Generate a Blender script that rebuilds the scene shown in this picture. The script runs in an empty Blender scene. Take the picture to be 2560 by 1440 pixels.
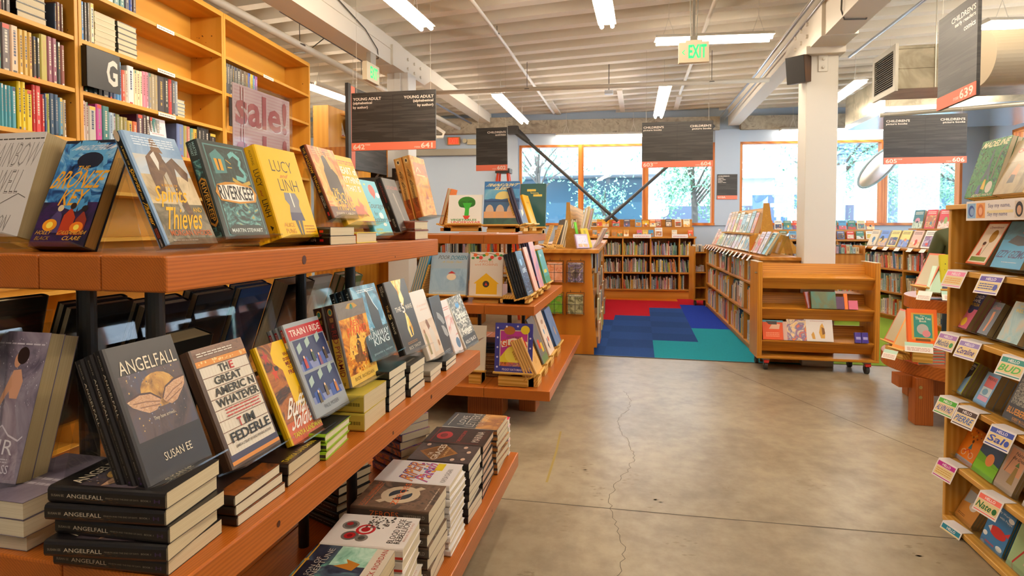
import bpy, math, random
from mathutils import Matrix, Vector
S = bpy.context.scene
COL = S.collection
R = math.radians
rnd = random.Random(7)
# ---------------- camera, world, sun, exposure ----------------
F = 1450.0
YAW = math.atan(320 / F)
PIT = math.atan(44 / F)
cam = bpy.data.cameras.new('camera')
cam.sensor_width = 36.0
cam.lens = 36.0 * F / 2560
cam.shift_y = -110 / 2560
cam.clip_start = 0.02
cam.clip_end = 200
cam.dof.use_dof = True
cam.dof.focus_distance = 1.55
cam.dof.aperture_fstop = 13.0
co = bpy.data.objects.new('camera', cam)
COL.objects.link(co)
co.location = (0, 0, 1.4)
co.rotation_euler = (R(90) - PIT, 0, YAW)
S.camera = co
S.view_settings.view_transform = 'Standard'
S.view_settings.look = 'None'
S.view_settings.gamma = 1
S.view_settings.use_curve_mapping = False
S.view_settings.exposure = 0.55
S.cycles.use_denoising = True
S.cycles.max_bounces = 7
S.cycles.diffuse_bounces = 4
S.cycles.glossy_bounces = 3
S.cycles.transmission_bounces = 4
S.cycles.transparent_max_bounces = 14
S.cycles.sample_clamp_indirect = 4.0
S.cycles.caustics_reflective = False
S.cycles.caustics_refractive = False
W = bpy.data.worlds.new('world')
S.world = W
W.use_nodes = True
wb = W.node_tree.nodes['Background']
wb.inputs[0].default_value = (0.78, 0.89, 1.0, 1)
wb.inputs[1].default_value = 7.5
sl = bpy.data.lights.new('sun', 'SUN')
sl.energy = 6.0
sl.angle = R(1)
sl.color = (1, .96, .9)
so = bpy.data.objects.new('sun', sl)
COL.objects.link(so)
so.rotation_euler = (R(48), R(0), R(-25))

# ---------------- materials ----------------
def lin(h):
    if not isinstance(h, str):
        return tuple(h) + (1,)
    h = h.lstrip('#')
    if len(h) == 3:
        h = ''.join(c * 2 for c in h)
    o = []
    for i in (0, 2, 4):
        c = int(h[i:i + 2], 16) / 255
        o.append(c / 12.92 if c <= .04045 else ((c + .055) / 1.055) ** 2.4)
    return tuple(o) + (1,)
MATS = {}
def _new(name):
    m = bpy.data.materials.new(name)
    m.use_nodes = True
    nt = m.node_tree
    return m, nt, nt.nodes['Principled BSDF']
def mat(c, rough=.5, metal=0, spec=.5, coat=0):
    k = ('p', c, rough, metal, spec, coat)
    if k not in MATS:
        m, nt, b = _new('paint_' + str(c))
        b.inputs['Base Color'].default_value = lin(c)
        b.inputs['Roughness'].default_value = rough
        b.inputs['Metallic'].default_value = metal
        b.inputs['Specular IOR Level'].default_value = spec
        b.inputs['Coat Weight'].default_value = coat
        MATS[k] = m
    return MATS[k]
def emit(c, s):
    k = ('e', c, s)
    if k not in MATS:
        m, nt, b = _new('glow')
        b.inputs['Base Color'].default_value = lin(c)
        b.inputs['Emission Color'].default_value = lin(c)
        b.inputs['Emission Strength'].default_value = s
        MATS[k] = m
    return MATS[k]
def ramp(nt, fac, cols, interp='LINEAR'):
    r = nt.nodes.new('ShaderNodeValToRGB')
    r.color_ramp.interpolation = interp
    e = r.color_ramp.elements
    n = len(cols)
    for i, c in enumerate(cols):
        p = i / max(1, n - 1)
        if isinstance(c, tuple) and isinstance(c[0], str):
            c, p = c
        el = e[i] if i < 2 else e.new(p)
        el.position = p
        el.color = lin(c)
    nt.links.new(fac, r.inputs[0])
    return r.outputs[0]
def coords(nt, scale=(1, 1, 1), loc=(0, 0, 0), rot=(0, 0, 0)):
    t = nt.nodes.new('ShaderNodeTexCoord')
    mp = nt.nodes.new('ShaderNodeMapping')
    mp.inputs['Scale'].default_value = scale
    mp.inputs['Location'].default_value = loc
    mp.inputs['Rotation'].default_value = rot
    nt.links.new(t.outputs['Object'], mp.inputs[0])
    return mp.outputs[0]
def noise(nt, vec, scale, detail=4, rough=.55, dist=0):
    n = nt.nodes.new('ShaderNodeTexNoise')
    n.inputs['Scale'].default_value = scale
    n.inputs['Detail'].default_value = detail
    n.inputs['Roughness'].default_value = rough
    n.inputs['Distortion'].default_value = dist
    nt.links.new(vec, n.inputs['Vector'])
    return n.outputs['Fac']
def art(cols, scale=30, stretch=(1, 1, 1), rough=.3, dist=1.0, detail=4, seed=0):
    """printed picture: soft blotches of the given colours"""
    k = ('a', tuple(cols), scale, stretch, rough, dist, detail, seed)
    if k not in MATS:
        m, nt, b = _new('printed_art')
        f = noise(nt, coords(nt, stretch, (seed, seed * 2, 0)), scale, detail, .6, dist)
        n = len(cols)
        cc = [(c, .3 + .42 * i / max(1, n - 1)) for i, c in enumerate(cols)]
        nt.links.new(ramp(nt, f, cc), b.inputs['Base Color'])
        b.inputs['Roughness'].default_value = rough
        MATS[k] = m
    return MATS[k]
def wood(c1, c2, c3, axis='Y', rings=60, rough=.35, seed=0, knots=True):
    k = ('w', c1, c2, c3, axis, rings, rough, seed)
    if k in MATS:
        return MATS[k]
    m, nt, b = _new('wood')
    st = {'X': (.06, 1, 1), 'Y': (1, .06, 1), 'Z': (1, 1, .06)}[axis]
    v = coords(nt, st, (seed * 1.7 + .2, seed * .9, seed * .6 + .13))
    w = nt.nodes.new('ShaderNodeTexWave')
    w.wave_type = 'RINGS'
    w.rings_direction = axis
    w.inputs['Scale'].default_value = rings * .314
    w.inputs['Distortion'].default_value = 4.0
    w.inputs['Detail'].default_value = 2.5
    w.inputs['Detail Scale'].default_value = 1.6
    nt.links.new(v, w.inputs['Vector'])
    n2 = noise(nt, coords(nt, tuple(q * 3 for q in st)), 5, 5, .6)
    mx = nt.nodes.new('ShaderNodeMix')
    mx.inputs[0].default_value = .5
    nt.links.new(w.outputs['Fac'], mx.inputs[2])
    nt.links.new(n2, mx.inputs[3])
    col = ramp(nt, mx.outputs[0], [(c1, .15), (c2, .5), (c3, .85)])
    nt.links.new(col, b.inputs['Base Color'])
    b.inputs['Roughness'].default_value = rough
    b.inputs['Specular IOR Level'].default_value = .4
    MATS[k] = m
    return m
def pages_mat(c='d8c9a8', d='b9a680'):
    k = ('pg', c, d)
    if k not in MATS:
        m, nt, b = _new('paper_edges')
        f = noise(nt, coords(nt, (2, 900, 2)), 1, 2, .6)
        nt.links.new(ramp(nt, f, [(d, .25), (c, .6)]), b.inputs['Base Color'])
        b.inputs['Roughness'].default_value = .85
        MATS[k] = m
    return MATS[k]
def clear_mat():
    if 'clear' not in MATS:
        m = bpy.data.materials.new('clear_acrylic')
        m.use_nodes = True
        nt = m.node_tree
        nt.nodes.remove(nt.nodes['Principled BSDF'])
        tr = nt.nodes.new('ShaderNodeBsdfTransparent')
        tr.inputs[0].default_value = (.93, .95, .95, 1)
        gl = nt.nodes.new('ShaderNodeBsdfGlossy')
        gl.inputs['Roughness'].default_value = .04
        lw = nt.nodes.new('ShaderNodeLayerWeight')
        lw.inputs[0].default_value = .5
        pw = nt.nodes.new('ShaderNodeMath')
        pw.operation = 'POWER'
        pw.inputs[1].default_value = 4
        nt.links.new(lw.outputs['Facing'], pw.inputs[0])
        fr = nt.nodes.new('ShaderNodeMath')
        fr.operation = 'MULTIPLY_ADD'
        fr.inputs[1].default_value = .75
        fr.inputs[2].default_value = .05
        nt.links.new(pw.outputs[0], fr.inputs[0])
        ms = nt.nodes.new('ShaderNodeMixShader')
        nt.links.new(fr.outputs[0], ms.inputs[0])
        nt.links.new(tr.outputs[0], ms.inputs[1])
        nt.links.new(gl.outputs[0], ms.inputs[2])
        nt.links.new(ms.outputs[0], nt.nodes['Material Output'].inputs[0])
        MATS['clear'] = m
    return MATS['clear']

# ---------------- mesh builder ----------------
class MB:
    def __init__(s):
        s.v, s.f, s.m, s.mats, s.M = [], [], [], [], None
    def mi(s, m):
        if m not in s.mats:
            s.mats.append(m)
        return s.mats.index(m)
    def add(s, vs, fs, m):
        b = len(s.v)
        if s.M is not None:
            vs = [s.M @ Vector(p) for p in vs]
        s.v += [tuple(p) for p in vs]
        i = s.mi(m)
        for f in fs:
            s.f.append([b + q for q in f])
            s.m.append(i)
        return s
    def box(s, a, b, m):
        x0, y0, z0 = a
        x1, y1, z1 = b
        vs = [(x0, y0, z0), (x1, y0, z0), (x1, y1, z0), (x0, y1, z0), (x0, y0, z1), (x1, y0, z1), (x1, y1, z1), (x0, y1, z1)]
        return s.add(vs, [(0, 3, 2, 1), (4, 5, 6, 7), (0, 1, 5, 4), (1, 2, 6, 5), (2, 3, 7, 6), (3, 0, 4, 7)], m)
    def poly(s, pts, m):
        return s.add(pts, [tuple(range(len(pts)))], m)
    def prism(s, pts, vec, m):
        n = len(pts)
        q = [tuple(p[i] + vec[i] for i in range(3)) for p in pts]
        fs = [tuple(range(n))[::-1], tuple(range(n, 2 * n))]
        fs += [(i, (i + 1) % n, n + (i + 1) % n, n + i) for i in range(n)]
        return s.add(list(pts) + q, fs, m)
    def tube(s, path, r, m, n=8, cap=True):
        path = [Vector(p) for p in path]
        rings = []
        for i, p in enumerate(path):
            d = (path[min(i + 1, len(path) - 1)] - path[max(i - 1, 0)]).normalized()
            a = d.orthogonal().normalized() if i == 0 else (pa - d * pa.dot(d)).normalized()
            pa = a
            b2 = d.cross(a)
            rr = r[i] if isinstance(r, (list, tuple)) else r
            rings.append([p + (a * math.cos(6.2832 * j / n) + b2 * math.sin(6.2832 * j / n)) * rr for j in range(n)])
        vs = [q for rg in rings for q in rg]
        fs = []
        for i in range(len(path) - 1):
            for j in range(n):
                k = (j + 1) % n
                fs.append((i * n + j, i * n + k, (i + 1) * n + k, (i + 1) * n + j))
        if cap:
            fs.append(tuple(range(n))[::-1])
            fs.append(tuple((len(path) - 1) * n + j for j in range(n)))
        return s.add(vs, fs, m)
    def disc(s, c, r, h, m, n=24, axis=2, squash=1):
        a1, a2 = [(1, 2), (0, 2), (0, 1)][axis]
        lo = []
        for j in range(n):
            p = list(c)
            p[a1] += r * math.cos(6.2832 * j / n)
            p[a2] += r * squash * math.sin(6.2832 * j / n)
            lo.append(tuple(p))
        v = [0, 0, 0]
        v[axis] = h
        return s.prism(lo, v, m)
    def build(s, name, parent=None, bevel=0, smooth=False, seg=1):
        me = bpy.data.meshes.new(name)
        me.from_pydata(s.v, [], s.f)
        for m in s.mats:
            me.materials.append(m)
        me.polygons.foreach_set('material_index', s.m)
        if smooth:
            me.polygons.foreach_set('use_smooth', [True] * len(s.f))
        me.update()
        o = bpy.data.objects.new(name, me)
        COL.objects.link(o)
        if parent:
            o.parent = parent
        if bevel:
            b = o.modifiers.new('bevel', 'BEVEL')
            b.width = bevel
            b.segments = seg
            b.limit_method = 'ANGLE'
        return o
def tag(o, label=None, cat=None, group=None, kind=None):
    for k, v in (('label', label), ('category', cat), ('group', group), ('kind', kind)):
        if v:
            o[k] = v
    return o
def empty(name, loc=(0, 0, 0), rz=0, label=None, cat=None, group=None):
    o = bpy.data.objects.new(name, None)
    o.empty_display_size = .05
    COL.objects.link(o)
    o.location = loc
    o.rotation_euler = (0, 0, R(rz))
    return tag(o, label, cat, group)
def struct(o):
    o['kind'] = 'structure'
    return o
def clone(o, parent=None):
    c = o.copy()
    COL.objects.link(c)
    if parent:
        c.parent = parent
    for ch in o.children:
        clone(ch, c)
    return c

# ---------------- lettering ----------------
TXT = {}
def text_geo(s, bold):
    k = (s, bold)
    if k not in TXT:
        cu = bpy.data.curves.new('lettering', 'FONT')
        cu.body = s
        cu.resolution_u = 2
        cu.offset = bold
        ob = bpy.data.objects.new('lettering', cu)
        me = bpy.data.meshes.new_from_object(ob)
        vs = [(v.co.x, v.co.y) for v in me.vertices]
        fs = [tuple(p.vertices) for p in me.polygons]
        bpy.data.objects.remove(ob)
        bpy.data.meshes.remove(me)
        bpy.data.curves.remove(cu)
        x0, x1 = min(v[0] for v in vs), max(v[0] for v in vs)
        y0, y1 = min(v[1] for v in vs), max(v[1] for v in vs)
        TXT[k] = ([((x - x0) / (x1 - x0 or 1), (y - y0) / (y1 - y0 or 1)) for x, y in vs], fs, (x1 - x0) / (y1 - y0 or 1))
    return TXT[k]
def draw(mb, items, P):
    """lay flat printed shapes; P(u, v, layer) gives the point on the surface"""
    for i, it in enumerate(items):
        k = it[0]
        L = i + 1
        if k == 'r':
            _, a, b, c, d, m = it
            mb.poly([P(a, b, L), P(c, b, L), P(c, d, L), P(a, d, L)], cm(m))
        elif k == 'e':
            _, cx, cy, rx, ry, m = it[:6]
            a0, a1 = it[6:8] if len(it) > 7 else (0, 360)
            n = 18
            mb.poly([P(cx + rx * math.cos(R(a0 + (a1 - a0) * j / n)), cy + ry * math.sin(R(a0 + (a1 - a0) * j / n)), L) for j in range(n + (0 if a1 - a0 == 360 else 1))], cm(m))
        elif k == 'p':
            q = it[1]
            mb.poly([P(q[j], q[j + 1], L) for j in range(0, len(q), 2)], cm(it[2]))
        elif k == 'k':                       # small speckles
            _, a, b, c, d, n, r, m, sd = it
            g = random.Random(sd)
            for j in range(n):
                x, y, rr = g.uniform(a, c), g.uniform(b, d), r * g.uniform(.5, 1.4)
                mb.poly([P(x + rr * math.cos(t * 1.2566 + j), y + rr * .7 * math.sin(t * 1.2566 + j), L) for t in range(5)], cm(m if isinstance(m, str) or not isinstance(m, list) else g.choice(m)))
        elif k == 'b':                       # lines of unreadable small print
            _, a, b, c, d, n, m = it
            for j in range(n):
                y0 = b + (d - b) * (j + .2) / n
                y1 = b + (d - b) * (j + .62) / n
                x = a
                g = random.Random(j + int(a * 97) + int(b * 131))
                while x < c - .01:
                    w = min(c - x, (c - a) * g.uniform(.07, .2))
                    mb.poly([P(x, y0, L), P(x + w * .85, y0, L), P(x + w * .85, y1, L), P(x, y1, L)], cm(m))
                    x += w
        elif k == 'l':                       # a ribbon along points
            q, wd = it[1], it[2]
            for j in range(0, len(q) - 2, 2):
                ax, ay, bx, by = q[j:j + 4]
                ln = math.hypot(bx - ax, by - ay) or 1
                nx, ny = -(by - ay) / ln * wd / 2, (bx - ax) / ln * wd / 2
                mb.poly([P(ax + nx, ay + ny, L), P(ax - nx, ay - ny, L), P(bx - nx, by - ny, L), P(bx + nx, by + ny, L)], cm(it[3]))
        elif k == 't':
            _, s, a, b, c, d, m = it[:7]
            sh = it[7] if len(it) > 7 else 0
            bold = it[8] if len(it) > 8 else .012
            wv = it[9] if len(it) > 9 else 0
            vs, fs, _r = text_geo(s, bold)
            mb.add([P(a + (c - a) * (x + sh * (y - .5)), b + (d - b) * (y + wv * 4 * (x - .5) ** 2), L) for x, y in vs], fs, cm(m))
def cm(m):
    return mat(m, .32) if isinstance(m, str) else m
# ---------------- room shell ----------------
WA = R(5.7)
WM = Matrix.Translation((0, 11.9, 0)) @ Matrix.Rotation(WA, 4, 'Z')     # the window wall's own frame
def concrete_mat():
    m, nt, b = _new('polished_concrete')
    v = coords(nt)
    n1 = noise(nt, v, 1.3, 6, .6, .6)
    n2 = noise(nt, v, 9, 6, .65)
    mx = nt.nodes.new('ShaderNodeMix'); mx.inputs[0].default_value = .42
    nt.links.new(n1, mx.inputs[2]); nt.links.new(n2, mx.inputs[3])
    nt.links.new(ramp(nt, mx.outputs[0], [('6b5e49', .28), ('8d7e67', .46), ('9d8f76', .56), ('ab9e86', .72)]), b.inputs['Base Color'])
    n3 = noise(nt, v, 2.2, 5, .6)
    mr = nt.nodes.new('ShaderNodeMapRange')
    mr.inputs['To Min'].default_value = .285; mr.inputs['To Max'].default_value = .36
    nt.links.new(n3, mr.inputs[0]); nt.links.new(mr.outputs[0], b.inputs['Roughness'])
    b.inputs['Specular IOR Level'].default_value = .5
    return m
CONC = concrete_mat()
CRACK = mat('4a4030', .6)
m = MB(); m.box((-9, -4.5, -.12), (9, 13.6, 0), CONC)
def strip(pts, w, c, z):
    for (ax, ay), (bx, by) in zip(pts, pts[1:]):
        ln = math.hypot(bx - ax, by - ay); nx, ny = -(by - ay) / ln * w / 2, (bx - ax) / ln * w / 2
        m.poly([(ax + nx, ay + ny, z), (ax - nx, ay - ny, z), (bx - nx, by - ny, z), (bx + nx, by + ny, z)], c)
strip([(-3, 2.80), (-.6, 2.864), (.4, 2.89), (1.36, 2.928), (4, 3.0)], .007, CRACK, .0006)
strip([(.8, 6.02), (.873, 5.865), (1.797, 3.886), (2.6, 2.2)], .006, CRACK, .0006)
rnd.seed(11)
ck = []
for t in range(95):
    y = 4.98 - t * .0305
    ck.append((-.13 + .05 * math.sin(t * .17) + rnd.uniform(-.013, .013) + .05 * math.sin(min(1, t / 94) * 3.14), y))
strip(ck, .0026, CRACK, .0009)
for (cx, cy) in ((-.31, 3.3), (-.20, 3.02), (-.05, 3.28), (.12, 3.05), (-.36, 2.72), (.45, 3.2), (-.55, 3.45), (.9, 3.4), (.2, 2.6), (1.2, 2.75), (-.45, 2.2), (.6, 2.15)):
    for k in range(9):
        x, y, w = cx + rnd.gauss(0, .03), cy + rnd.gauss(0, .05), rnd.uniform(.008, .02)
        m.poly([(x - w, y, .0007), (x, y - .006, .0007), (x + w, y + .004, .0007), (x, y + .009, .0007)], mat('84755c', .35))
strip([(-.52, 3.9), (-.50, 3.55), (-.49, 3.1)], .013, mat('9c8640', .4), .0008)
for i in range(0):
    x, y = rnd.uniform(-.7, 2), rnd.uniform(2.2, 5)
    m.add([(x + rnd.uniform(.004, .014) * math.cos(a), y + rnd.uniform(.004, .01) * math.sin(a), .0008) for a in (0, 1, 2, 3, 4, 5)], [(0, 1, 2, 3, 4, 5)], mat('6b5d47', .4))
struct(m.build('floor'))
# carpet tiles
def carpet(c, c2):
    k = ('carpet', c)
    if k not in MATS:
        mm, nt, b = _new('carpet')
        f = noise(nt, coords(nt), 260, 2, .7)
        nt.links.new(ramp(nt, f, [(c2, .35), (c, .65)]), b.inputs['Base Color'])
        b.inputs['Roughness'].default_value = .95
        b.inputs['Specular IOR Level'].default_value = .1
        MATS[k] = mm
    return MATS[k]
BL1, BL2, BL3 = carpet('2c4f90', '1d386e'), carpet('284884', '1a3266'), carpet('2440aa', '182c82')
TE1, TE2 = carpet('2496a8', '187688'), carpet('129cc0', '0a80a4')
RED, ORG, GRN, AZ = carpet('c01a2c', '90121f'), carpet('d9761a', 'b35c12'), carpet('86a03a', '6c862c'), carpet('2f86b8', '22709c')
m = MB()
x0, y0, ts = -.375, 6.31, .535
for j in range(12):
    for i in range(-3, 9):
        xa, ya = x0 + i * ts, y0 + j * .488
        if i < -2 or xa > 1.45:
            continue
        cx, cy = xa + ts / 2, ya + .244
        mm = (BL1, BL2)[(i + j) % 2]
        if i == 2 or i == 3: mm = BL3
        if j < 2 and i >= 1: mm = TE1 if i < 3 else TE2
        elif j < 4 and i >= 2: mm = TE1 if i < 3 else TE2
        elif (j >= 6 and i <= -1) or (j >= 6 and i <= 0 and j >= 6) or (j >= 8 and i <= 1) or (j >= 9): mm = RED
        if j >= 10 and i <= 1: mm = ORG
        if j == 5 and i < 0: mm = RED
        m.poly([(xa, ya, .005), (xa + ts, ya, .005), (xa + ts, ya + .488, .005), (xa, ya + .488, .005)], mm)
m.box((-1.5, 6.295, .0), (1.36, 6.31, .006), mat('3a3530', .5))
tag(m.build('carpet'), 'blue, teal and red carpet tiles laid down the aisle to the window wall', 'carpet')
m = MB()
m.poly([(1.9, 6.42, .004), (5.5, 6.55, .004), (5.5, 11.9, .004), (1.9, 11.6, .004)], GRN)
m.poly([(1.9, 7.6, .006), (2.6, 7.2, .006), (1.9, 9.4, .006)], AZ)
m.poly([(2.62, 8.2, .006), (3.0, 8.9, .006), (2.7, 8.95, .006)], carpet('9a8462', '82704f'))
tag(m.build('carpet'), 'green carpet with a blue wedge behind the empty book cart', 'carpet')
# ceiling: deck and painted joists
CEIL = mat('efe7d8', .7)
DECK = mat('d9ccb2', .8)
m = MB(); m.box((-9.2, -4.7, 3.93), (9.2, 14.5, 4.05), DECK)
ceiling = struct(m.build('ceiling'))
JA = R(-6)
for k in range(44):
    yc = -4.0 + k * .408
    m = MB(); m.M = Matrix.Translation((0, yc, 0)) @ Matrix.Rotation(JA, 4, 'Z')
    x1 = 8.9 if yc < 12.4 else 8.9
    m.box((-9.0, -.062, 3.685), (8.9, .062, 3.93), CEIL)
    m.build('joist', ceiling)
for bx in (-1.62, -.35, .66, 2.9, 4.2):
    m = MB(); m.box((bx - .045, 9.9 if bx in (-.35, 2.9, 4.2) else 10.6, 3.66), (bx + .045, 11.75, 3.70), CEIL); m.build('blocking', ceiling)
WHT = mat('ddd5c6', .6)
def girder(x0, x1, zn, zf, ysp, ye, yb):
    m = MB()
    m.box((x0, -4.4, zn), (x1, ysp, 3.69), WHT)
    m.box((x0 - .01, -4.4, zn + (3.69 - zn) * .55), (x1 + .01, ysp, zn + (3.69 - zn) * .57), WHT)
    m.box((x0 + .02, ysp, zf), (x1 - .02, ye, 3.69), WHT)
    # haunch and saddle over the column
    m.prism([(x0 - .03, ysp - .35, zn - .006), (x0 - .03, ysp + .7, zn - .006), (x0 - .03, ysp + 1.0, zf), (x0 - .03, ysp + 1.0, zf + .1), (x0 - .03, ysp - .35, zf + .1)], (x1 - x0 + .06, 0, 0), WHT)
    for i in range(3):
        for zz in (zf + .04, zf - .08):
            m.tube([(x1 + .03, ysp + .1 + i * .22, zz), (x1 + .05, ysp + .1 + i * .22, zz)], .02, WHT, 8)
            m.tube([(x0 - .03, ysp + .1 + i * .22, zz), (x0 - .05, ysp + .1 + i * .22, zz)], .02, WHT, 8)
    o = m.build('ceiling_beam'); o['kind'] = 'structure'
girder(-3.22, -2.96, 3.36, 3.50, 6.95, 11.55, 0)
girder(1.64, 1.89, 3.15, 3.36, 6.2, 12.0, 0)
m = MB(); COLM = mat('d8d4cc', .55)
m.box((-3.18, 6.97, 0), (-2.89, 7.24, 3.36), COLM); m.box((-3.08, 6.955, 2.95), (-2.99, 6.97, 3.36), COLM)
struct(m.build('column', bevel=.006))
m = MB(); COLR = mat('d4cfc4', .55)
m.box((1.597, 6.28, 0), (1.888, 6.57, 3.1), COLR); m.box((1.57, 6.2, 3.08), (1.93, 6.66, 3.16), WHT)
m.box((1.70, 6.268, 2.92), (1.79, 6.28, 3.1), COLR)
for zz in (2.96, 3.04): m.tube([(1.745, 6.268, zz), (1.745, 6.25, zz)], .014, COLR, 8)
struct(m.build('column', bevel=.006))
# window wall
BLUEW = mat('b3c0cf', .65)
RUFF = art(['8a8070', 'a89c88', 'b9ad98', '6f6454'], 6, (1, 1, 1), .9, 1, 6, 3)
TRIMW = wood('a8551a', 'c9722a', 'd98a3c', 'Z', 40, .4, 1)
TRIMX = wood('a8551a', 'c9722a', 'd98a3c', 'X', 40, .4, 1)
def wallobj(name, boxes, mt, bevel=0):
    m = MB(); m.M = WM
    for a, b in boxes: m.box(a, b, mt)
    return struct(m.build(name, bevel=bevel))
wallobj('wall_back', [((-9.5, 0, 0), (-2.43, .2, 3.3)), ((-2.43, 0, 0), (6.6, .2, 1.42)), ((-2.43, 0, 3.05), (6.6, .2, 3.3)), ((-9.5, .05, 3.3), (6.6, .2, 4.0)), ((1.43, -.03, 1.42), (1.905, .2, 3.3)), ((5.92, 0, 1.42), (6.6, .2, 3.05)), ((-2.9, -.12, 0), (-2.45, 0, 3.26))], BLUEW)
wallobj('trim_1', [((-9.5, -.16, 3.29), (-2.5, .06, 3.6)), ((-2.5, -.1, 3.28), (1.5, .06, 3.54)), ((1.9, -.1, 3.28), (6.6, .06, 3.54))], RUFF)
wallobj('trim_2', [((-7.5, -.12, 2.86), (-2.95, 0, 2.99))], mat('9c9484', .6))
def glass_mat():
    mm = bpy.data.materials.new('window_glass'); mm.use_nodes = True
    nt = mm.node_tree; nt.nodes.remove(nt.nodes['Principled BSDF'])
    tr = nt.nodes.new('ShaderNodeBsdfTransparent'); tr.inputs[0].default_value = (.92, .96, 1, 1)
    gl = nt.nodes.new('ShaderNodeBsdfGlossy'); gl.inputs['Roughness'].default_value = .02
    ms = nt.nodes.new('ShaderNodeMixShader'); ms.inputs[0].default_value = .09
    nt.links.new(tr.outputs[0], ms.inputs[1]); nt.links.new(gl.outputs[0], ms.inputs[2]); nt.links.new(ms.outputs[0], nt.nodes['Material Output'].inputs[0])
    return mm
GLASS = glass_mat()
def window(name, s0, s1, z0, z1, mull, M=WM):
    m = MB(); m.M = M
    fr = .05
    m.box((s0, -.02, z0), (s0 + fr, .12, z1), TRIMW); m.box((s1 - fr, -.02, z0), (s1, .12, z1), TRIMW)
    m.box((s0, -.02, z1 - fr * .9), (s1, .12, z1), TRIMX); m.box((s0, -.05, z0), (s1, .12, z0 + fr), TRIMX)
    for q in mull: m.box((q - .055, -.03, z0), (q + .055, .12, z1), TRIMW)
    w = struct(m.build(name))
    e = [s0] + mull + [s1]
    for a, b in zip(e, e[1:]):
        m = MB(); m.M = M; m.box((a + .05, .05, z0 + .05), (b - .05, .056, z1 - .045), GLASS); m.build('pane', w)
window('window_1', -2.43, 1.43, 1.42, 3.05, [-1.18, .1])
window('window_2', 1.905, 5.92, 1.42, 3.05, [3.2, 4.55])
# side and rear walls
RW = Matrix.Translation((6.35, 12.5, 0)) @ Matrix.Rotation(R(-97), 4, 'Z')
m = MB(); m.M = RW
for a, b in (((-.5, 0, 0), (18, .2, 1.2)), ((-.5, 0, 3.05), (18, .2, 4)), ((-.5, 0, 1.2), (.9, .2, 3.05)), ((5.2, 0, 1.2), (6, .2, 3.05)), ((10.3, 0, 1.2), (18, .2, 3.05))): m.box(a, b, BLUEW)
struct(m.build('wall_right'))
window('window_3', .9, 5.2, 1.2, 3.05, [2.3, 3.75], RW)
window('window_4', 6, 10.3, 1.2, 3.05, [7.4, 8.85], RW)
m = MB(); m.box((-9.2, -4.6, 0), (-9.0, 14, 4.0), BLUEW); struct(m.build('wall_left'))
m = MB(); m.box((-9.2, -4.7, 0), (9.2, -4.5, 4.0), BLUEW); struct(m.build('wall_front'))
# ---------------- lamps ----------------
TUBE = emit((1.0, .865, .69), 41)
HOUS = mat('d8d2c6', .5)
def fixture(label, p0, p1, cords=True, two=True, units=1, group='fluorescent strip lights'):
    p0, p1 = Vector(p0), Vector(p1)
    d = p1 - p0
    ln = d.length
    e = empty('ceiling_light', label=label, cat='light', group=group)
    mid = (p0 + p1) / 2
    e.matrix_world = Matrix.Translation(mid) @ Matrix.Rotation(math.atan2(d.y, d.x), 4, 'Z')
    m = MB(); m.prism([(-ln / 2, -.085, .035), (-ln / 2, .085, .035), (-ln / 2, .045, .075), (-ln / 2, -.045, .075)], (ln, 0, 0), HOUS)
    m.build('housing', e)
    for u in range(units):
        a = -ln / 2 + ln * u / units + .02; b = -ln / 2 + ln * (u + 1) / units - .02
        for yy in ((-.05, .05) if two else (0,)):
            m = MB(); m.tube([(a, yy, .012), (b, yy, .012)], .019, TUBE, 10); m.build('tube', e)
    if cords:
        for q in (-.38, .38):
            m = MB(); x = q * ln; h = 3.93 - mid.z
            m.tube([(x - .06, 0, .07), (x, 0, .07 + min(.18, h * .5)), (x, 0, h)], .003, HOUS, 5); m.tube([(x + .06, 0, .07), (x, 0, .07 + min(.18, h * .5))], .003, HOUS, 5)
            m.build('hanger', e)
FZ = 3.27
fixture('long fluorescent strip running off the top edge beside the painted beam', (-2.06, 3.0, FZ), (-2.0, 5.3, FZ), units=2)
fixture('fluorescent strip hanging between the two grey signs, pointing at the brace', (-2.03, 8.15, FZ), (-2.07, 10.45, FZ), units=2)
fixture('fluorescent strip hanging above the 603 and 604 sign', (.325, 8.2, FZ), (.295, 10.4, FZ), units=2)
fixture('fluorescent strip hanging crosswise behind the green exit sign', (.135, 6.17, FZ), (1.285, 6.29, FZ))
fixture('fluorescent strip beyond the column by the grille duct', (2.8, 8.4, FZ), (2.87, 10.6, FZ), units=2)
fixture('fluorescent strip hanging past the 639 sign, cut by the frame', (3.13, 6.3, 3.26), (4.4, 6.5, 3.26))
fixture('low strip light along the window wall over the leftmost pane pair', tuple(WM @ Vector((-1.68, -.18, 3.17))), tuple(WM @ Vector((.05, -.18, 3.17))), units=2, two=False)
fixture('low strip light along the window wall beyond the column', tuple(WM @ Vector((2.6, -.18, 3.2))), tuple(WM @ Vector((4.5, -.18, 3.2))), units=2, two=False)
fixture('fluorescent strip over the far bookcases beyond the left beam', (-4.45, 7.2, 3.3), (-4.25, 9.2, 3.3), units=2)
fixture('small strip light glimpsed past the edge of the young adult sign', (-3.98, 9.4, 3.05), (-4.0, 10.6, 3.05), two=False)
for i, (x, y) in enumerate([(-.35, 3.4), (2.2, 3.2), (-4.5, 4.9), (-1.75, -1.9), (.8, -.6), (3.2, .2), (4.9, 5.9), (5.1, 2.4), (-6.8, 4), (-6.8, 7.5)]):  # extra strips added out of view to light the room
    fixture('fluorescent strip light outside the picture', (x, y, 3.30), (x + .03, y + 2.3, 3.30), units=2, group='fluorescent strips outside the picture')
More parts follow.
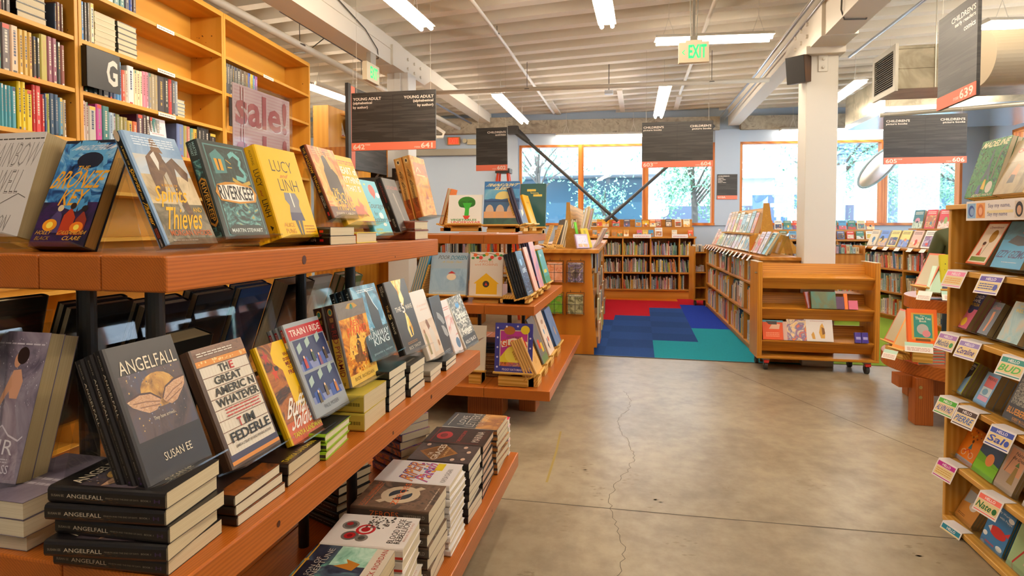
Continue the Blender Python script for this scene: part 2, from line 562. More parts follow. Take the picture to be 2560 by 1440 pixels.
# ---------------- books ----------------
PG = pages_mat()
PGW = pages_mat('e6dcc4', 'c9bb9c')
PGG = pages_mat('a8946c', '94805a')
EPS = .00006
def book(label, x, y, z, w, h, t, yaw, tilt, cover, front=(), spine=(), hard=False, pg=None, group=None, name='book', back=None, cat='book', bl=None):
    c = cm(cover)
    e = empty(name, label=label, cat=cat, group=group)
    e.matrix_world = Matrix.Translation((x, y, z)) @ Matrix.Rotation(R(yaw), 4, 'Z') @ Matrix.Rotation(R(-tilt), 4, 'X')
    b = .0028 if hard else .0009
    b = min(b, t * .2)
    m = MB()
    r = min(t * .3, .006)
    out = [(w, 0), (r, 0), (r * .3, r * .3), (0, r), (0, t - r), (r * .3, t - r * .3), (r, t), (w, t)]
    inn = [(w, t - b), (b + r * .6, t - b), (b, t - b - r * .6), (b, b + r * .6), (b + r * .6, b), (w, b)]
    pts = out + inn
    n = len(pts)
    vs = [(p[0], p[1], 0) for p in pts] + [(p[0], p[1], h) for p in pts]
    fs = [(i, (i + 1) % n, n + (i + 1) % n, n + i) for i in range(n)]
    caps = [(0, 1, 12, 13), (1, 2, 3, 11, 12), (3, 4, 10, 11), (4, 5, 6, 9, 10), (6, 7, 8, 9)]
    fs += [q for q in caps] + [tuple(n + i for i in q) for q in caps]
    m.add(vs, fs, c)
    if back:
        m.poly([(w, t + EPS, 0), (r, t + EPS, 0), (r, t + EPS, h), (w, t + EPS, h)], cm(back))
    sx = r / w
    draw(m, front, lambda u, v, L: (w * (sx + u * (1 - sx)), -L * EPS, v * h))
    draw(m, spine, lambda s, q, L: (-L * EPS, t - r - (t - 2 * r) * q, h * (1 - s)))
    o = m.build('cover', e)
    if bl:
        o['label'] = bl
    p = MB()
    i = .003 if hard else .0007
    p.box((r, b * 1.02, i), (w - i, t - b * 1.02, h - i), pg or PG)
    p.build('page_block', e)
    return e
def copies(e, n, t, labels, group=None):
    """further copies leaning right behind the first"""
    base = e.matrix_world.copy()
    for i in range(1, n):
        c = clone(e)
        c.matrix_world = base @ Matrix.Translation((rnd.uniform(-.001, .001), t * 1.01 * i, rnd.uniform(-.002, .0)))
        c['label'] = labels if isinstance(labels, str) else labels[i - 1]
        if group:
            c['group'] = group
    if group:
        e['group'] = group
ORD = ['top book'] + [w + ' book down' for w in 'second third fourth fifth sixth seventh eighth ninth tenth'.split()]
def pile(what, zb, n, x, y, w, h, t, yaw, cover, front=(), spine=(), hard=False, pg=None, jit=.004, rots=3, group=None, bottom=(), back=None):
    """n copies lying flat; x, y = the spine's lower corner of the pile"""
    first = None
    for i in range(n):
        k = n - 1 - i
        a = yaw + rnd.uniform(-rots, rots) * (0 if k == 0 else 1)
        px, py = x + rnd.uniform(-jit, jit), y + rnd.uniform(-jit, jit)
        if k == 0:
            px, py = x, y
        lab = f'{ORD[k]} of {what}' if n > 1 else what
        if first is None:
            g = group or (what if n > 1 else None)
            first = book(lab, px, py, zb + (i + 1) * t, w, h, t * .985, a, 90, cover, front, spine, hard, pg, g, back=back)
            c = first
        else:
            c = clone(first)
            c['label'] = lab
        c.matrix_world = Matrix.Translation((px, py, zb + (i + 1) * t)) @ Matrix.Rotation(R(a), 4, 'Z') @ Matrix.Rotation(R(-90), 4, 'X')
    return zb + n * t
def stand(label, x, y, z, w, h, yaw, tilt, d=.06, drop=.02, clear=True, group='clear acrylic book stands', lip=.0):
    """L shaped easel; x,y,z = where the book's front lower left corner sits"""
    e = empty('book_stand', label=label, cat='book stand', group=group)
    M = Matrix.Translation((x, y, z)) @ Matrix.Rotation(R(yaw), 4, 'Z') @ Matrix.Rotation(R(-tilt), 4, 'X')
    e.matrix_world = M
    cmat = clear_mat() if clear else None
    th = .003
    f = d                               # depth of the ledge in front of and under the book
    m = MB()
    m.box((0, f - .035, 0), (w, f - .035 + th, h), cmat)
    m.build('back_panel', e)
    m = MB()
    m.box((0, -.035, -th), (w, f - .035 + th, 0), cmat)
    if lip:
        m.box((0, -.035 - th, -th), (w, -.035, lip), cmat)
    m.build('ledge', e)
    m = MB()
    # rear leg slanting back down to the surface
    tl = R(tilt)
    hh = h * .9
    ca, sa = math.cos(tl), math.sin(tl)
    yb, zz = f - .035 + th, hh
    H = zz * ca - 0 + drop - (-(yb) * -sa if False else 0)
    # leg end in world-down direction: local down = (0, sa, -ca)
    top = Vector((0, yb, hh))
    ln = (hh * ca + drop - yb * sa * 0) * .98
    endp = top + Vector((0, sa, -ca)) * ln + Vector((0, ca, sa)) * .05
    m.prism([(0, top.y, top.z), (0, top.y + th, top.z), (0, endp.y + th, endp.z), (0, endp.y, endp.z)], (w, 0, 0), cmat)
    m.build('rear_leg', e)
    return e
# ---------------- the two stepped tables ----------------
FIR = wood('9f561c', 'b3611f', 'bd6a28', 'Y', 210, .3, 0)
FIRX = wood('9f561c', 'b3611f', 'bd6a28', 'X', 210, .3, 3)
FIRZ = wood('8c4616', '9e521b', 'ac6026', 'Z', 90, .4, 5)
BLACKPIPE = mat('141312', .35, 0, .6)
KNOT = mat('4a1f0c', .5)
def tier(name, par, x0, x1, y0, y1, z, t, nplank=3, knots=()):
    e = empty(name)
    e.parent = par
    w = (x1 - x0) / nplank
    for i in range(nplank):
        m = MB()
        cx, cz = x0 + (i + .5) * w, z - t - .04 - .03 * (i % 2)
        m.M = Matrix.Translation((-cx, -y0, -cz))
        m.box((x0 + i * w + .0006, y0, z - t), (x0 + (i + 1) * w - .0006, y1, z), wood('9f561c', 'b3611f', 'bd6a28', 'Y', 210, .3))
        if i == nplank - 1:
            for (ky, kz, kr) in knots:
                m.add([(x1 + .0003, ky + kr * .8 * math.cos(a * .5236), kz + kr * math.sin(a * .5236)) for a in range(12)], [tuple(range(12))], KNOT)
        m.build('plank', e, bevel=.004, seg=2).location = (cx, y0, cz)
    return e
def stepped_table(label, tiers, posts, legs, t=.07):
    root = empty('display_table', label=label, cat='table')
    for i, (x0, x1, y0, y1, z, kn) in enumerate(tiers):
        tier(('top_tier', 'middle_tier', 'bottom_tier')[i], root, x0, x1, y0, y1, z, t, 3, kn)
    for (x, y, z0, z1) in posts:
        m = MB()
        m.tube([(x, y, z0), (x, y, z1)], .0185, BLACKPIPE, 16)
        m.build('post', root, smooth=False)
    for (x0, x1, y0, y1, z1) in legs:
        m = MB()
        m.box((x0, y0, 0), (x1, y1, z1), FIRZ)
        m.build('leg', root, bevel=.004)
    return root
T1T, T1M, T1B = 1.345, .82, .26
stepped_table('three tier reddish fir table loaded with young adult paperbacks, black pipe posts between its tiers',
    [(-1.31, -.862, .915, 2.41, T1T, [(1.37, 1.312, .012), (1.95, 1.29, .004)]),
     (-1.45, -.726, .79, 2.605, T1M, [(1.05, .785, .007), (1.62, .775, .006), (1.95, .79, .008)]),
     (-1.60, -.592, .45, 2.835, T1B, [(2.3, .22, .006)])],
    [(px, py, z0, z1) for px, py in ((-1.0, 1.03), (-1.165, 1.02), (-1.0, 1.875), (-1.165, 1.83)) for z0, z1 in ((T1B, T1M - .07), (T1M, T1T - .07))],
    [(-1.5, -1.35, .8, 1.0, T1B - .07), (-.85, -.70, .8, 1.0, T1B - .07), (-1.5, -1.35, 2.4, 2.6, T1B - .07), (-.85, -.70, 2.4, 2.6, T1B - .07)])
T2T, T2M, T2B = 1.336, .82, .26
stepped_table('three tier reddish fir table showing picture books on small wooden stands, beyond the paperback table',
    [(-1.72, -.90, 4.30, 5.62, T2T, []), (-1.88, -.745, 4.13, 5.69, T2M, []), (-2.02, -.60, 3.93, 6.05, T2B, [])],
    [(px, py, z0, z1) for px, py in ((-1.07, 4.75), (-1.5, 4.75), (-1.07, 5.35), (-1.5, 5.35)) for z0, z1 in ((T2B, T2M - .07), (T2M, T2T - .07))],
    [(-1.25, -.98, 4.12, 4.3, T2B - .07), (-.89, -.76, 4.27, 4.45, T2B - .07), (-1.9, -1.75, 4.3, 4.48, T2B - .07), (-.89, -.76, 5.5, 5.68, T2B - .07), (-1.9, -1.75, 5.5, 5.68, T2B - .07)])
# ---------------- paperback table, top tier ----------------
G_TOP = 'books standing on the top tier of the paperback table'
AST = 'clear acrylic easel under the '
def show(key, short, x, y, z, w, h, t, tilt, cover, front=(), spine=(), n=1, hard=False, pg=None, yaw=90, more=None, st=True, drop=.02, group=None, back=None, sd=.06):
    e = book(short if n == 1 else short + ', front copy', x, y, z, w, h, t, yaw, tilt, cover, front, spine, hard, pg, group, back=back)
    if n > 1:
        nm = more or short
        labs = [f'{("second", "third", "fourth", "fifth", "sixth")[i]} copy behind the {nm}' for i in range(n - 1)]
        copies(e, n, t, labs, 'copies of the ' + nm)
    if st:
        a = R(yaw)
        stand(AST + (more or short.split(',')[0].split(' with ')[0].split(' showing ')[0]), x - .004 * math.cos(a), y - .004 * math.sin(a) , z, w + .008, h * .8, yaw, tilt, d=t * n + .037, drop=drop)
    return e
GOLD = 'e0b23c'
sky = art(['3c4a55', '8b8f86', 'c9b48e', 'b9c6d2', '7fa3c6'], 9, (1, 1, .8), .25, .8, 3, 2)
show('spirits', 'tall paperback showing a brown-coated rider under a blue sky, gold script title', -.92, .982, 1.363, .141, .258, .024, 25.2, '6f8fb2', [
    ('r', 0, 0, 1, .36, art(['4a4a38', '6b6352', '8d8470', '3b4034'], 22, seed=1)), ('r', 0, .36, 1, .62, art(['b79a72', 'd8c29a', '8a7558'], 9, seed=3)),
    ('r', 0, .62, 1, .80, art(['d2c3a6', 'c2cbd2', 'a3b8cc'], 8, seed=4)), ('r', 0, .80, 1, 1, art(['7d9dc0', '9fb8d0', '6a8fb8'], 7, seed=5)),
    ('p', [.18, .62, .22, .78, .40, .86, .50, .84, .58, .74, .75, .80, .96, .66, .9, .58, .8, .62, .72, .70, .66, .55, .74, .22, .66, .2, .55, .42, .42, .62, .34, .46, .2, .44], art(['4a372b', '6b5140', '85684e'], 25, seed=6)),
    ('e', .46, .80, .09, .05, '6d5038'), ('p', [.38, .84, .42, .96, .50, .97, .60, .83], '7d5d42'), ('p', [.32, .80, .38, .66, .44, .74, .42, .84], 'e2dccf'), ('p', [.44, .62, .52, .66, .56, .3, .5, .28], 'b5a995'),
    ('b', .1, .88, .9, .97, 4, 'dfe8ef'), ('t', 'Spirits', .10, .33, .72, .52, 'f2b21e', .25, .008), ('t', 'AND', .74, .29, .93, .335, 'd9a93a'), ('t', 'Thieves', .12, .13, .86, .33, 'f2b21e', .25, .008),
    ('t', 'A BOOK OF', .3, .515, .62, .54, 'd99a2a'), ('t', 'MORGAN RHODES', .10, .075, .94, .125, 'c26a3c'), ('b', .1, .025, .6, .05, 1, 'c9c2b4')],
    [('r', 0, 0, 1, 1, '16130f'), ('e', .03, .4, .05, .5, 'd8c0a2'), ('t', 'A BOOK OF', .12, .35, .29, .65, 'd9a93a'), ('t', 'Spirits', .31, .12, .52, .92, 'f2b21e', .25), ('t', 'AND', .53, .35, .59, .65, 'd9a93a'), ('t', 'Thieves', .61, .15, .81, .92, 'f2b21e', .25),
     ('t', 'MORGAN', .84, .52, .92, .78, 'd0552e'), ('t', 'RHODES', .84, .22, .92, .46, 'd0552e'), ('t', 'RAZORBILL', .93, .3, .995, .6, 'd8d0c2')], more='brown rider paperback')
DKG = '2b3431'
TEAL = '5f9c9a'
wave_art = art(['2b3431', '2b3431', '3f6e6e', '6fa8a4', 'b99a3e'], 26, (1, 1, 1.2), .3, 2.5, 3, 8)
show('riverkeep', 'dark green hardcover with teal sea creature line art and a white banner title', -.92, 1.15, 1.371, .161, .244, .034, 18.2, DKG, [
    ('r', .05, .035, .95, .965, '4f7c7a'), ('r', .075, .05, .925, .95, '2d3733'), ('r', .1, .06, .9, .37, wave_art), ('r', .1, .55, .9, .93, art(['2d3733', '2d3733', '37504d', '5f9c9a'], 18, dist=2, seed=9)),
    ('p', [.14, .86, .3, .92, .44, .84, .42, .68, .16, .66], '4c7f7d'), ('p', [.2, .82, .36, .82, .36, .7, .22, .7], 'd99b2c'), ('l', [.28, .82, .28, .7], .03, DKG),
    ('l', [.55, .86, .66, .9, .8, .84, .74, .76, .84, .68, .78, .62, .6, .64], .05, '6fb0ac'), ('l', [.5, .62, .7, .56, .9, .6], .04, 'b99a3e'), ('l', [.46, .82, .56, .78], .012, 'c9a24a'), ('l', [.46, .74, .56, .74], .012, 'c9a24a'),
    ('p', [.03, .47, .1, .55, .3, .58, .5, .585, .7, .58, .9, .55, .97, .47, .9, .385, .5, .36, .1, .385], 'c8892c'), ('p', [.09, .475, .14, .54, .5, .565, .86, .54, .91, .475, .86, .40, .5, .38, .14, .40], 'f0e6d6'),
    ('t', 'RIVERKEEP', .1, .40, .9, .545, '23211f', 0, .02, -.01), ('p', [.06, .09, .2, .14, .8, .14, .94, .09, .9, .04, .1, .04], '2d3733'), ('t', 'MARTIN STEWART', .14, .065, .86, .105, 'cfd8d2')],
    [('t', 'MARTIN', .02, .54, .15, .86, '9fc0bb'), ('t', 'STEWART', .02, .14, .15, .46, '9fc0bb'), ('r', .2, .08, .42, .92, wave_art), ('p', [.4, .04, .92 - .1, .04, .86, .5, .82, .96, .4, .96, .37, .5], 'c8892c'), ('p', [.42, .12, .8, .12, .83, .5, .8, .88, .42, .88, .39, .5], '231f1a'),
     ('t', 'RIVERKEEP', .42, .24, .8, .78, 'e3a53a'), ('r', .86, .1, .99, .9, wave_art)], hard=True, more='dark green sea creature hardcover')
YEL = 'f0bc14'
show('lucy', 'bright yellow hardcover with a headless schoolgirl drawing, tall thin black title', -.92, 1.36, 1.369, .182, .262, .036, 17.9, YEL, [
    ('t', 'LUCY', .22, .73, .78, .86, '3a2e1e', 0, -.008), ('t', 'and', .40, .665, .58, .71, 'c0392b', .3, 0), ('t', 'LINH', .30, .52, .80, .65, '3a2e1e', 0, -.01),
    ('p', [.36, .50, .66, .50, .72, .42, .68, .36, .70, .28, .38, .28, .42, .36, .34, .42], '7d7b80'), ('l', [.52, .5, .54, .34], .03, 'e8e2d2'), ('p', [.38, .28, .70, .28, .73, .19, .36, .19], '4b4a63'), ('p', [.45, .19, .53, .19, .54, .03, .5, .03], '55524f'), ('p', [.56, .19, .64, .19, .60, .03, .565, .03], '55524f'),
    ('t', 'ALICE', .12, .12, .40, .165, 'c98612'), ('t', 'PUNG', .14, .05, .40, .1, 'c98612'), ('b', .66, .05, .95, .15, 3, 'c98612')],
    [('t', 'ALICE PUNG', .04, .3, .2, .6, '8a6a10'), ('t', 'LUCY', .25, .2, .43, .85, '3a2e1e', 0, 0), ('t', 'and', .47, .3, .53, .6, 'c0392b', .3), ('t', 'LINH', .57, .2, .75, .85, '3a2e1e', 0, 0), ('p', [.84, .3, .87, .7, .9, .4], '3a2e1e'), ('t', 'KNOPF', .92, .3, .98, .6, '8a6a10')], n=2, hard=True, more='yellow schoolgirl hardcover')
fire = art(['3a130a', '8a3a14', 'd97a28', 'f3c06a', 'b55a22'], 14, (1, 1, .6), .3, 1.5, 3, 4)
show('shadow', 'brown and orange paperback with a hooded black figure holding a sword', -.92, 1.627, 1.426, .165, .249, .024, 22.9, '7a3a16', [
    ('r', 0, 0, 1, 1, fire), ('r', 0, .0, 1, .16, '5b2c16'), ('e', .5, .6, .34, .28, 'eda650'), ('p', [.38, .86, .48, .9, .56, .84, .6, .74, .78, .62, .8, .34, .72, .2, .36, .2, .26, .4, .3, .66, .36, .72], '2a140c'), ('l', [.66, .95, .62, .7], .02, 'e8b060'),
    ('t', 'THE', .36, .36, .56, .42, 'f2c12e'), ('t', 'SHADOW', .06, .24, .98, .37, 'f2b21e', .05), ('t', 'THRONE', .24, .11, .98, .25, 'f2b21e', .05), ('t', 'JENNIFER A. NIELSEN', .12, .04, .9, .085, 'd8c2a0'), ('b', .1, .88, .9, .96, 3, 'e0b27a')],
    [('r', 0, 0, 1, 1, '1c0f0a'), ('t', 'THE', .03, .2, .11, .8, 'e8b82e'), ('t', 'SHADOW', .13, .15, .38, .9, 'f2b21e'), ('t', 'THRONE', .41, .2, .64, .85, 'f2b21e'), ('t', 'JENNIFER', .68, .55, .82, .8, 'c9c2b0'), ('t', 'NIELSEN', .68, .15, .84, .48, 'e6ded0'), ('r', .9, .25, .95, .75, 'd32020')], drop=.075, more='hooded figure paperback')
show('heart', 'yellow paperback with thick white lettering and an orange galloping rider', -.92, 1.719, 1.405, .205, .26, .022, 22.7, 'eeb414', [
    ('b', .35, .91, .98, .94, 1, 'c0392b'), ('t', 'DRURY AND TOM CLAVIN', .25, .875, .98, .905, 'c0392b'), ('t', 'The', .2, .76, .34, .83, 'f6ead0', .2), ('t', 'HEART of', .36, .73, .98, .84, 'f6ead0', 0, .03), ('t', 'EVERYTHING', .16, .60, .99, .70, 'f6ead0', 0, .03), ('t', 'THAT IS', .42, .48, .90, .57, 'f6ead0', 0, .03),
    ('p', [.36, .22, .5, .28, .6, .26, .7, .33, .78, .28, .74, .22, .86, .12, .7, .16, .56, .1, .44, .14], 'c2592a'), ('p', [.6, .28, .66, .4, .7, .3], 'e07a2c'), ('p', [.74, .24, .86, .3, .82, .16], 'e9a05a'), ('b', .5, .03, .98, .07, 1, 'c0392b')], drop=.055, more='yellow galloping rider paperback')
show('turq', 'turquoise paperback with a red heart balloon and dark script', -.92, 1.923, 1.366, .148, .22, .02, 21.1, '4fb3c4', [
    ('e', .62, .82, .17, .11, 'd8402e'), ('p', [.5, .78, .62, .66, .76, .78], 'd8402e'), ('e', .88, .74, .12, .05, 'eef4f2'), ('e', .3, .92, .05, .015, 'e8d84a'), ('t', 'Courage', .05, .46, .98, .6, '20404a', .15, .0), ('t', 'for', .3, .36, .5, .44, '20404a', .1, .0), ('e', .66, .36, .12, .06, 'f4f4ee'), ('t', 'Beginners', .05, .22, .98, .34, '20404a', .15, .0),
    ('e', .7, .2, .1, .03, 'e8e2d0'), ('t', 'KAREN', .08, .09, .46, .13, 'e3d84a'), ('t', 'HARRINGTON', .08, .03, .95, .07, 'e3d84a')], drop=.03, more='turquoise balloon paperback')
cat_a = art(['1d1715', '2c2320', '3d322c', '58483c'], 14, (1, 1, .6), .35, 1.5, 4, 3)
show('cata', 'nearly black paperback with dull red lettering and a pale tower', -.92, 2.137, 1.38, .134, .23, .026, 21.7, '241d1a', [
    ('r', 0, 0, 1, 1, cat_a), ('t', 'CATACOMB', .08, .79, .94, .86, '8f3324'), ('p', [.42, .72, .5, .72, .62, .1, .54, .1], '8f8478'), ('p', [.30, .12, .8, .12, .9, .02, .2, .02], '463a30'), ('b', .2, .06, .9, .1, 1, 'b9ae9c')],
    [('r', 0, 0, 1, 1, '1f1917'), ('t', 'CATACOMB', .08, .25, .45, .8, '8f3324'), ('e', .55, .5, .04, .2, '55604a'), ('t', 'ROUX', .75, .25, .9, .75, 'cdc4b4')], drop=.04, more='dark tower paperback')
sand = art(['b5651f', 'd98f3a', 'e9b258', 'c77a34', 'f0c878'], 10, (1, 1, .7), .25, 1, 3, 6)
show('alex', 'golden orange paperback of a sunset boardwalk on the far end, black script spine', -.92, 2.384, 1.443, .176, .277, .038, 14.0, 'd18a3c', [
    ('r', 0, 0, 1, 1, sand), ('r', 0, 0, 1, .34, art(['b5651f', 'd98f3a', 'e9b258', '8c3c14'], 30, seed=2)), ('r', .1, .68, 1, .9, art(['b98a62', 'c77a4a', '9a6a52'], 8, seed=7)), ('l', [.2, .74, .36, .82, .52, .74], .02, 'f4e2bc'), ('r', .2, .68, .8, .7, 'f0d69a'), ('t', 'Alex, Approximately', .14, .46, .9, .56, 'c2905a', .2), ('p', [.5, .3, .6, .44, .68, .3], 'a8481c')],
    [('r', 0, 0, 1, 1, art(['d99a4a', 'e3ac5c', 'cf8a3a'], 8, seed=3)), ('r', .68, 0, 1, 1, art(['8c3414', 'b5561e', 'e0902e'], 26, seed=5)), ('e', .07, .5, .045, .32, 'eecb8e'), ('p', [.05, .35, .09, .35, .09, .65, .05, .65], '3a2a1c'), ('t', 'Alex, Approximately', .2, .12, .82, .88, '3d2208', .25)], n=2, drop=.09, more='golden boardwalk paperback')
# piles on the top tier
zt = pile('two thick black-spined paperbacks lying under the hooded figure paperback', T1T, 2, -.888, 1.545, .15, .21, .0265, 90, '1a110d', (), [('t', 'JENNIFER', .3, .3, .5, .7, 'c9c2b0'), ('t', 'NIELSEN', .55, .25, .78, .8, 'e6ded0'), ('r', .84, .25, .9, .75, 'd32020')])
pile('yellow hardcover with red page trim lying under the galloping rider paperback', T1T, 1, -.888, 1.71, .15, .22, .036, 90, 'e6c94a', (), [('r', .6, 0, 1, 1, 'c43a26')], hard=True)
pile('two chestnut hardcovers lying under the golden boardwalk paperbacks', T1T, 2, -.888, 2.2, .155, .225, .039, 90, art(['5b1f12', '7d3318', '8c4a1c'], 30, seed=4), (), (), hard=True)
# near end of the top tier: faces the camera
show('carry', 'thick white paperback with outline lettering, on the end of the top tier', -1.484, 1.0, 1.378, .16, .249, .05, 16.7, 'd9d2cf', [
    ('b', .1, .925, 1, .955, 1, '4a4440'), ('t', 'RAINBOW', .1, .66, .97, .9, '6a625e', .1, -.012), ('t', 'RAINBOW', .108, .665, .962, .895, 'd9d2cf', .1, -.034), ('t', 'ROWELL', .1, .40, .8, .63, '6a625e', .1, -.012), ('t', 'ROWELL', .108, .405, .792, .625, 'd9d2cf', .1, -.034), ('l', [.1, .36, .5, .3, .8, .4, .95, .36], .008, '6a625e'), ('t', 'CARRY ON', .1, .05, .75, .2, '6a625e', .1, -.012), ('t', 'CARRY ON', .108, .055, .742, .195, 'd9d2cf', .1, -.034)],
    (), pg=PGG, yaw=0, n=2, more='thick white outline lettering paperback', sd=.08)
dragon = art(['0f1f3d', '1c3f78', '3f86c4', '8fc0e0', '1a2a55'], 12, (1, 1, 1), .25, 2.2, 3, 1)
show('bronze', 'dark blue hardcover with gold lettering over a coiling blue beast and fiery figures', -1.30, 1.0, 1.357, .152, .258, .034, 21.5, '141a2c', [
    ('r', .0, .38, 1, .97, dragon), ('r', 0, .0, 1, .40, art(['1b1230', '3a1f55', '16182c', '5a2a4a'], 9, seed=5)), ('l', [.14, .86, .3, .94, .6, .93, .82, .84, .86, .74, .78, .68], .12, '5fa6d6'), ('e', .58, .80, .24, .08, '131a30'), ('l', [.3, .6, .5, .55, .72, .5, .8, .42, .66, .36, .4, .4], .1, '4a94cc'),
    ('t', 'MAGISTERIUM', .24, .90, .98, .95, 'e8ecf2', .25), ('t', 'THE', .40, .70, .62, .745, 'e8a92e', .1), ('t', 'BRONZE', .06, .53, .96, .70, 'eba52a', .15, .008), ('t', 'KEY', .30, .37, .74, .52, 'eba52a', .15, .008),
    ('p', [.2, .12, .24, .26, .34, .34, .42, .28, .46, .12], '4a3a6a'), ('e', .36, .345, .055, .03, 'e0c9a0'), ('p', [.44, .1, .46, .28, .56, .35, .68, .26, .66, .1], 'b5381c'), ('e', .58, .365, .055, .03, '2a1a16'), ('p', [.7, .1, .7, .24, .8, .32, .9, .24, .9, .1], '8a2c1e'), ('e', .8, .34, .055, .03, '1e1616'), ('e', .26, .19, .13, .055, 'f09a1e'), ('e', .26, .19, .06, .03, 'ffe45a'), ('e', .76, .17, .12, .05, 'f0801e'), ('e', .76, .17, .05, .025, 'ffe45a'),
    ('t', 'HOLLY', .06, .105, .34, .14, 'd7a23c', .1), ('t', 'BLACK', .08, .055, .34, .09, 'a87f30', .1), ('t', 'CASSANDRA', .46, .105, .98, .14, 'd7a23c', .1), ('t', 'CLARE', .58, .055, .9, .09, 'd7a23c', .1)],
    (), hard=True, pg=pages_mat('b58c4a', '8a6630'), yaw=0, more='blue beast hardcover')
# pink sale poster in its clear holder, in the middle of the top tier
e = empty('sale_sign', (-1.085, 1.45, T1T), 90, 'pink sale poster with dark rose lettering in a clear acrylic frame', 'sign')
m = MB(); m.box((0, -.0008, .008), (.262, .0008, .448), mat('e3b8b4', .5))
def PS(u, v, L): return (u * .262, -.001 - L * .0002, .008 + v * .44)
stripe = mat('dca8a4', .5)
for i in range(46):
    y0 = i / 46
    m.poly([PS(.02, y0, 1), PS(.98, y0, 1), PS(.98, y0 + .009, 1), PS(.02, y0 + .009, 1)], stripe)
for v0 in (.75, .49, .23):
    for (dx, cc, lay) in ((.012, 'f0d4d0', 2), (0, 'b5494a', 4)):
        draw(m, [('t', 'sale!', .04 + dx, v0 - dx * .6, .94 + dx, v0 + .225 - dx * .6, cc, 0, .025), ('l', [.12 + dx, v0 - .015, .12 + dx, v0 + .235], .012, cc), ('l', [.16 + dx, v0 - .015, .16 + dx, v0 + .235], .012, cc)], lambda u, v, L: PS(u, v, L + lay))
m.build('poster', e)
m = MB(); m.box((-.006, -.007, 0), (.268, -.0045, .458), clear_mat()); m.box((-.006, .003, 0), (.268, .0055, .458), clear_mat()); m.box((-.006, -.05, 0), (.268, .05, .003), clear_mat())
m.build('holder', e)
e.location = (-1.085, 1.387, T1T)
# ---------------- paperback table, middle tier, aisle side ----------------
wing = art(['e8c8a2', 'b98a66', 'd8b090', '8a5a42'], 60, (1, 1, 2), .3, 2, 3, 3)
glow1 = art(['2a2630', '4a3a3c', '9a6a3a', 'd9a45a', '3a3440'], 16, (1, 1, .7), .35, 1.2, 4, 5)
ANG_F = [('r', .04, .30, .98, .78, art(['2c2830', '3a343c', '5a4a4a', '4a4a5e', '2c2830'], 12, (1, 1, .4), .4, 1, 5, 2)), ('e', .55, .62, .28, .13, art(['6a4a34', 'b98a4a', 'e0b060', '4a3c3a'], 22, seed=8)), ('k', .08, .36, .95, .78, 70, .009, ['8a8aa0', 'c9a468', '6a5a58'], 4),
    ('p', [.53, .545, .40, .61, .24, .625, .04, .60, .10, .55, .20, .51, .30, .475, .42, .48, .50, .52], wing), ('p', [.55, .545, .64, .62, .80, .655, .985, .665, .95, .60, .86, .55, .76, .50, .66, .485, .58, .515], wing),
    ('l', [.53, .545, .40, .61, .24, .625, .04, .60], .014, '4a3436'), ('l', [.55, .545, .64, .62, .80, .655, .985, .665], .014, '4a3436'), ('l', [.5, .53, .3, .56, .12, .57], .008, '8a6450'), ('l', [.48, .51, .34, .52, .2, .53], .008, '8a6450'), ('l', [.58, .53, .74, .58, .92, .61], .008, '8a6450'), ('l', [.6, .51, .74, .54, .88, .57], .008, '8a6450'),
    ('t', 'ANGELFALL', .08, .785, .955, .885, 'e3d6bc', 0, .002), ('t', 'They have arrived...', .33, .405, .68, .44, 'd9cdb8', 0, 0), ('t', 'SUSAN EE', .30, .115, .74, .175, 'e3d6bc', 0, .0)]
ANG_S = [('r', 0, 0, 1, 1, '120f10'), ('k', .2, .05, .6, .3, 26, .02, ['8a5a22', '5a3a1a'], 3), ('t', 'SUSAN EE', .03, .36, .14, .6, 'a89c88', 0, 0), ('t', 'ANGELFALL', .165, .28, .48, .70, 'd8ccb6', 0, .0), ('t', 'PENRYN AND THE END OF DAYS', .5, .4, .78, .56, '8f8474', 0, 0), ('t', 'BOOK 1', .8, .4, .88, .58, '9a8f80', 0, 0), ('t', 'H', .91, .3, .96, .7, '3e2a52', 0, .02)]
show('angel', 'black paperback with spread pale wings and white capitals, at the near corner', -.80, .803, .962, .148, .246, .0215, 21.2, '2b2728', ANG_F, ANG_S, n=3, drop=.02, more='black wings paperback', sd=.09)
pile('five black paperbacks piled on the near corner of the middle tier', T1M, 5, -.757, .792, .142, .216, .0285, 95, '181415', ANG_F, ANG_S, jit=.005, rots=2.5)
marq = '3a2a22'
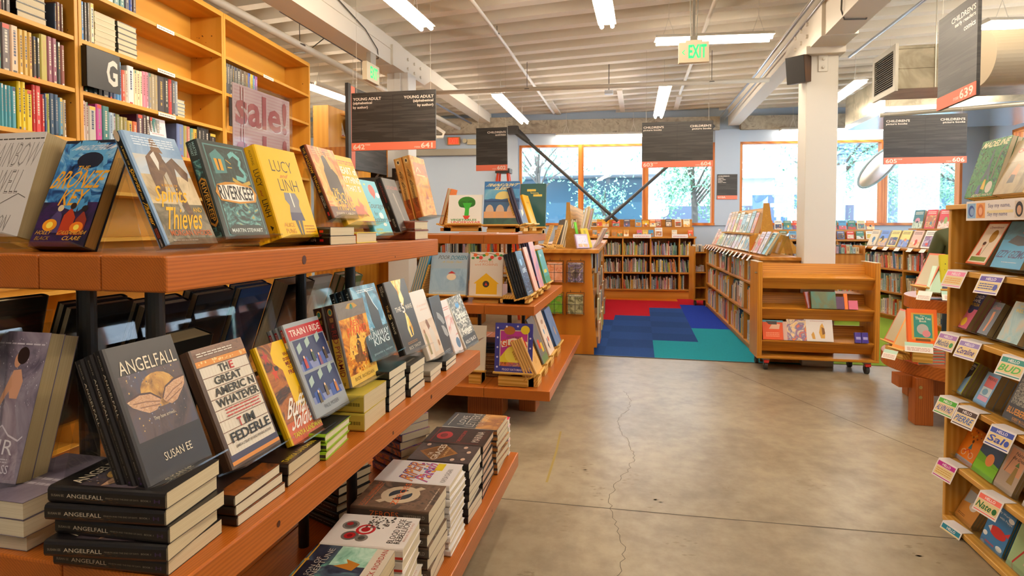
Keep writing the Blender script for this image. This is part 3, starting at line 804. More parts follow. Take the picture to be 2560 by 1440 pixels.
show('gaw', 'paperback styled as a white cinema marquee with black letters', -.80, 1.008, .908, .160, .257, .028, 23.2, '4a3428', [
    ('r', 0, .9, 1, 1, art(['6a4a3a', '7d5a46', '523629'], 40, (1, 1, 3), seed=1)), ('r', 0, .845, 1, .895, 'd98a2e'), ('k', .03, .855, .97, .885, 26, .014, 'f0d08a', 2), ('r', .03, .10, .97, .84, 'e6dccb'), ('r', 0, .05, 1, .1, '3d3950'), ('r', 0, .02, 1, .05, 'd98a2e')]
    + [('r', .03, .835 - i * .092, .97, .842 - i * .092, '7a5a46') for i in range(8)] + [('r', .06 + j * .058, .105, .064 + j * .058, .835, 'd0c2ac') for j in range(16)] +
    [('t', 'TH', .36, .762, .54, .83, '22201c', 0, .02), ('t', 'E', .57, .762, .65, .83, 'b5251e', 0, .02), ('t', 'GREAT', .2, .67, .74, .738, '22201c', 0, .02), ('t', 'AMERIC N', .13, .578, .93, .646, '22201c', 0, .02), ('t', 'WHATEVER', .1, .486, .95, .556, '22201c', 0, .02), ('b', .2, .39, .9, .47, 3, 'b5443a'),
     ('t', 'T', .34, .285, .42, .36, 'b5251e', 0, .02), ('t', 'IM', .47, .285, .68, .36, '22201c', 0, .02), ('t', 'FEDERLE', .12, .185, .93, .265, '22201c', 0, .02), ('t', 'LAMBDA LITERARY AWARD-WINNING AUTHOR', .15, .14, .9, .162, '5a5048'), ('b', .05, .925, .75, .965, 2, 'e8dfd0')],
    (), more='marquee paperback', drop=.05, sd=.05)
pile('three paperbacks with pen-marked page edges piled under the marquee paperback', T1M, 3, -.757, .955, .158, .21, .0205, 93, '2a1c16', [('r', 0, 0, 1, .2, art(['4a2a16', '8a4a1c', '2a1c16'], 20))], (), pg=PGW, jit=.006, rots=3)
show('buffalo', 'yellow and brown paperback with half a face and white brush script', -.80, 1.215, .880, .138, .25, .02, 23.4, 'f0c211', [
    ('r', 0, 0, 1, .32, art(['a33a14', 'd0632a', '8a2c12'], 18, seed=2)), ('r', 0, .2, .46, 1, art(['3a2412', '7a431a', 'b56a26', '2a1a10', '8a3a1a'], 10, seed=6)), ('p', [.46, 1, .3, .9, .28, .8, .46, .7, .6, .56, .52, .5, .56, .44, .46, .36, .6, .3, 1, .3, 1, 1], 'f0c211'), ('p', [.6, .3, .66, .44, .74, .5, .8, .42, .98, .5, 1, .3], art(['3a2a14', 'd09a1e', '5a4018'], 30, seed=2)),
    ('p', [.12, .96, .15, .9, .21, .9, .16, .86, .18, .8, .12, .84, .06, .8, .08, .86, .03, .9, .09, .9], 'b5342a'), ('p', [.22, .78, .25, .72, .31, .72, .26, .68, .28, .62, .22, .66, .16, .62, .18, .68, .13, .72, .19, .72], 'd0461e'), ('e', .3, .74, .06, .025, '1a120c'),
    ('t', 'WHAT', .62, .83, .82, .87, '8a2a1a', 0, .03), ('t', 'DOES IT', .58, .78, .86, .815, '8a2a1a', 0, .03), ('t', 'MEAN', .6, .73, .86, .77, '8a2a1a', 0, .03), ('t', 'TO BE', .63, .69, .84, .72, '8a2a1a', 0, .03), ('t', 'FREE?', .6, .635, .88, .68, '8a2a1a', 0, .03),
    ('t', 'Buffalo', .2, .24, .98, .42, 'f6f0e4', .35, .012), ('t', 'Soldier', .2, .12, .98, .28, 'f6f0e4', .35, .012), ('t', 'TANYA LANDMAN', .08, .045, .98, .095, 'e3d21e', .0, .015)], more='brush script paperback', drop=.08)
pile('two brown-spined paperbacks under the brush script paperback', T1M, 2, -.757, 1.13, .150, .20, .0265, 93, '241611', [('t', 'TANYA LANDMAN', .05, .05, .98, .12, 'c9b41e')], [('r', .3, 0, .34, 1, 'b5421e'), ('r', .8, 0, .84, 1, 'b5421e')], jit=.004)
win = [('p', [x, y, x + .13, y + .04, x + .13, y + .12, x, y + .08], 'a9c0b8') for x, y in ((.1, .66), (.36, .7), (.68, .72), (.1, .3), (.4, .34), (.72, .36))]
kids = [('e', x, y, .022, .016, 'e8c8a8') for x, y in ((.2, .62), (.46, .66), (.62, .6), (.82, .64), (.24, .24), (.48, .28), (.78, .27))] + [('p', [x - .04, y - .12, x + .04, y - .12, x + .035, y - .015, x - .035, y - .015], c) for x, y, c in ((.2, .62, 'b5342a'), (.46, .66, '3a4a3a'), (.62, .6, '8a4a6a'), (.82, .64, '4a3a2a'), (.24, .24, '5a4a2a'), (.48, .28, '6a5a3a'), (.78, .27, 'b5712a'))]
show('train', 'grey hardcover with a red title band over blue train seats and passengers', -.80, 1.322, .910, .165, .255, .018, 22.3, '9aa0a6', [
    ('r', 0, .82, 1, .955, 'b3202a'), ('t', 'TRAIN I RIDE', .06, .855, .95, .925, 'e9ddd2', 0, .012), ('r', .05, .48, .97, .81, '2a3560'), ('r', .05, .13, .97, .45, '2a3560'), ('r', .05, .48, .97, .56, '8089b5'), ('r', .05, .13, .97, .2, '8089b5'), ('p', [.1, .48, .1, .58, .28, .62, .34, .48], '35509a'), ('p', [.55, .48, .55, .6, .75, .62, .8, .48], '35509a'), ('p', [.12, .13, .12, .24, .3, .27, .36, .13], '35509a'), ('p', [.6, .13, .6, .25, .84, .27, .9, .13], '35509a')] + win + kids + [('t', 'PAUL MOSIER', .26, .05, .7, .09, '4a4f58', 0, 0)],
    [('r', 0, 0, .18, 1, '8f979d'), ('r', .045, 0, .18, 1, 'b3202a'), ('t', 'MOSIER', .06, .2, .12, .8, 'e0d0c8'), ('r', .18, .1, .24, .9, 'e9ddd2'), ('r', .26, 0, 1, 1, '6a6f80')], n=3, hard=True, more='red banded train hardcover', drop=.08)
pile('three lime-edged hardcovers piled under the train hardcovers', T1M, 3, -.757, 1.285, .15, .22, .0215, 94, '8ab41e', [('r', 0, 0, 1, 1, '23241e')], [('r', 0, 0, 1, 1, '1e1f1c'), ('r', 0, 0, 1, .15, '8ab41e')], hard=True, pg=PGW, jit=.004)
pyr = art(['3a2a1e', '8a4a14', 'e08a1e', 'f3c24a', 'b5641a'], 13, (1, 1, .8), .28, 1.6, 4, 7)
show('pyramid', 'thick orange paperback with a fiery pyramid scene and a golden spine', -.80, 1.503, .940, .176, .242, .036, 12.6, '6a6058', [
    ('r', 0, .02, 1, .80, pyr), ('r', 0, .80, 1, 1, art(['6a625c', '857a70', '5a524c'], 9)), ('p', [.5, .8, .2, .5, .12, .3, .9, .3, .8, .56], art(['f0a01e', 'ffd25a', 'd9701a'], 14, seed=3)), ('r', 0, 0, 1, .12, art(['e8b84a', 'f0c858', 'd9a43a'], 8)), ('p', [.28, .34, .42, .34, .42, .46, .5, .52, .58, .46, .58, .34, .7, .34, .7, .44, .78, .49, .86, .44, .86, .3, .6, .22, .28, .26], art(['5a3414', '8a5a1e', '3a2412', 'c9862a'], 24)), ('p', [.46, .52, .52, .6, .58, .52], '4a2a12'), ('k', .1, .12, .9, .6, 40, .02, ['f7c23a', 'ffe07a', '7a3a12', 'd9601a'], 6),
    ('p', [.3, .92, .42, .9, .46, .95, .54, .95, .58, .9, .72, .92, .6, .97, .4, .97], 'c99a3a'), ('e', .5, .93, .03, .035, '2f8a6a'), ('t', 'RED', .36, .68, .66, .76, 'f2662a', .03, .012), ('t', 'PYRAMID', .2, .57, .9, .68, 'f2662a', .03, .012), ('t', 'RICK RIORDAN', .14, .04, .84, .085, '8a6a1e', 0, .004)],
    [('r', 0, 0, .4, 1, '3a1c0e'), ('r', .4, 0, 1, 1, art(['c9982e', 'e0b23c', '8a4a14'], 7)), ('e', .08, .5, .045, .3, 'c99a3a'), ('e', .08, .5, .03, .2, '2f7a62'), ('t', 'RIORDAN', .15, .25, .2, .75, 'c9a24a'), ('t', 'THE', .22, .35, .27, .65, 'b5301e'), ('t', 'RED PYRAMID', .3, .2, .86, .85, '8f2a12', 0, .006), ('t', 'Disney', .93, .3, .97, .7, '4a3a1a')], n=2, more='fiery pyramid paperback', drop=.1)
pile('two thick yellow paperbacks piled under the fiery pyramid paperbacks', T1M, 2, -.757, 1.49, .165, .21, .052, 92, 'cdb84a', [('r', .3, .3, .9, .7, art(['8a6a1e', 'd0a83a'], 14))], [('r', .4, .3, .55, .7, 'c0281e'), ('b', .6, .2, .95, .8, 1, '8a7a2a')], jit=.004)
blu = art(['0f1e2a', '1d4a66', '3f8ab0', '8fc4dc', '173444'], 10, (1, 1, .7), .28, 1.5, 4, 2)
show('runaway', 'blue paperback with a hooded figure in pale light, dark lower half', -.80, 1.638, .983, .176, .24, .024, 19.4, '1b2f3d', [
    ('r', 0, 0, 1, 1, blu), ('r', 0, .0, 1, .4, art(['0d1a20', '1c3a40', '35606a'], 12, seed=4)), ('p', [.5, .93, .6, .9, .68, .74, .8, .6, .78, .36, .5, .3, .42, .5, .46, .74], '16212a'), ('l', [.5, .93, .6, .9, .68, .74, .8, .62], .02, 'd9ecf4'), ('b', .2, .9, .9, .95, 2, 'dfe8ec'), ('t', 'THE', .2, .37, .36, .42, 'd8e4e6'), ('t', 'RUNAWAY', .1, .27, .96, .36, 'd8e4e6', .04, .01), ('t', 'KING', .24, .17, .9, .27, 'd8e4e6', .04, .01), ('t', 'JENNIFER A. NIELSEN', .1, .05, .9, .08, '9fb4b8')],
    [('r', 0, 0, 1, 1, '15181a'), ('t', 'THE', .05, .25, .2, .75, 'b9c2c2'), ('t', 'RUNAWAY KING', .25, .2, .8, .85, 'b9c2c2')], n=3, more='blue hooded figure paperback', drop=.13)
pile('five paperbacks with dark covers piled under the blue hooded figure paperbacks', T1M, 5, -.757, 1.66, .15, .21, .0256, 92, '1c2326', [('r', 0, 0, 1, .5, art(['1c2a2e', '33545a'], 14))], (), pg=PGW, jit=.006, rots=3)
flame = art(['d9861a', 'f7d24a', 'fff0a0', 'e8a01e'], 18, (1, 1, .5), .25, 2, 3, 3)
show('wave', 'dark grey paperback with yellow fire above and below a white number title', -.80, 1.90, .948, .185, .267, .03, 18.8, '3a3633', [
    ('p', [.3, 1, .8, 1, .72, .93, .62, .85, .66, .72, .54, .62, .44, .7, .46, .84, .38, .92], flame), ('e', .55, .74, .09, .08, 'fff2b0'), ('p', [.5, .56, .6, .46, .66, .3, .6, .2, .44, .18, .4, .3, .46, .42], flame), ('p', [.5, .32, .55, .34, .57, .2, .5, .2], '2a1a0c'), ('t', 'THE', .1, .565, .38, .63, 'eadfcb', 0, .01), ('t', '5', .42, .53, .56, .67, 'f4ead8', 0, .02), ('t', 'WAVE', .6, .565, .94, .63, 'eadfcb', 0, .01), ('b', .2, .1, .7, .14, 2, 'b5762a'), ('t', 'RICK YANCEY', .2, .03, .82, .075, 'd8cdb9', 0, .006)],
    [('r', 0, 0, 1, 1, '191614'), ('t', 'RICK', .04, .55, .13, .85, 'd8cdb9', 0, .02), ('t', 'YANCEY', .04, .15, .18, .48, 'd8cdb9', 0, .02), ('t', 'THE', .3, .3, .4, .75, 'd8b06a', 0, .02), ('t', '5', .42, .2, .5, .85, 'f0d890', 0, .03), ('t', 'WAVE', .53, .3, .7, .75, 'd8cdb9', 0, .02)], drop=.11, more='yellow fire paperback')
pile('four dark paperbacks piled under the yellow fire paperback', T1M, 4, -.757, 1.83, .15, .21, .0268, 92, '2a2724', [('b', .1, .1, .8, .2, 1, '8a8070')], (), pg=PGW, jit=.005)
show('white', 'cream white paperback with a long-haired girl in white seen from behind', -.80, 2.144, .875, .158, .278, .024, 19.4, 'ece0d2', [
    ('r', 0, 0, 1, .55, art(['ece0d2', 'e8d2bc', 'dcc0a2', 'e2d8c8'], 6, seed=2)), ('t', "it's not summer", .2, .76, .85, .80, 'e3a98a', .1, 0), ('t', 'without you', .3, .69, .82, .73, 'e3a98a', .1, 0), ('p', [.4, .52, .48, .56, .56, .54, .62, .44, .66, .3, .56, .28, .46, .4], '8a5a3a'), ('p', [.46, .4, .62, .44, .76, .34, .72, .06, .46, .06], 'ddd2c4'), ('p', [.08, .36, .18, .4, .24, .3, .22, .06, .1, .06], '9a8a5a'), ('e', .14, .4, .05, .035, 'a06a42'), ('e', .86, .16, .06, .05, 'a8744a')], drop=.06, more='cream girl paperback')
pile('two paperbacks piled under the cream girl paperback', T1M, 2, -.757, 2.02, .15, .21, .021, 92, '8a8378', (), (), pg=PGW, jit=.004)
show('slate', 'slate grey paperback with pale sandals on its cover', -.80, 2.301, .848, .124, .26, .02, 14.8, '4c5158', [('p', [.3, .74, .56, .7, .8, .62, .9, .52, .7, .5, .5, .58, .3, .64], 'a9adb0'), ('p', [.46, .5, .7, .48, .9, .4, .96, .3, .8, .28, .6, .34], 'b4b8ba'), ('b', .3, .05, .8, .1, 2, 'b0b4b6')], drop=.03, more='slate sandals paperback')
show('whitered', 'narrow white paperback splashed with red and blue', -.80, 2.463, .83, .11, .246, .018, 20, 'eadfd8', [('r', .1, .3, 1, .7, art(['eadfd8', 'eadfd8', 'd9867a', 'c9b8c0'], 12)), ('e', .7, .16, .25, .1, '5a7a9a'), ('b', .2, .8, .9, .88, 2, 'd98a7a')], drop=.02, more='red splashed paperback')
vine = art(['e8e2d4', 'e0d8c8', '5a5848', '2c2c26', 'e8e2d4'], 26, (1, 1, 1), .32, 3, 4, 1)
show('darkest', 'paperback with black thorny vines on white, blackletter title and a blue butterfly', -.80, 2.616, .825, .21, .251, .026, 23, 'e4ddcf', [
    ('r', 0, 0, 1, 1, vine), ('r', 0, 0, 1, .2, '2a2a28'), ('p', [.36, .8, .44, .88, .5, .82, .58, .88, .64, .8, .54, .74, .5, .78, .46, .74], '3f8fc9'), ('t', 'The', .3, .66, .5, .74, 'f6f0e0'), ('t', 'Darkest', .14, .55, .86, .67, 'f6f0e0', 0, .03), ('t', 'Part', .3, .44, .7, .55, 'f6f0e0', 0, .03), ('t', 'of the', .36, .37, .62, .43, 'f6f0e0', 0, .02), ('t', 'Forest', .16, .23, .84, .36, 'f6f0e0', 0, .03), ('t', 'HOLLY BLACK', .1, .05, .92, .12, 'f0eade', 0, .01)], drop=.02, more='thorny vines paperback')
pile('two dark-covered paperbacks piled at the far end of the middle tier', T1M, 2, -.757, 2.2, .15, .2, .0185, 92, '1e1e20', (), (), pg=PGW, jit=.004)
# near end of the middle tier, facing the camera
gown = art(['6a5a6e', '8f7f8e', 'a89aa8', '77687c'], 14, (1, 1, .6), .3, 2, 3, 5)
show('heir', 'mauve sparkling paperback with a woman in a grey gown seen from behind', -1.272, .845, .918, .135, .281, .03, 15.4, '6a5f72', [
    ('r', 0, 0, 1, 1, art(['3a3444', '5a5064', '857a8c', '9a90a0', '4a4254'], 8, seed=3)), ('k', .02, .45, .98, .95, 120, .007, ['d9d4e0', 'a8a0b4'], 5), ('p', [.42, .72, .6, .73, .68, .64, .64, .5, .9, .2, .95, .02, .05, .02, .2, .3, .44, .5, .4, .62], gown), ('p', [.46, .73, .6, .74, .68, .66, .64, .54, .5, .54, .42, .64], 'd9a082'), ('p', [.44, .70, .36, .58, .26, .42, .3, .41, .42, .55, .5, .62], 'd39a7a'), ('e', .5, .80, .065, .05, 'd39a7a'), ('e', .58, .835, .11, .06, '2a1a16'), ('l', [.05, .30, .2, .27, .35, .3, .5, .36, .65, .3, .85, .27, .92, .3], .012, 'd8d0dc'),
    ('b', .05, .905, .95, .93, 1, 'cfc8d4'), ('t', 'HEIR', .08, .175, .8, .27, 'e6e0e8', 0, -.004), ('b', .2, .12, .75, .155, 2, 'cfc8d4'), ('t', 'KIERA CASS', .02, .055, .8, .11, 'e0dae4', 0, 0)],
    (), pg=PGG, yaw=0, n=2, more='grey gown paperback', drop=.04, sd=.08)
pile('three mauve paperbacks piled beneath the grey gown paperback', T1M, 3, -1.205, .795, .15, .2, .0315, 0, '6f6678', [('r', 0, 0, 1, 1, art(['5a5064', '857a8c', '9a90a0'], 10)), ('b', .2, .3, .9, .5, 2, 'c9c2ce')], (), pg=PGW, jit=.01, rots=5)
show('hard', 'black logo hardcover behind the grey gown paperback', -1.60, 1.0, .93, .13, .28, .04, 8, '2a2220', [('t', 'A', .75, .85, .92, .93, 'b9b0a8'), ('e', .6, .5, .3, .1, '8f2a1e')], (), hard=True, n=2, yaw=0, more='black logo hardcover', st=False)
# ---------------- middle tier, far side: backs of the books shown to the other aisle ----------------
def backbook(short, y, w, h, t, c, n=1, x=-1.33, extra=(), st=True, z=T1M + .14, back=None, tilt=20):
    h += .025
    e = book(short if n == 1 else short + ', near copy', x, y, z, w, h, t, -90, tilt, c, (), (), True, None, None, back=back)
    if n > 1:
        copies(e, n, t, ['next copy of the ' + short] * (n - 1), 'copies of the ' + short)
    if st:
        stand('clear acrylic easel seen from behind, holding the ' + short, x + .004, y + .004, z, w + .01, h * .9, -90, tilt, d=t * n + .037, drop=.025, lip=.02)
darkback = art(['1b1816', '211d1a', '2a2622'], 8, seed=3)
backbook('black back cover beside the front black post', 1.17, .16, .27, .02, '1d1a19', 2)
backbook('dark back cover with a red strip', 1.0, .15, .28, .02, '25221e', 1, back=art(['1a1714', '26211c', '5a2a1e', '39352a'], 9, (.3, 1, 2.4), seed=2), tilt=14)
backbook('plum black back cover between the black posts', 1.345, .15, .25, .026, '231d24', 2)
backbook('glossy charcoal back cover between the black posts', 1.52, .15, .26, .024, '2c2c30', 2)
backbook('blue back cover with pale script', 1.71, .155, .255, .022, '1c3f66', 2, back='1f4a78')
backbook('black back cover under a thick paper stack', 1.95, .17, .25, .06, '15120f', 1)
backbook('pale back cover with a barcode', 2.15, .15, .24, .02, 'b9b2a4', 1, back='c2baa8')
backbook('green edged dark back cover', 2.34, .15, .24, .03, '3c5a16', 2)
pile('two paperbacks lying flat behind the black logo hardcovers', T1M + .22, 2, -1.28, 1.07, .155, .2, .028, 60, '1c1a18', (), (), jit=.006)
e = book('thick paperback turned page-side out behind the flat pair', -1.22, 1.30, T1M + .03, .16, .3, .06, -90, 16, '1e1d1a', (), (), True, PGG)
# ---------------- bottom tier: piles lying face up ----------------
B = T1B
X = -.632
nep = art(['151a2c', '2a3448', '4a5a6a', '5f9a86', 'a8d0c0'], 9, (1, 1, 1), .3, 1.5, 3, 1)
pile('thick navy paperbacks with a gold rope band, bottom tier', B, 6, X, 1.285, .158, .225, .0435, 94, '1a2030', [('r', .0, .0, 1, 1, nep), ('r', .42, .1, 1, .66, art(['3f8a70', '9fd0ba', 'd6ecdc', '5a6a70'], 12, seed=3)), ('r', 0, .0, 1, .22, 'd8cfbd'), ('r', .02, .74, .5, .98, '1a1f30'), ('r', 0, .955, 1, .975, 'c9982e'), ('e', .52, .965, .04, .03, 'c9982e'), ('p', [.3, .35, .4, .6, .5, .45, .62, .5, .5, .3], 'b5762a'),
    ('t', 'SON OF', .08, .80, .62, .86, 'b9b2a4', 0, .0), ('t', 'NEPTUNE', .08, .72, .9, .79, 'b9b2a4', 0, .0), ('t', 'RICK RIORDAN', .05, .07, .98, .14, 'b5342a', 0, .0)], [('t', 'RICK RIORDAN', .1, .2, .9, .8, 'b9b2a4')], jit=.004)
rose = [('e', x, y, r, r * .7, c) for x, y, r, c in ((.28, .72, .15, '6a6560'), (.28, .72, .10, 'b5242a'), (.28, .72, .05, '7a1a1e'), (.62, .80, .15, '8a8680'), (.62, .80, .11, '5a5652'), (.66, .82, .06, 'a02a2e'), (.5, .58, .17, 'c22a30'), (.5, .58, .12, 'e6ddd6'), (.5, .58, .08, 'b5242a'), (.22, .56, .11, '7a7670'), (.22, .56, .06, '4a4844'))]
pile('white hardcovers with red and grey roses, piled on the bottom tier', B, 7, X, 1.468, .172, .243, .0358, 95, 'e9e3de', rose + [('k', .55, .3, 1, .6, 70, .02, ['4a4642', '6a6662', '2a2826'], 3), ('t', 'BLOOD ROSE', .12, .16, .92, .235, '2a2624', 0, -.004), ('t', 'REBELLION', .12, .075, .86, .15, '2a2624', 0, -.004), ('t', 'ROSALYN EVES', .2, .03, .8, .055, 'c9867a', 0, -.004)], [('r', .0, 0, 1, .3, 'c8382e')], hard=True, pg=PGW, jit=.005, back='c8281e')
rust = art(['4a3a30', '6a5444', '7a6250', '3c3430', '5f4a3a'], 12, (1, 1, 1), .4, 1.5, 5, 2)
pile('brown grunge paperbacks with a pale slashed ring, bottom tier', B, 7, X, 1.668, .188, .26, .0365, 92, '5a4638', [('r', 0, 0, 1, 1, rust), ('e', .52, .5, .33, .25, 'd2bfa2'), ('e', .52, .5, .2, .15, '33404a'), ('l', [.2, .72, .84, .27], .09, 'd2bfa2'), ('t', 'ZEROES', .14, .46, .98, .54, 'e0662a', 0, .0), ('t', 'SCOTT WESTERFELD', .02, .86, .95, .91, 'd0602a', 0, .0), ('b', .05, .82, .9, .845, 1, 'd0602a'), ('b', .05, .05, .9, .09, 1, 'b9a894')],
    [('r', 0, 0, 1, 1, '4a4038'), ('t', 'ZEROES', .25, .15, .62, .9, 'e0662a', 0, .0), ('t', 'WESTERFELD', .68, .25, .95, .7, 'a89c90', 0, 0)], pg=PGW, jit=.005)
pr = ['5a2f8a', 'e0862a', '3f8fc9', 'b5388a', 'f0b23c']
pile('white hardcovers with looping rainbow lettering, piled on the bottom tier', B, 10, X, 1.868, .18, .275, .0252, 92, 'eae6e6', [('t', 'RIPER', .1, .5, .95, .72, '5a2f8a', .2, .03), ('t', 'RIPER', .11, .505, .94, .70, 'e08a3a', .2, .004), ('t', 'Parish', .1, .3, .95, .5, '3f6fb9', .2, .03), ('t', 'Parish', .11, .305, .94, .49, 'd0587a', .2, .004), ('k', .1, .3, .95, .72, 26, .03, pr, 8), ('r', .6, .22, .95, .33, 'e8cf2a'), ('t', 'KAYLA CAGAN', .08, .08, .7, .15, '6a6668', 0, -.004)],
    (), hard=True, pg=PGW, jit=.006, rots=3)
pile('dark floral paperbacks with a copper diamond, piled on the bottom tier', B, 8, X, 2.095, .183, .25, .0292, 91, '2c2426', [('r', 0, 0, 1, 1, art(['2c2426', '3a3032', '4a3e40', '241c1e'], 14)), ('p', [.5, .92, .98, .6, .5, .28, .02, .6], '9a6420'), ('p', [.5, .86, .9, .6, .5, .34, .1, .6], '7a4c18'), ('t', 'THE', .3, .68, .46, .74, 'e6dcc8'), ('t', 'GRACES', .08, .55, .96, .66, 'e6dcc8', 0, .01), ('t', 'LAURE EVE', .3, .46, .8, .5, 'd0a86a')] + [('e', x, y, .07, .035, 'd9b8a0') for x, y in ((.86, .22), (.2, .14), (.9, .86), (.14, .3), (.6, .12))], [('r', 0, 0, 1, 1, '1c1819')], pg=PGW, jit=.005)
pile('black hardcovers with a red rose and red page trim, bottom tier', B, 7, X, 2.303, .198, .268, .0318, 91, '1a1214', [('r', .04, .04, .96, .96, art(['1a1214', '2a1416', '4a181c'], 16)), ('e', .5, .74, .24, .13, 'b5202a'), ('e', .5, .75, .12, .06, '7a141c'), ('t', 'MARINA', .2, .12, .86, .24, 'cfc4b8', 0, .0), ('t', 'CARLOS RUIZ ZAFON', .16, .42, .86, .48, 'b5342e'), ('l', [.1, .1, .1, .9, .9, .9], .02, '7a1a1e')], [('r', 0, 0, 1, 1, '150f10')], hard=True, pg=pages_mat('d9c8a8', 'b5463a'), jit=.004)
pile('slate and orange paperbacks with tall outline lettering, bottom tier', B, 8, X, 2.545, .21, .265, .026, 90, '5a4c48', [('r', 0, .4, 1, 1, art(['2c3238', '3f444a', '565a5e'], 8)), ('r', 0, 0, 1, .4, art(['c98a4a', '8a5a42', 'd9a05a', '6a5048'], 7)), ('t', 'LOVE', .2, .66, .8, .78, 'c9c6be', 0, -.01), ('t', 'LETTERS', .1, .46, .98, .62, 'c9c6be', 0, -.015), ('t', 'TO THE DEAD', .15, .3, .9, .42, 'c9b8a0', 0, -.01), ('b', .1, .9, .9, .94, 1, 'b5b0a8')], [('r', 0, 0, 1, 1, art(['4a4440', 'b5763a', '8a5a3a'], 12))], jit=.005)
pile('white hardcovers topped by a bright pink cover, bottom tier', B, 5, X, 2.775, .05, .2, .036, 91, 'e2e0dc', [('r', 0, 0, 1, 1, 'e0365a')], (), hard=True, pg=PGW, jit=.004)
vio = art(['3a4a8a', '7a5aa8', 'd08a6a', '4a6ab5', '2a2f5a'], 14, (1, 1, 1), .25, 2, 3, 2)
pile('violet and orange paperbacks piled at the bottom tier\'s far side', B, 8, -1.04, 2.40, .16, .22, .034, 60, '4a4a8a', [('r', 0, 0, 1, 1, vio)], [('r', 0, 0, 1, 1, vio)], jit=.006)
pile('black hardcovers piled behind the rainbow lettering pile', B, 7, -1.10, 1.95, .16, .22, .032, 70, '1a1818', (), [('b', .1, .3, .9, .7, 1, '8a8478')], hard=True, jit=.006)
tat = art(['8a7448', '7d683e', '947e52'], 9)
pile('tan paperbacks with a black tribal pattern, low on the bottom tier', B, 4, -.93, 1.16, .16, .22, .03, 100, '7d683e', [('r', 0, 0, 1, 1, tat), ('t', 'BLACK TATTOO', .08, .72, .92, .84, '1a1612', 0, .01, .02), ('e', .5, .36, .36, .22, '1a1612'), ('e', .5, .38, .2, .12, '8a7448')] + [('l', [.5, .4, .5 + .45 * math.cos(a * .5), .36 + .3 * math.sin(a * .5)], .03, '1a1612') for a in range(13)])
# ---------------- picture-book table ----------------
PINE = wood('b5842f', 'd9a94e', 'e6bd6c', 'X', 60, .45, 2)
def woodstand(label, x, y, z, w, h, yaw, tilt, d, base):
    """wooden easel: slanting back board, ledge and block foot; x,y,z = front lower corner of the book"""
    e = empty('book_stand', label=label, cat='book stand', group='small wooden book stands')
    e.matrix_world = Matrix.Translation((x, y, z)) @ Matrix.Rotation(R(yaw), 4, 'Z')
    M = Matrix.Rotation(R(-tilt), 4, 'X')
    m = MB(); m.M = M; m.box((.01, d + .002, 0), (w - .01, d + .014, h), PINE); m.build('back_board', e)
    m = MB(); m.M = M; m.box((-.005, -.022, -.012), (w + .005, d + .014, 0), PINE); m.build('ledge', e, bevel=.001)
    m = MB(); m.box((.03, .0, -base), (w - .03, d + .12, -.012 - .02), PINE); m.box((.03, .03, -base), (w - .03, d + .10, -.005), PINE); m.build('foot', e)
    return e
def pic(short, x, y, z, w, h, t, yaw, tilt, cover, front=(), spine=(), n=1, more=None, base=.06, st=True, hard=True):
    e = book(short if n == 1 else short + ', front copy', x, y, z, w, h, t, yaw, tilt, cover, front, spine, hard, name='picture_book', cat='picture book')
    more = more or short
    if n > 1:
        copies(e, n, t, [f'{("second", "third", "fourth", "fifth")[i]} copy behind the {more}' for i in range(n - 1)], 'copies of the ' + more)
    if st:
        woodstand('small wooden easel under the ' + more, x, y, z, w, h * .75, yaw, tilt, t * n + .003, base)
    return e
T = T2T
pic('square white picture book with a green tree-like vegetable', -1.50, 4.40, T + .085, .28, .235, .012, 0, 12, 'f0ebe2', [('e', .54, .74, .26, .2, '2f7a22'), ('e', .42, .68, .12, .12, '276a1c'), ('e', .68, .70, .12, .12, '276a1c'), ('p', [.42, .72, .5, .5, .48, .2, .62, .2, .62, .5, .7, .72], '3fae34'), ('p', [.44, .28, .66, .28, .6, .16, .5, .16], 'd8402e'), ('t', 'VEGETABLES', .08, .1, .86, .17, '2f8a3a', 0, .02), ('t', 'UNDERWEAR', .1, .01, .98, .09, 'd8402e', 0, .02)], more='white vegetable picture book')
pic('blue picture book with a pale sun over a long bridge', -1.205, 4.40, T + .078, .285, .345, .014, 0, 9, '2f6fae', [('r', 0, .42, 1, .82, art(['3f8fc4', '6fb0d0', '9fc8d4'], 5)), ('e', .55, .62, .24, .15, 'f2dc8a'), ('r', 0, .52, 1, .58, '1f3f6a'), ('p', [0, .56, .2, .6, .5, .58, .8, .62, 1, .6, 1, .57, 0, .54], '33588a'), ('r', 0, .22, 1, .52, '3a5f88'), ('r', 0, .12, 1, .3, 'e8a86a')] + [('e', cx, .30, .12, .16, 'd9b89a') for cx in (.16, .46, .78)] + [('r', cx - .12, .14, cx + .12, .30, 'e0a878') for cx in (.16, .46, .78)] + [('r', 0, .0, 1, .15, art(['1f3a3a', '2f5a4a'], 16)), ('t', 'TRAINS DON\'T', .06, .88, .96, .95, 'f0e2a8', .15, .03), ('t', 'SLEEP', .28, .80, .72, .865, 'f0e2a8', .15, .03)], n=2, more='blue bridge picture book')
pic('dark violet picture book with a pale moonlike swirl', -.885, 4.40, T + .085, .24, .30, .02, 90, 18, '3d3a52', [('p', [.3, .2, .5, .7, .8, .5, .7, .3], 'e8c8a0'), ('e', .5, .5, .2, .12, '5a5478')], n=2, more='dark violet picture book')
pic('yellow picture book leaning on the table\'s aisle edge', -.885, 4.78, T + .085, .25, .26, .02, 90, 18, 'e6a812', [('e', .5, .5, .2, .2, 'f0bc2a'), ('b', .2, .7, .8, .8, 1, 'b57a12')], n=2, more='yellow picture book')
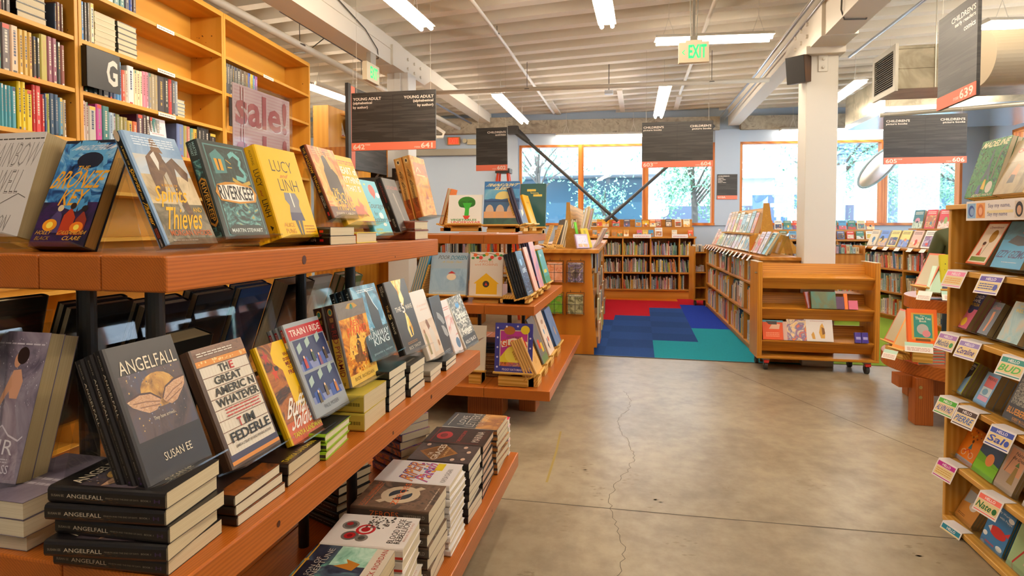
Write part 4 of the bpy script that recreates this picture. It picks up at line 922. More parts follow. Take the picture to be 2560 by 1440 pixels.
pic('large dark teal book with gold plate shapes', -1.08, 5.2, T + .06, .24, .40, .03, 0, 8, '1f4c4a', [('r', .25, .82, .6, .87, 'd9b84a'), ('r', .5, .70, .85, .75, 'd9b84a'), ('l', [.4, .82, .4, .78, .7, .78, .7, .75], .015, 'd9b84a')], more='dark teal book')
pic('orange picture book seen behind the white vegetable book', -1.60, 4.66, T + .085, .17, .30, .03, -90, 15, 'd9762a', [('r', 0, 0, 1, 1, art(['d9762a', 'e8b84a', 'b5521e'], 12))], more='orange picture book')
T = T2M
pic('pale blue picture book with a red-capped round fish', -1.60, 4.24, T + .055, .30, .33, .014, 0, 14, 'a9bccb', [('r', 0, .1, 1, .62, art(['8fb0cc', 'a4c0d4', '7fa0c0'], 6)), ('t', 'POOR', .2, .84, .5, .93, '5a5048', .1, .0), ('t', 'DOREEN', .54, .83, .98, .93, '2f7a9a', .1, .01), ('t', 'A Fishy Tale', .3, .74, .84, .80, 'd9b83a', .15, 0), ('e', .58, .42, .13, .08, 'f0dcc0'), ('p', [.48, .5, .58, .56, .7, .5], 'c9342e'), ('b', .1, .03, .8, .06, 1, 'd8e0e4')], n=4, more='pale blue fish picture book')
pic('cream picture book with a yellow birdhouse and fruit branches', -1.275, 4.24, T + .052, .262, .335, .014, 0, 8, 'e6dacd', [('p', [.12, .28, .5, .52, .9, .28, .84, .28, .84, .04, .2, .04, .2, .28], 'eab61a'), ('e', .5, .27, .1, .075, '2f2a26'), ('p', [.46, .24, .5, .31, .55, .24], 'd8402e'), ('t', 'APPLES', .26, .76, .7, .81, 'd98a5a', 0, 0), ('t', 'and ROBINS', .14, .69, .84, .74, 'd98a5a', 0, 0), ('l', [0, .99, .3, .93, .6, .97, 1, .9], .015, '7a5a3a')] + [('e', x, y, .06, .04, c) for x, y, c in ((.15, .93, 'e0662a'), (.32, .87, 'd8402e'), (.5, .95, 'e8912a'), (.66, .88, 'd8402e'), (.82, .95, 'e0662a'), (.9, .86, 'd8402e'))] + [('e', x, y, .05, .025, '3f8a3a') for x, y in ((.22, .87), (.42, .92), (.6, .83), (.76, .92), (.94, .93), (.08, .86))], more='cream birdhouse picture book')
night = art(['16222e', '233a52', '3a5f82', '14181e'], 12, (1, 1, .7), .25, 1.5, 3, 2)
pic('starry dark blue book at the corner of the middle tier', -.80, 4.17, T + .07, .23, .34, .019, 90, 17, '16202a', [('r', 0, 0, 1, 1, night), ('e', .4, .74, .14, .08, '8fb8d6'), ('k', .05, .1, .95, .95, 50, .012, ['c9d8e2', '8fb0c8'], 3), ('t', 'LIFE', .3, .5, .84, .6, 'd9e4ea'), ('b', .2, .05, .8, .08, 1, 'c9d4da')], [('r', 0, 0, 1, 1, '12161a'), ('b', .1, .3, .9, .7, 1, '7a7a78')], n=5, more='starry dark blue books')
pic('salmon pink book behind the starry books', -.80, 4.50, T + .07, .14, .36, .015, 90, 17, 'd99a86', [('r', 0, 0, 1, 1, art(['d99a86', 'e8b8a0', 'b5685a'], 10))], more='salmon pink book')
pic('black-spined book with pink and blue cover', -.80, 4.70, T + .075, .2, .40, .018, 90, 15, '8a7fa8', [('r', 0, 0, 1, 1, art(['6a7ab0', 'c98aa0', 'e0a88a', '5a5a8a'], 6))], [('r', 0, 0, 1, 1, '151314'), ('r', .75, 0, .85, 1, 'c0282e')], n=4, more='black-spined pink and blue books')
pic('teal picture book with a yellow lower corner', -.80, 5.05, T + .08, .25, .30, .018, 90, 16, '4a9a9a', [('t', 'the', .1, .8, .4, .9, 'e8e8d8'), ('r', .1, .3, .7, .4, 'e0c84a'), ('r', 0, 0, 1, .2, '3f8a6a')], [('r', 0, 0, 1, 1, '8ab43a')], n=2, more='teal picture books')
pic('sky blue hardcover with an orange circle, turned to the far side', -1.76, 4.52, T + .06, .26, .34, .018, -90, 17, '4f94b4', [('e', .5, .7, .2, .15, 'd98a3a')], (), 4, 'sky blue hardcovers of the far side')
T = T2B
pic('violet picture book with a starry border, red title and yellow moon', -1.012, 3.99, T + .105, .275, .345, .013, 0, 7, '3b3a8c', [('r', .12, .12, .88, .86, 'd9c89a'), ('r', .14, .14, .86, .84, 'b0348a'), ('p', [.14, .14, .14, .3, .34, .5, .66, .5, .86, .3, .86, .14], 'e8cf3a'), ('e', .5, .36, .24, .18, 'f0dc5a'), ('r', .14, .12, .86, .2, art(['5a3a1e', 'd9762a', '8a4a8a', 'e8b83a'], 30)), ('e', .8, .87, .12, .09, 'e8c82a'), ('e', .38, .85, .15, .09, 'a8642a'), ('p', [.14, .62, .5, .7, .88, .62, .84, .50, .5, .56, .18, .5], 'f0e4d0'), ('t', 'GLORIA', .16, .52, .86, .66, 'd8482a', 0, .03, .02), ('t', 'OFFICER BUCKLE', .3, .69, .74, .735, '6a4a3a', 0, .01), ('t', 'PEGGY RATHMANN', .2, .03, .8, .075, 'd9c8e0', 0, .01)] + [('e', x, y, .025, .02, 'e0d8f0') for x, y in ((.06, .9), (.06, .7), (.06, .5), (.06, .3), (.06, .1), (.94, .7), (.94, .5), (.94, .3), (.94, .1), (.3, .93), (.6, .94))], more='violet starry border picture book', base=.1)
pic('cream picture book mostly hidden behind the violet starry book', -1.24, 4.02, T + .1, .15, .32, .02, 0, 8, 'ddd3c2', (), more='hidden cream picture book', base=.1)
pic('tan landscape book with a thin title', -.70, 3.99, T + .1, .22, .28, .018, 90, 24, 'd9a860', [('t', 'BALL', .2, .75, .85, .86, 'a86a2a', 0, -.01), ('e', .5, .3, .2, .1, 'cf984e')], n=5, more='tan landscape books', base=.1)
pic('grey picture book with red and yellow blocks', -.70, 4.3, T + .1, .22, .36, .016, 90, 22, '6f6c66', [('r', .2, .3, .5, .5, 'c9442a'), ('r', .5, .2, .8, .4, 'e0b83a'), ('r', 0, 0, 1, .15, '5f7a4a')], more='grey blocks picture book', base=.1)
pic('cream picture book dotted with coloured cut-out shapes', -.70, 4.6, T + .1, .24, .38, .016, 90, 20, 'e6cfb8', [('e', .3, .5, .08, .06, '3f8ab0'), ('e', .6, .3, .09, .06, 'c9442a'), ('e', .5, .7, .2, .05, 'b58a6a'), ('p', [.2, .2, .4, .3, .4, .1], '3a3a3a'), ('e', .75, .55, .06, .05, 'd9762a'), ('e', .35, .3, .06, .05, '2f5a8a')], n=2, more='cut-out shapes picture books', base=.1)
pic('blue-grey picture book with a small lit figure', -.70, 4.98, T + .1, .28, .33, .018, 90, 20, '4a6a96', [('r', 0, 0, 1, 1, art(['4a6a96', '6a8ab0', '3a5a86'], 7)), ('e', .5, .35, .06, .12, 'd9a05a')], [('r', 0, 0, 1, 1, '2f4a74')], n=5, more='blue-grey picture books', base=.1)
pile('hardcovers with pale page edges piled behind the violet starry book', T2B, 6, -1.03, 4.22, .25, .26, .03, 90, '8a6a4a', (), [('b', .1, .3, .9, .7, 1, 'd0c0a0')], hard=True, jit=.006)
pile('dark striped paperbacks piled above them near the inner post', T2B + .18, 4, -1.02, 4.23, .22, .24, .02, 92, '23303f', (), (), jit=.006)
# ---------------- tall pine bookcase ----------------
def cname(h):
    r, g, b = [int(h[i:i + 2], 16) / 255 for i in (0, 2, 4)]
    mx, mn = max(r, g, b), min(r, g, b); s = (mx - mn) / (mx or 1)
    if mx < .27 and s < .5: return 'black'
    if s < .13: return 'white' if mx > .8 else 'grey'
    if mx == r: hue = (g - b) / (mx - mn) * 60
    elif mx == g: hue = 120 + (b - r) / (mx - mn) * 60
    else: hue = 240 + (r - g) / (mx - mn) * 60
    hue %= 360
    if s < .3 and mx > .7: return 'cream' if hue < 90 or hue > 330 else 'pale blue'
    if hue < 14 or hue > 345: return 'pink' if mx > .8 and s < .5 else ('red' if mx > .5 else 'maroon')
    if hue < 40: return ('orange' if s > .7 else 'peach') if mx > .75 else ('tan' if mx > .55 else 'brown')
    if hue < 66: return 'yellow' if mx > .7 else 'olive'
    if hue < 165: return 'green'
    if hue < 200: return 'teal'
    if hue < 262: return 'blue' if mx > .5 else 'navy'
    return 'purple' if hue < 310 else 'magenta'
OW = 'first second third fourth fifth sixth seventh eighth ninth tenth eleventh twelfth thirteenth fourteenth fifteenth sixteenth seventeenth eighteenth nineteenth twentieth'.split()
def ordw(i):
    return OW[i] if i < 20 else 'twenty-' + OW[i - 20] if i < 29 else 'thirtieth' if i == 29 else 'thirty-' + OW[i - 30]
def spine_geo(m, w, h, d, c, sd, detail=True):
    """a shelved book: local x along the shelf, spine facing -y"""
    g = random.Random(sd)
    r = min(w * .3, .006)
    cc = cm(c)
    m.prism([(0, d, 0), (0, r, 0), (r, 0, 0), (w - r, 0, 0), (w, r, 0), (w, d, 0)], (0, 0, h), cc)
    m.poly([(w * .14, .004, h + .0006), (w * .86, .004, h + .0006), (w * .86, d, h + .0006), (w * .14, d, h + .0006)], PG)
    if detail:
        lum = sum(lin(c)[:3]) if isinstance(c, str) else 1
        ink = g.choice(['c9bda4', 'b5964a', 'd0c8b4', '8f8a80']) if lum < .9 else g.choice(['4a3a2a', '7a2a22', '2a3a5a'])
        y = -.0004
        a = h * g.uniform(.55, .62); b = h * g.uniform(.86, .92)
        x0, x1 = w * .37, w * .65
        def bar(z0, z1, xa, xb, col, yy=y):
            m.poly([(xa, yy, z0), (xb, yy, z0), (xb, yy, z1), (xa, yy, z1)], mat(col, .4))
        z = b
        while z > h * .38:
            L = h * g.uniform(.02, .06)
            bar(z - L, z, x0, x1, ink); z -= L + h * .015
        if g.random() < .6: bar(h * .2, h * .28, w * .4, w * .6, ink)
        if g.random() < .5: bar(h * .02, h * .07, w * .25, w * .75, g.choice(['c9b89a', 'b5342a', '2a2a2a', 'e0d8c8']))
        if g.random() < .3: bar(h * .9, h * .99, r, w - r, g.choice(['d9b040', 'c9442a', '2a3a5a', 'e0d8c8', '3a6a5a']))
def spine_book(label, M, w, h, d, c, sd, tilt=0, group=None, name='book'):
    m = MB(); spine_geo(m, w, h, d, c, sd)
    o = m.build(name)
    o.matrix_world = M @ Matrix.Rotation(R(tilt), 4, 'Y')
    return tag(o, label, 'book', group)
LD = Vector((-.0886, .9961, 0))
LM = Matrix(((LD.x, -LD.y, 0, -3.204), (LD.y, LD.x, 0, 2.80), (0, 0, 1, 0), (0, 0, 0, 1)))
PIN = wood('c98c2c', 'd09432', 'd89e3e', 'Z', 14, .42, 4)
PINH = wood('c98c2c', 'd09432', 'd89e3e', 'X', 14, .42, 5)
PINB = wood('cb8f2e', 'd19634', 'd69c3a', 'X', 9, .5, 6)
def bay(label, s0, s1):
    e = empty('bookcase', label=label, cat='bookcase', group='bays of the tall pine bookcase')
    e.matrix_world = LM
    def part(n, a, b, mt, bev=0):
        m = MB(); m.box(a, b, mt); return m.build(n, e, bevel=bev)
    part('side_panel', (s0, 0, 0), (s0 + .024, .29, 3.14), PIN, .002); part('side_panel', (s1 - .024, 0, 0), (s1, .29, 3.14), PIN, .002)
    part('back_panel', (s0, .275, 0), (s1, .29, 3.12), PINB)
    part('top_panel', (s0 + .024, 0, 3.10), (s1 - .024, .29, 3.14), PINH)
    for z in (2.80, 2.50, 2.20, 1.91, 1.62, 1.33, 1.04, .75, .46, .12):
        part('shelf', (s0 + .024, .004, z - .024), (s1 - .024, .28, z), PINH, .001)
    g = random.Random(int(s0 * 100)); m = MB()
    for i in range(14):
        yy, zz, rr = g.uniform(.03, .26), g.uniform(1.9, 3.05), g.uniform(.002, .006)
        m.add([(s1 - .0246, yy + rr * math.cos(a), zz + rr * math.sin(a)) for a in range(6)], [tuple(range(6))], KNOT)
    m.build('knots', e)
bay('first bay of the tall pine bookcase, full of spines, cut off by the frame', -1.40, -.012)
bay('middle bay of the tall pine bookcase, with a black letter sign on its shelf', -.008, 1.362)
bay('far bay of the tall pine bookcase, mostly empty shelves', 1.366, 2.851)
ROWS = {'L2.475': [(-0.565,0.038,0.155,'5a1a1a'),(-0.489,0.04,0.128,'3a1512'),(-0.448,0.012,0.139,'5a1a1a'),(-0.436,0.012,0.144,'7a2016'),(-0.424,0.017,0.149,'2a1a16'),(-0.407,0.03,0.138,'241410'),(-0.127,0.013,0.157,'22304a'),(-0.114,0.025,0.17,'5a2a16'),(-0.089,0.021,0.168,'5a2a16')],
'L2.18': [(-0.571,0.029,0.213,'8a3a2a'),(-0.543,0.029,0.219,'2a3a5a'),(-0.514,0.032,0.221,'6a5a3a'),(-0.482,0.028,0.223,'3a5a4a'),(-0.454,0.021,0.23,'2f7a66'),(-0.433,0.048,0.247,'4a3836'),(-0.385,0.043,0.25,'ddb690'),(-0.342,0.027,0.243,'c9a040'),(-0.316,0.027,0.245,'c9a040'),(-0.289,0.025,0.243,'c9a040'),(-0.264,0.023,0.231,'3a2a20'),(-0.241,0.021,0.23,'1a1a18'),(-0.219,0.043,0.275,'b0a040'),(-0.176,0.03,0.278,'8a4a5a'),(-0.147,0.03,0.278,'8a4a5a'),(-0.117,0.023,0.246,'2a2a26'),(-0.095,0.026,0.235,'8a4a40')],
'L1.9': [(-0.578,0.027,0.238,'2f7f8a'),(-0.551,0.027,0.235,'c94a2a'),(-0.525,0.032,0.232,'8a8a5a'),(-0.493,0.032,0.23,'2f6f7a'),(-0.461,0.016,0.232,'3f8f9a'),(-0.445,0.019,0.224,'4a97a0'),(-0.427,0.019,0.22,'3f8f9a'),(-0.408,0.019,0.221,'4a97a0'),(-0.389,0.028,0.22,'3f8f9a'),(-0.353,0.022,0.257,'e0c010'),(-0.331,0.025,0.262,'e8c818'),(-0.308,0.036,0.223,'e0c010'),(-0.271,0.016,0.259,'b8201c'),(-0.255,0.035,0.261,'c8241e'),(-0.221,0.022,0.217,'b8201c'),(-0.199,0.012,0.227,'3a5a8a'),(-0.187,0.015,0.228,'b0b050'),(-0.172,0.03,0.235,'23405a'),(-0.143,0.028,0.235,'2a4a66'),(-0.115,0.028,0.223,'5a8aa0'),(-0.088,0.021,0.216,'cdb48e')],
'M2.77': [(0.222,0.069,0.1,'d0ccc4'),(0.29,0.048,0.103,'6a8a86'),(0.338,0.043,0.11,'4a7a74'),(0.381,0.04,0.116,'3a3a4a'),(0.421,0.024,0.118,'2a4a9a'),(0.445,0.035,0.129,'3a2420')],
'M2.475': [(0.031,0.017,0.232,'1f8ac8'),(0.048,0.02,0.236,'1a7ab8'),(0.067,0.023,0.237,'2a2622'),(0.09,0.02,0.243,'3a3228'),(0.11,0.032,0.25,'d8c49a')],
'M2.18': [(0.029,0.033,0.234,'b8302a'),(0.062,0.025,0.24,'2a4a2a'),(0.088,0.035,0.241,'1c2420'),(0.122,0.035,0.244,'23343a'),(0.157,0.036,0.244,'1c1c1c'),(0.193,0.049,0.251,'2a3444'),(0.241,0.028,0.249,'26304a'),(0.269,0.029,0.252,'4a5a7a'),(0.298,0.023,0.254,'5a9ac8'),(0.32,0.02,0.255,'5a9ac8'),(0.338,0.03,0.21,'d0482a'),(0.368,0.02,0.214,'d8c8a8'),(0.389,0.054,0.252,'e0dcd4'),(0.443,0.024,0.239,'e6dcae'),(0.467,0.025,0.24,'e6dcae'),(0.491,0.025,0.241,'e6dcae'),(0.516,0.029,0.248,'d98a9a'),(0.545,0.026,0.25,'d98a9a'),(0.571,0.026,0.251,'8a8a8a'),(0.596,0.03,0.252,'a89878'),(0.626,0.031,0.252,'a89878'),(0.657,0.062,0.255,'3a3236'),(0.719,0.044,0.263,'2a2826'),(0.763,0.033,0.264,'b8261e'),(0.795,0.033,0.263,'4a4a50'),(0.828,0.029,0.262,'8a929a')],
'M1.9': [(0.022,0.022,0.24,'c0a8a0'),(0.044,0.022,0.24,'cdb8b0'),(0.066,0.02,0.235,'cbbcae'),(0.085,0.055,0.218,'b8b0a0'),(0.141,0.045,0.24,'b83a86'),(0.185,0.055,0.238,'2f6a66'),(0.239,0.025,0.208,'a8bccc'),(0.264,0.025,0.208,'c8d0d0'),(0.289,0.032,0.206,'6a7040'),(0.321,0.026,0.196,'a8a060'),(0.347,0.037,0.197,'8a7a3a'),(0.383,0.041,0.183,'c0a03a'),(0.424,0.042,0.185,'c05a24'),(0.467,0.05,0.241,'4a1f36'),(0.516,0.029,0.246,'4a2f2c'),(0.545,0.029,0.243,'3f2a28'),(0.574,0.03,0.243,'4a2f2c'),(0.604,0.03,0.237,'3f7f78'),(0.634,0.038,0.232,'8a8a84'),(0.846,0.073,0.244,'6a7aa8'),(0.918,0.035,0.241,'a89a4a'),(0.953,0.036,0.241,'b86a5a'),(0.989,0.036,0.235,'5a8a7a'),(1.025,0.042,0.235,'c8a83a'),(1.076,0.043,0.275,'26221f'),(1.119,0.043,0.273,'302a26'),(1.162,0.049,0.271,'26221f'),(1.22,0.076,0.232,'1f1c1a')],
'R2.475': [(1.426,0.033,0.28,'3a3a3c'),(1.459,0.033,0.283,'4a4a4c'),(1.492,0.034,0.285,'3a3a3c'),(1.525,0.034,0.288,'4a4a4c'),(1.559,0.035,0.29,'3a3a3c'),(1.593,0.053,0.295,'4a4846'),(1.645,0.06,0.279,'5a4a3a'),(1.705,0.055,0.28,'6a5a48'),(1.759,0.037,0.275,'2a4a9a'),(1.797,0.038,0.277,'d0b83a'),(1.834,0.032,0.283,'3a7ab0'),(1.866,0.039,0.288,'8a4a9a')],
'R2.18': [(1.503,0.103,0.363,'4a3a2a'),(1.605,0.095,0.365,'8a3a2a'),(1.7,0.111,0.374,'3a4a5a')],
'R1.9': [(1.417,0.044,0.468,'b8a8a0'),(1.46,0.044,0.467,'4a4a5a')]}
SHN = {'2.77': (2.80, 'highest'), '2.475': (2.50, 'second'), '2.18': (2.20, 'third'), '1.9': (1.91, 'fourth')}
BAYN = {'L': 'first', 'M': 'middle', 'R': 'far'}
sd = 100
for key, lst in ROWS.items():
    if key in ('R2.18', 'R1.9'): continue
    z, sn = SHN[key[1:]]
    used = -99
    lim = {'L': -1.37, 'M': .016, 'R': 1.392}[key[0]]
    for i, (s, w, h, c) in enumerate(lst):
        sd += 1
        s = max(s, lim, used); lim = 0 if False else lim
        used = s + w
        end = {'L': -.037, 'M': 1.337, 'R': 2.826}[key[0]]
        if s + w > end or s < -.5: continue
        spine_book(f'{cname(c)} spine, {ordw(i)} along the {sn} shelf of the tall pine bookcase\'s {BAYN[key[0]]} bay', LM @ Matrix.Translation((s + .0006, .035, z)), w - .0012, max(.15, min(h, .258)), .15, c, sd, group='spines in the tall pine bookcase')
def case_pile(label, s, z, n, w, h, t, c, pg=None, y0=.04, turn=0):
    for i in range(n):
        k = n - 1 - i
        e = book(f'{ORD[k]} of {label}', 0, 0, 0, w, h, t * .97, 0, 0, c, (), [('b', .1, .3, .6, .7, 1, 'b5553a')], True, pg, label)
        # lying flat, spine toward the near end of the case, fore edge along the shelf front
        e.matrix_world = LM @ Matrix.Translation((s + rnd.uniform(-.004, .004), y0 + rnd.uniform(-.003, .003), z + (i + 1) * t)) @ Matrix.Rotation(R(turn), 4, 'Z') @ Matrix.Rotation(R(-90), 4, 'X')
case_pile('the black hardcovers lying in the first bay\'s second shelf', -.345, 2.50, 5, .17, .2, .044, '17120f', turn=0)
case_pile('the cream hardcovers piled by the upright trio, middle bay', .148, 2.50, 6, .16, .2, .036, 'd0c49a')
case_pile('the cream hardcovers in the second pile, middle bay', .325, 2.50, 6, .16, .2, .036, '4a4a40')
case_pile('the small grey-blue books ending the third shelf, middle bay', .745, 2.20, 5, .2, .13, .027, '8a9aa0')
m = MB(); m.box((0, 0, 0), (.16, .012, .245), mat('e6dede', .4)); e = None
draw(m, [('t', 'LOVE', .15, .84, .7, .92, '8a7a80', 0, -.01), ('b', .15, .7, .75, .8, 2, 'b09aa0'), ('b', .15, .25, .85, .6, 4, 'c9a8a8')], lambda u, v, L: (u * .16, -L * EPS, v * .245))
o = m.build('book'); o.matrix_world = LM @ Matrix.Translation((.575, .02, 1.91)) @ Matrix.Rotation(R(-6), 4, 'X'); tag(o, 'white book shown face out on the fourth shelf of the tall pine bookcase', 'book')
m = MB(); m.box((.0, -.006, 0), (.245, 0, .235), mat('141210', .4)); m.box((.0, -.006, 0), (.006, .12, .235), mat('141210', .4))
draw(m, [('t', 'G', .58, .16, .92, .84, 'cfc4b4', 0, .03)], lambda u, v, L: (u * .245, -.0062 - L * EPS, v * .235))
o = m.build('letter_sign'); o.matrix_world = LM @ Matrix.Translation((.005, -.03, 2.225)); tag(o, 'black plate with a white letter G on the tall pine bookcase', 'sign')
m = MB(); m.box((.0, -.006, 0), (.12, 0, .235), mat('141210', .4)); o = m.build('letter_sign'); o.matrix_world = LM @ Matrix.Translation((1.372, -.03, 2.225)); tag(o, 'black letter plate on the far bay of the tall pine bookcase, behind the sale poster', 'sign')
LABM = mat('e6e0d4', .6)
for i, (s, z, wh) in enumerate(((.62, 2.79, 'highest shelf, middle bay'), (.62, 2.49, 'second shelf, middle bay'), (.62, 2.19, 'third shelf, middle bay'), (1.95, 2.49, 'second shelf, far bay'), (1.95, 2.79, 'highest shelf, far bay'))):
    m = MB(); m.box((0, -.003, -.022), (.17, 0, .004), LABM); draw(m, [('b', .08, .2, .92, .9, 1, '8a857a')], lambda u, v, L: (u * .17, -.003 - L * EPS, -.022 + v * .026))
    o = m.build('shelf_label'); o.matrix_world = LM @ Matrix.Translation((s, .003, z)); tag(o, f'white paper label on the edge of the {wh} of the pine bookcase', 'label', 'shelf edge labels')
# ---------------- slanted face-out rack of early readers ----------------
RX = 1.415
RKP = wood('c08a34', 'cf9a42', 'dcab55', 'Y', 40, .4, 7)
RKZ = wood('bd8630', 'cc963d', 'd8a650', 'Z', 40, .4, 8)
e = empty('display_rack', label='pine face-out rack of early reader books with name badge tags on its shelves', cat='display rack')
for (n, a, b, mt) in [('side_panel', (RX + .01, 3.10, .0), (RX + .36, 3.125, 1.50), RKZ), ('side_panel', (RX + .01, .9, .0), (RX + .36, .925, 1.50), RKZ), ('back_panel', (RX + .34, .9, 0), (RX + .36, 3.125, 1.5), RKZ), ('top_panel', (RX + .0, .9, 1.478), (RX + .37, 3.135, 1.50), RKP)] + [('shelf', (RX, .925, z - .024), (RX + .34, 3.10, z), RKP) for z in (1.2, .903, .603, .305, .03)]:
    m = MB(); m.box(a, b, mt); m.build(n, e, bevel=.002)
for z in (1.2, .903, .603, .305, .03):
    m = MB(); m.prism([(RX + .16, .925, z), (RX + .34, .925, z), (RX + .34, .925, z + .27)], (0, 2.175, 0), RKP); m.build('sloped_back', e)
for i, z in enumerate((1.2, .903, .603, .305, .03)):
    m = MB(); m.prism([(RX + .012, .95, z + .03), (RX + .014, .95, z + .033), (RX + .13, .95, z + .004), (RX + .13, .95, z)], (0, 2.12, 0), clear_mat()); m.build('acrylic_lip', e)
def rb(short, x, y, z, w, h, t, tilt, cover, front=(), n=1, more=None, pg=None, hard=False):
    e = book(short if n == 1 else short + ', front copy', x, y, z, w, h, t, -90, tilt, cover, front, (), hard, pg or PGG, name='picture_book', cat='picture book')
    if n > 1:
        more = more or short
        copies(e, n, t, [f'{("second", "third", "fourth", "fifth")[i]} copy behind the {more}' for i in range(n - 1)], 'copies of the ' + more)
    return e
X = 1.46
rb('tall green picture book with a dark tower, trees and a silver seal', X, 3.077, 1.53, .221, .266, .02, 16, '1f6a3a', [('r', 0, 0, 1, 1, art(['14482a', '1f6a3a', '3f8a4a', '0f3a2a', '2f7a6a'], 22, (1, 1, 1), .25, 2, 4, 1)), ('t', 'MADELINE', .08, .87, .95, .97, 'e8dca8', .1, .02), ('p', [.52, .82, .56, .82, .60, .5, .7, .28, .62, .28, .55, .4, .48, .28, .4, .28, .5, .5], '1a4048'), ('l', [.8, .74, .76, .3], .04, '4a2a1e'), ('l', [.8, .74, .92, .86], .025, '4a2a1e'), ('e', .78, .16, .11, .1, 'c9c0b0'), ('p', [.5, .14, .54, .3, .6, .3, .64, .12], 'd9b01e'), ('p', [.36, .06, .38, .2, .48, .22, .5, .05], '33407a'), ('t', 'BEMELMANS', .3, .01, .95, .055, 'd9cfae', .1, 0)], 3, 'green tower picture book', pg=PGW)
rb('beige picture book with a gold medal, at the rack\'s top', X, 2.855, 1.534, .2, .24, .02, 22, 'b9a88a', [('r', 0, 0, 1, .6, art(['8a7a5a', 'a8946c', '6a5c40'], 10)), ('t', 'CRANKEE', .2, .76, .9, .84, 'b5452a'), ('e', .86, .55, .16, .13, 'e0b82a'), ('p', [.3, .3, .4, .55, .55, .5, .5, .2], 'c98a5a'), ('p', [.3, .2, .52, .2, .5, .34, .34, .36], '3a3432')], 3, 'beige medal picture book', pg=PGW)
rb('cream picture book with a golden bloom and an orange border', X, 3.051, 1.233, .157, .209, .012, 27, 'd9602a', [('r', .05, .04, .95, .96, 'efe0cc'), ('e', .62, .66, .16, .15, 'a87a22'), ('l', [.58, .52, .5, .2], .015, '4a6a2a'), ('p', [.28, .2, .38, .42, .48, .2], 'd0442e'), ('e', .38, .46, .07, .05, 'd9a080'), ('e', .38, .49, .08, .04, '4a2a1e'), ('r', .12, .07, .88, .17, '6a8a2a'), ('t', 'Chrysanthemum', .2, .83, .84, .9, '8a3a2a', .1, 0, -.03)], 2, 'golden bloom picture book')
rb('bright blue picture book with bold navy script title', X, 2.86, 1.227, .202, .21, .014, 22, '3a9acb', [('r', 0, .6, 1, 1, art(['1f5a7a', '2f7f9a', '16405a'], 9)), ('p', [.2, .55, .4, .7, .7, .66, .9, .5, .6, .48], '3a4048'), ('p', [.55, .75, .7, .9, .95, .8, .8, .68], 'd9622a'), ('t', 'IZZY GIZMO', .06, .22, .98, .38, '1f2f6a', .1, .02), ('b', .3, .12, .8, .15, 1, 'd0e0e8')], 3, 'blue navy-script picture book')
rb('pink paperback with a dark top and a yellow-dressed shape', X, 3.131, .93, .103, .18, .02, 27, 'd06a88', [('r', 0, .55, 1, 1, '24305a'), ('t', 'ROALD', .1, .86, .9, .95, 'e8e2e0', 0, .02), ('t', 'DAHL', .15, .75, .85, .84, 'e8e2e0', 0, .02), ('t', 'MATILDA', .1, .64, .92, .72, 'e3b81e', 0, .02), ('e', .5, .52, .2, .1, '24305a'), ('e', .5, .18, .2, .12, 'e8c43a')], 4, 'pink and navy paperback')
rb('dark paperback with a thin glowing orange shape and red script', X, 2.947, .93, .08, .155, .024, 26, '2f3440', [('t', 'Coraline', .2, .78, .9, .9, 'b5303a', .2, 0), ('p', [.4, .7, .6, .72, .66, .5, .55, .1, .4, .1, .46, .4], 'd0762a')], 4, 'dark glowing paperback')
rb('grey-teal paperback catching a bright reflection, beside the rack\'s frame edge', X, 2.801, .93, .14, .174, .024, 23, '6f9298', [('r', 0, 0, 1, 1, art(['6f9298', '8fb0b0', 'b5a88a', '5a7a86'], 8)), ('t', 'THE', .3, .86, .6, .92, 'd9b83a'), ('t', 'WESTING', .2, .74, .95, .83, 'd9b83a', 0, .02)], 3, 'grey-teal paperback')
rb('navy, blue and yellow-edged paperback on the rack\'s third shelf', X, 3.165, .62, .106, .166, .016, 27, 'b5b53a', [('r', .06, .05, .94, .96, '1d2430'), ('p', [.06, .05, .94, .05, .94, .6, .3, .3], '7fb0e0'), ('t', 'ALVIN', .3, .84, .9, .92, 'd8d4cc', 0, .02), ('t', 'HO', .4, .74, .8, .82, 'd8d4cc', 0, .02), ('e', .5, .28, .12, .12, 'e6e0d4')], 4, 'navy and yellow paperback')
rb('light blue paperback with a red block and pink stripe', X, 2.968, .62, .102, .148, .03, 24, '6f9fcb', [('r', .2, .55, .9, .9, 'd05a5a'), ('r', .2, .28, .9, .54, 'c9d8e0'), ('r', .2, .12, .9, .26, 'd99ab8'), ('t', 'PIERRE', .25, .78, .85, .86, '6a2a2a', 0, .02), ('e', .5, .4, .2, .1, '6aa0c0')], 3, 'light blue paperback')
rb('charcoal picture book with scratchy pale lines and orange capitals', X, 2.749, .62, .172, .22, .012, 22, '2c2f33', [('r', .05, .3, 1, 1, art(['2c2f33', '2c2f33', 'b5ae9c', '3a3c40'], 60, (1, 1, 1), .4, 3, 4)), ('t', 'BLUEBERRIES', .06, .12, .99, .24, 'e0932a', 0, .02), ('t', 'ROBERT McCLOSKEY', .35, .03, .95, .08, 'c9862a')], 3, 'charcoal picture book', pg=PGG)
rb('orange paperback with a little bicycle', X, 3.115, .315, .15, .165, .012, 24, 'df7a1c', [('r', 0, 0, 1, .1, '8fb4cc'), ('e', .35, .26, .12, .09, 'd9c0b0'), ('e', .35, .26, .09, .07, 'df7a1c'), ('e', .74, .26, .12, .09, 'd9c0b0'), ('e', .74, .26, .09, .07, 'df7a1c'), ('l', [.35, .26, .55, .4, .74, .26], .03, 'c0342a'), ('p', [.46, .4, .56, .6, .64, .42], '3a7a8a'), ('e', .55, .64, .05, .05, '5a3a2a'), ('k', .2, .7, .9, .95, 14, .04, ['b5501a', '8a3a1a', 'e8b04a'], 2)], 3, 'orange bicycle paperback')
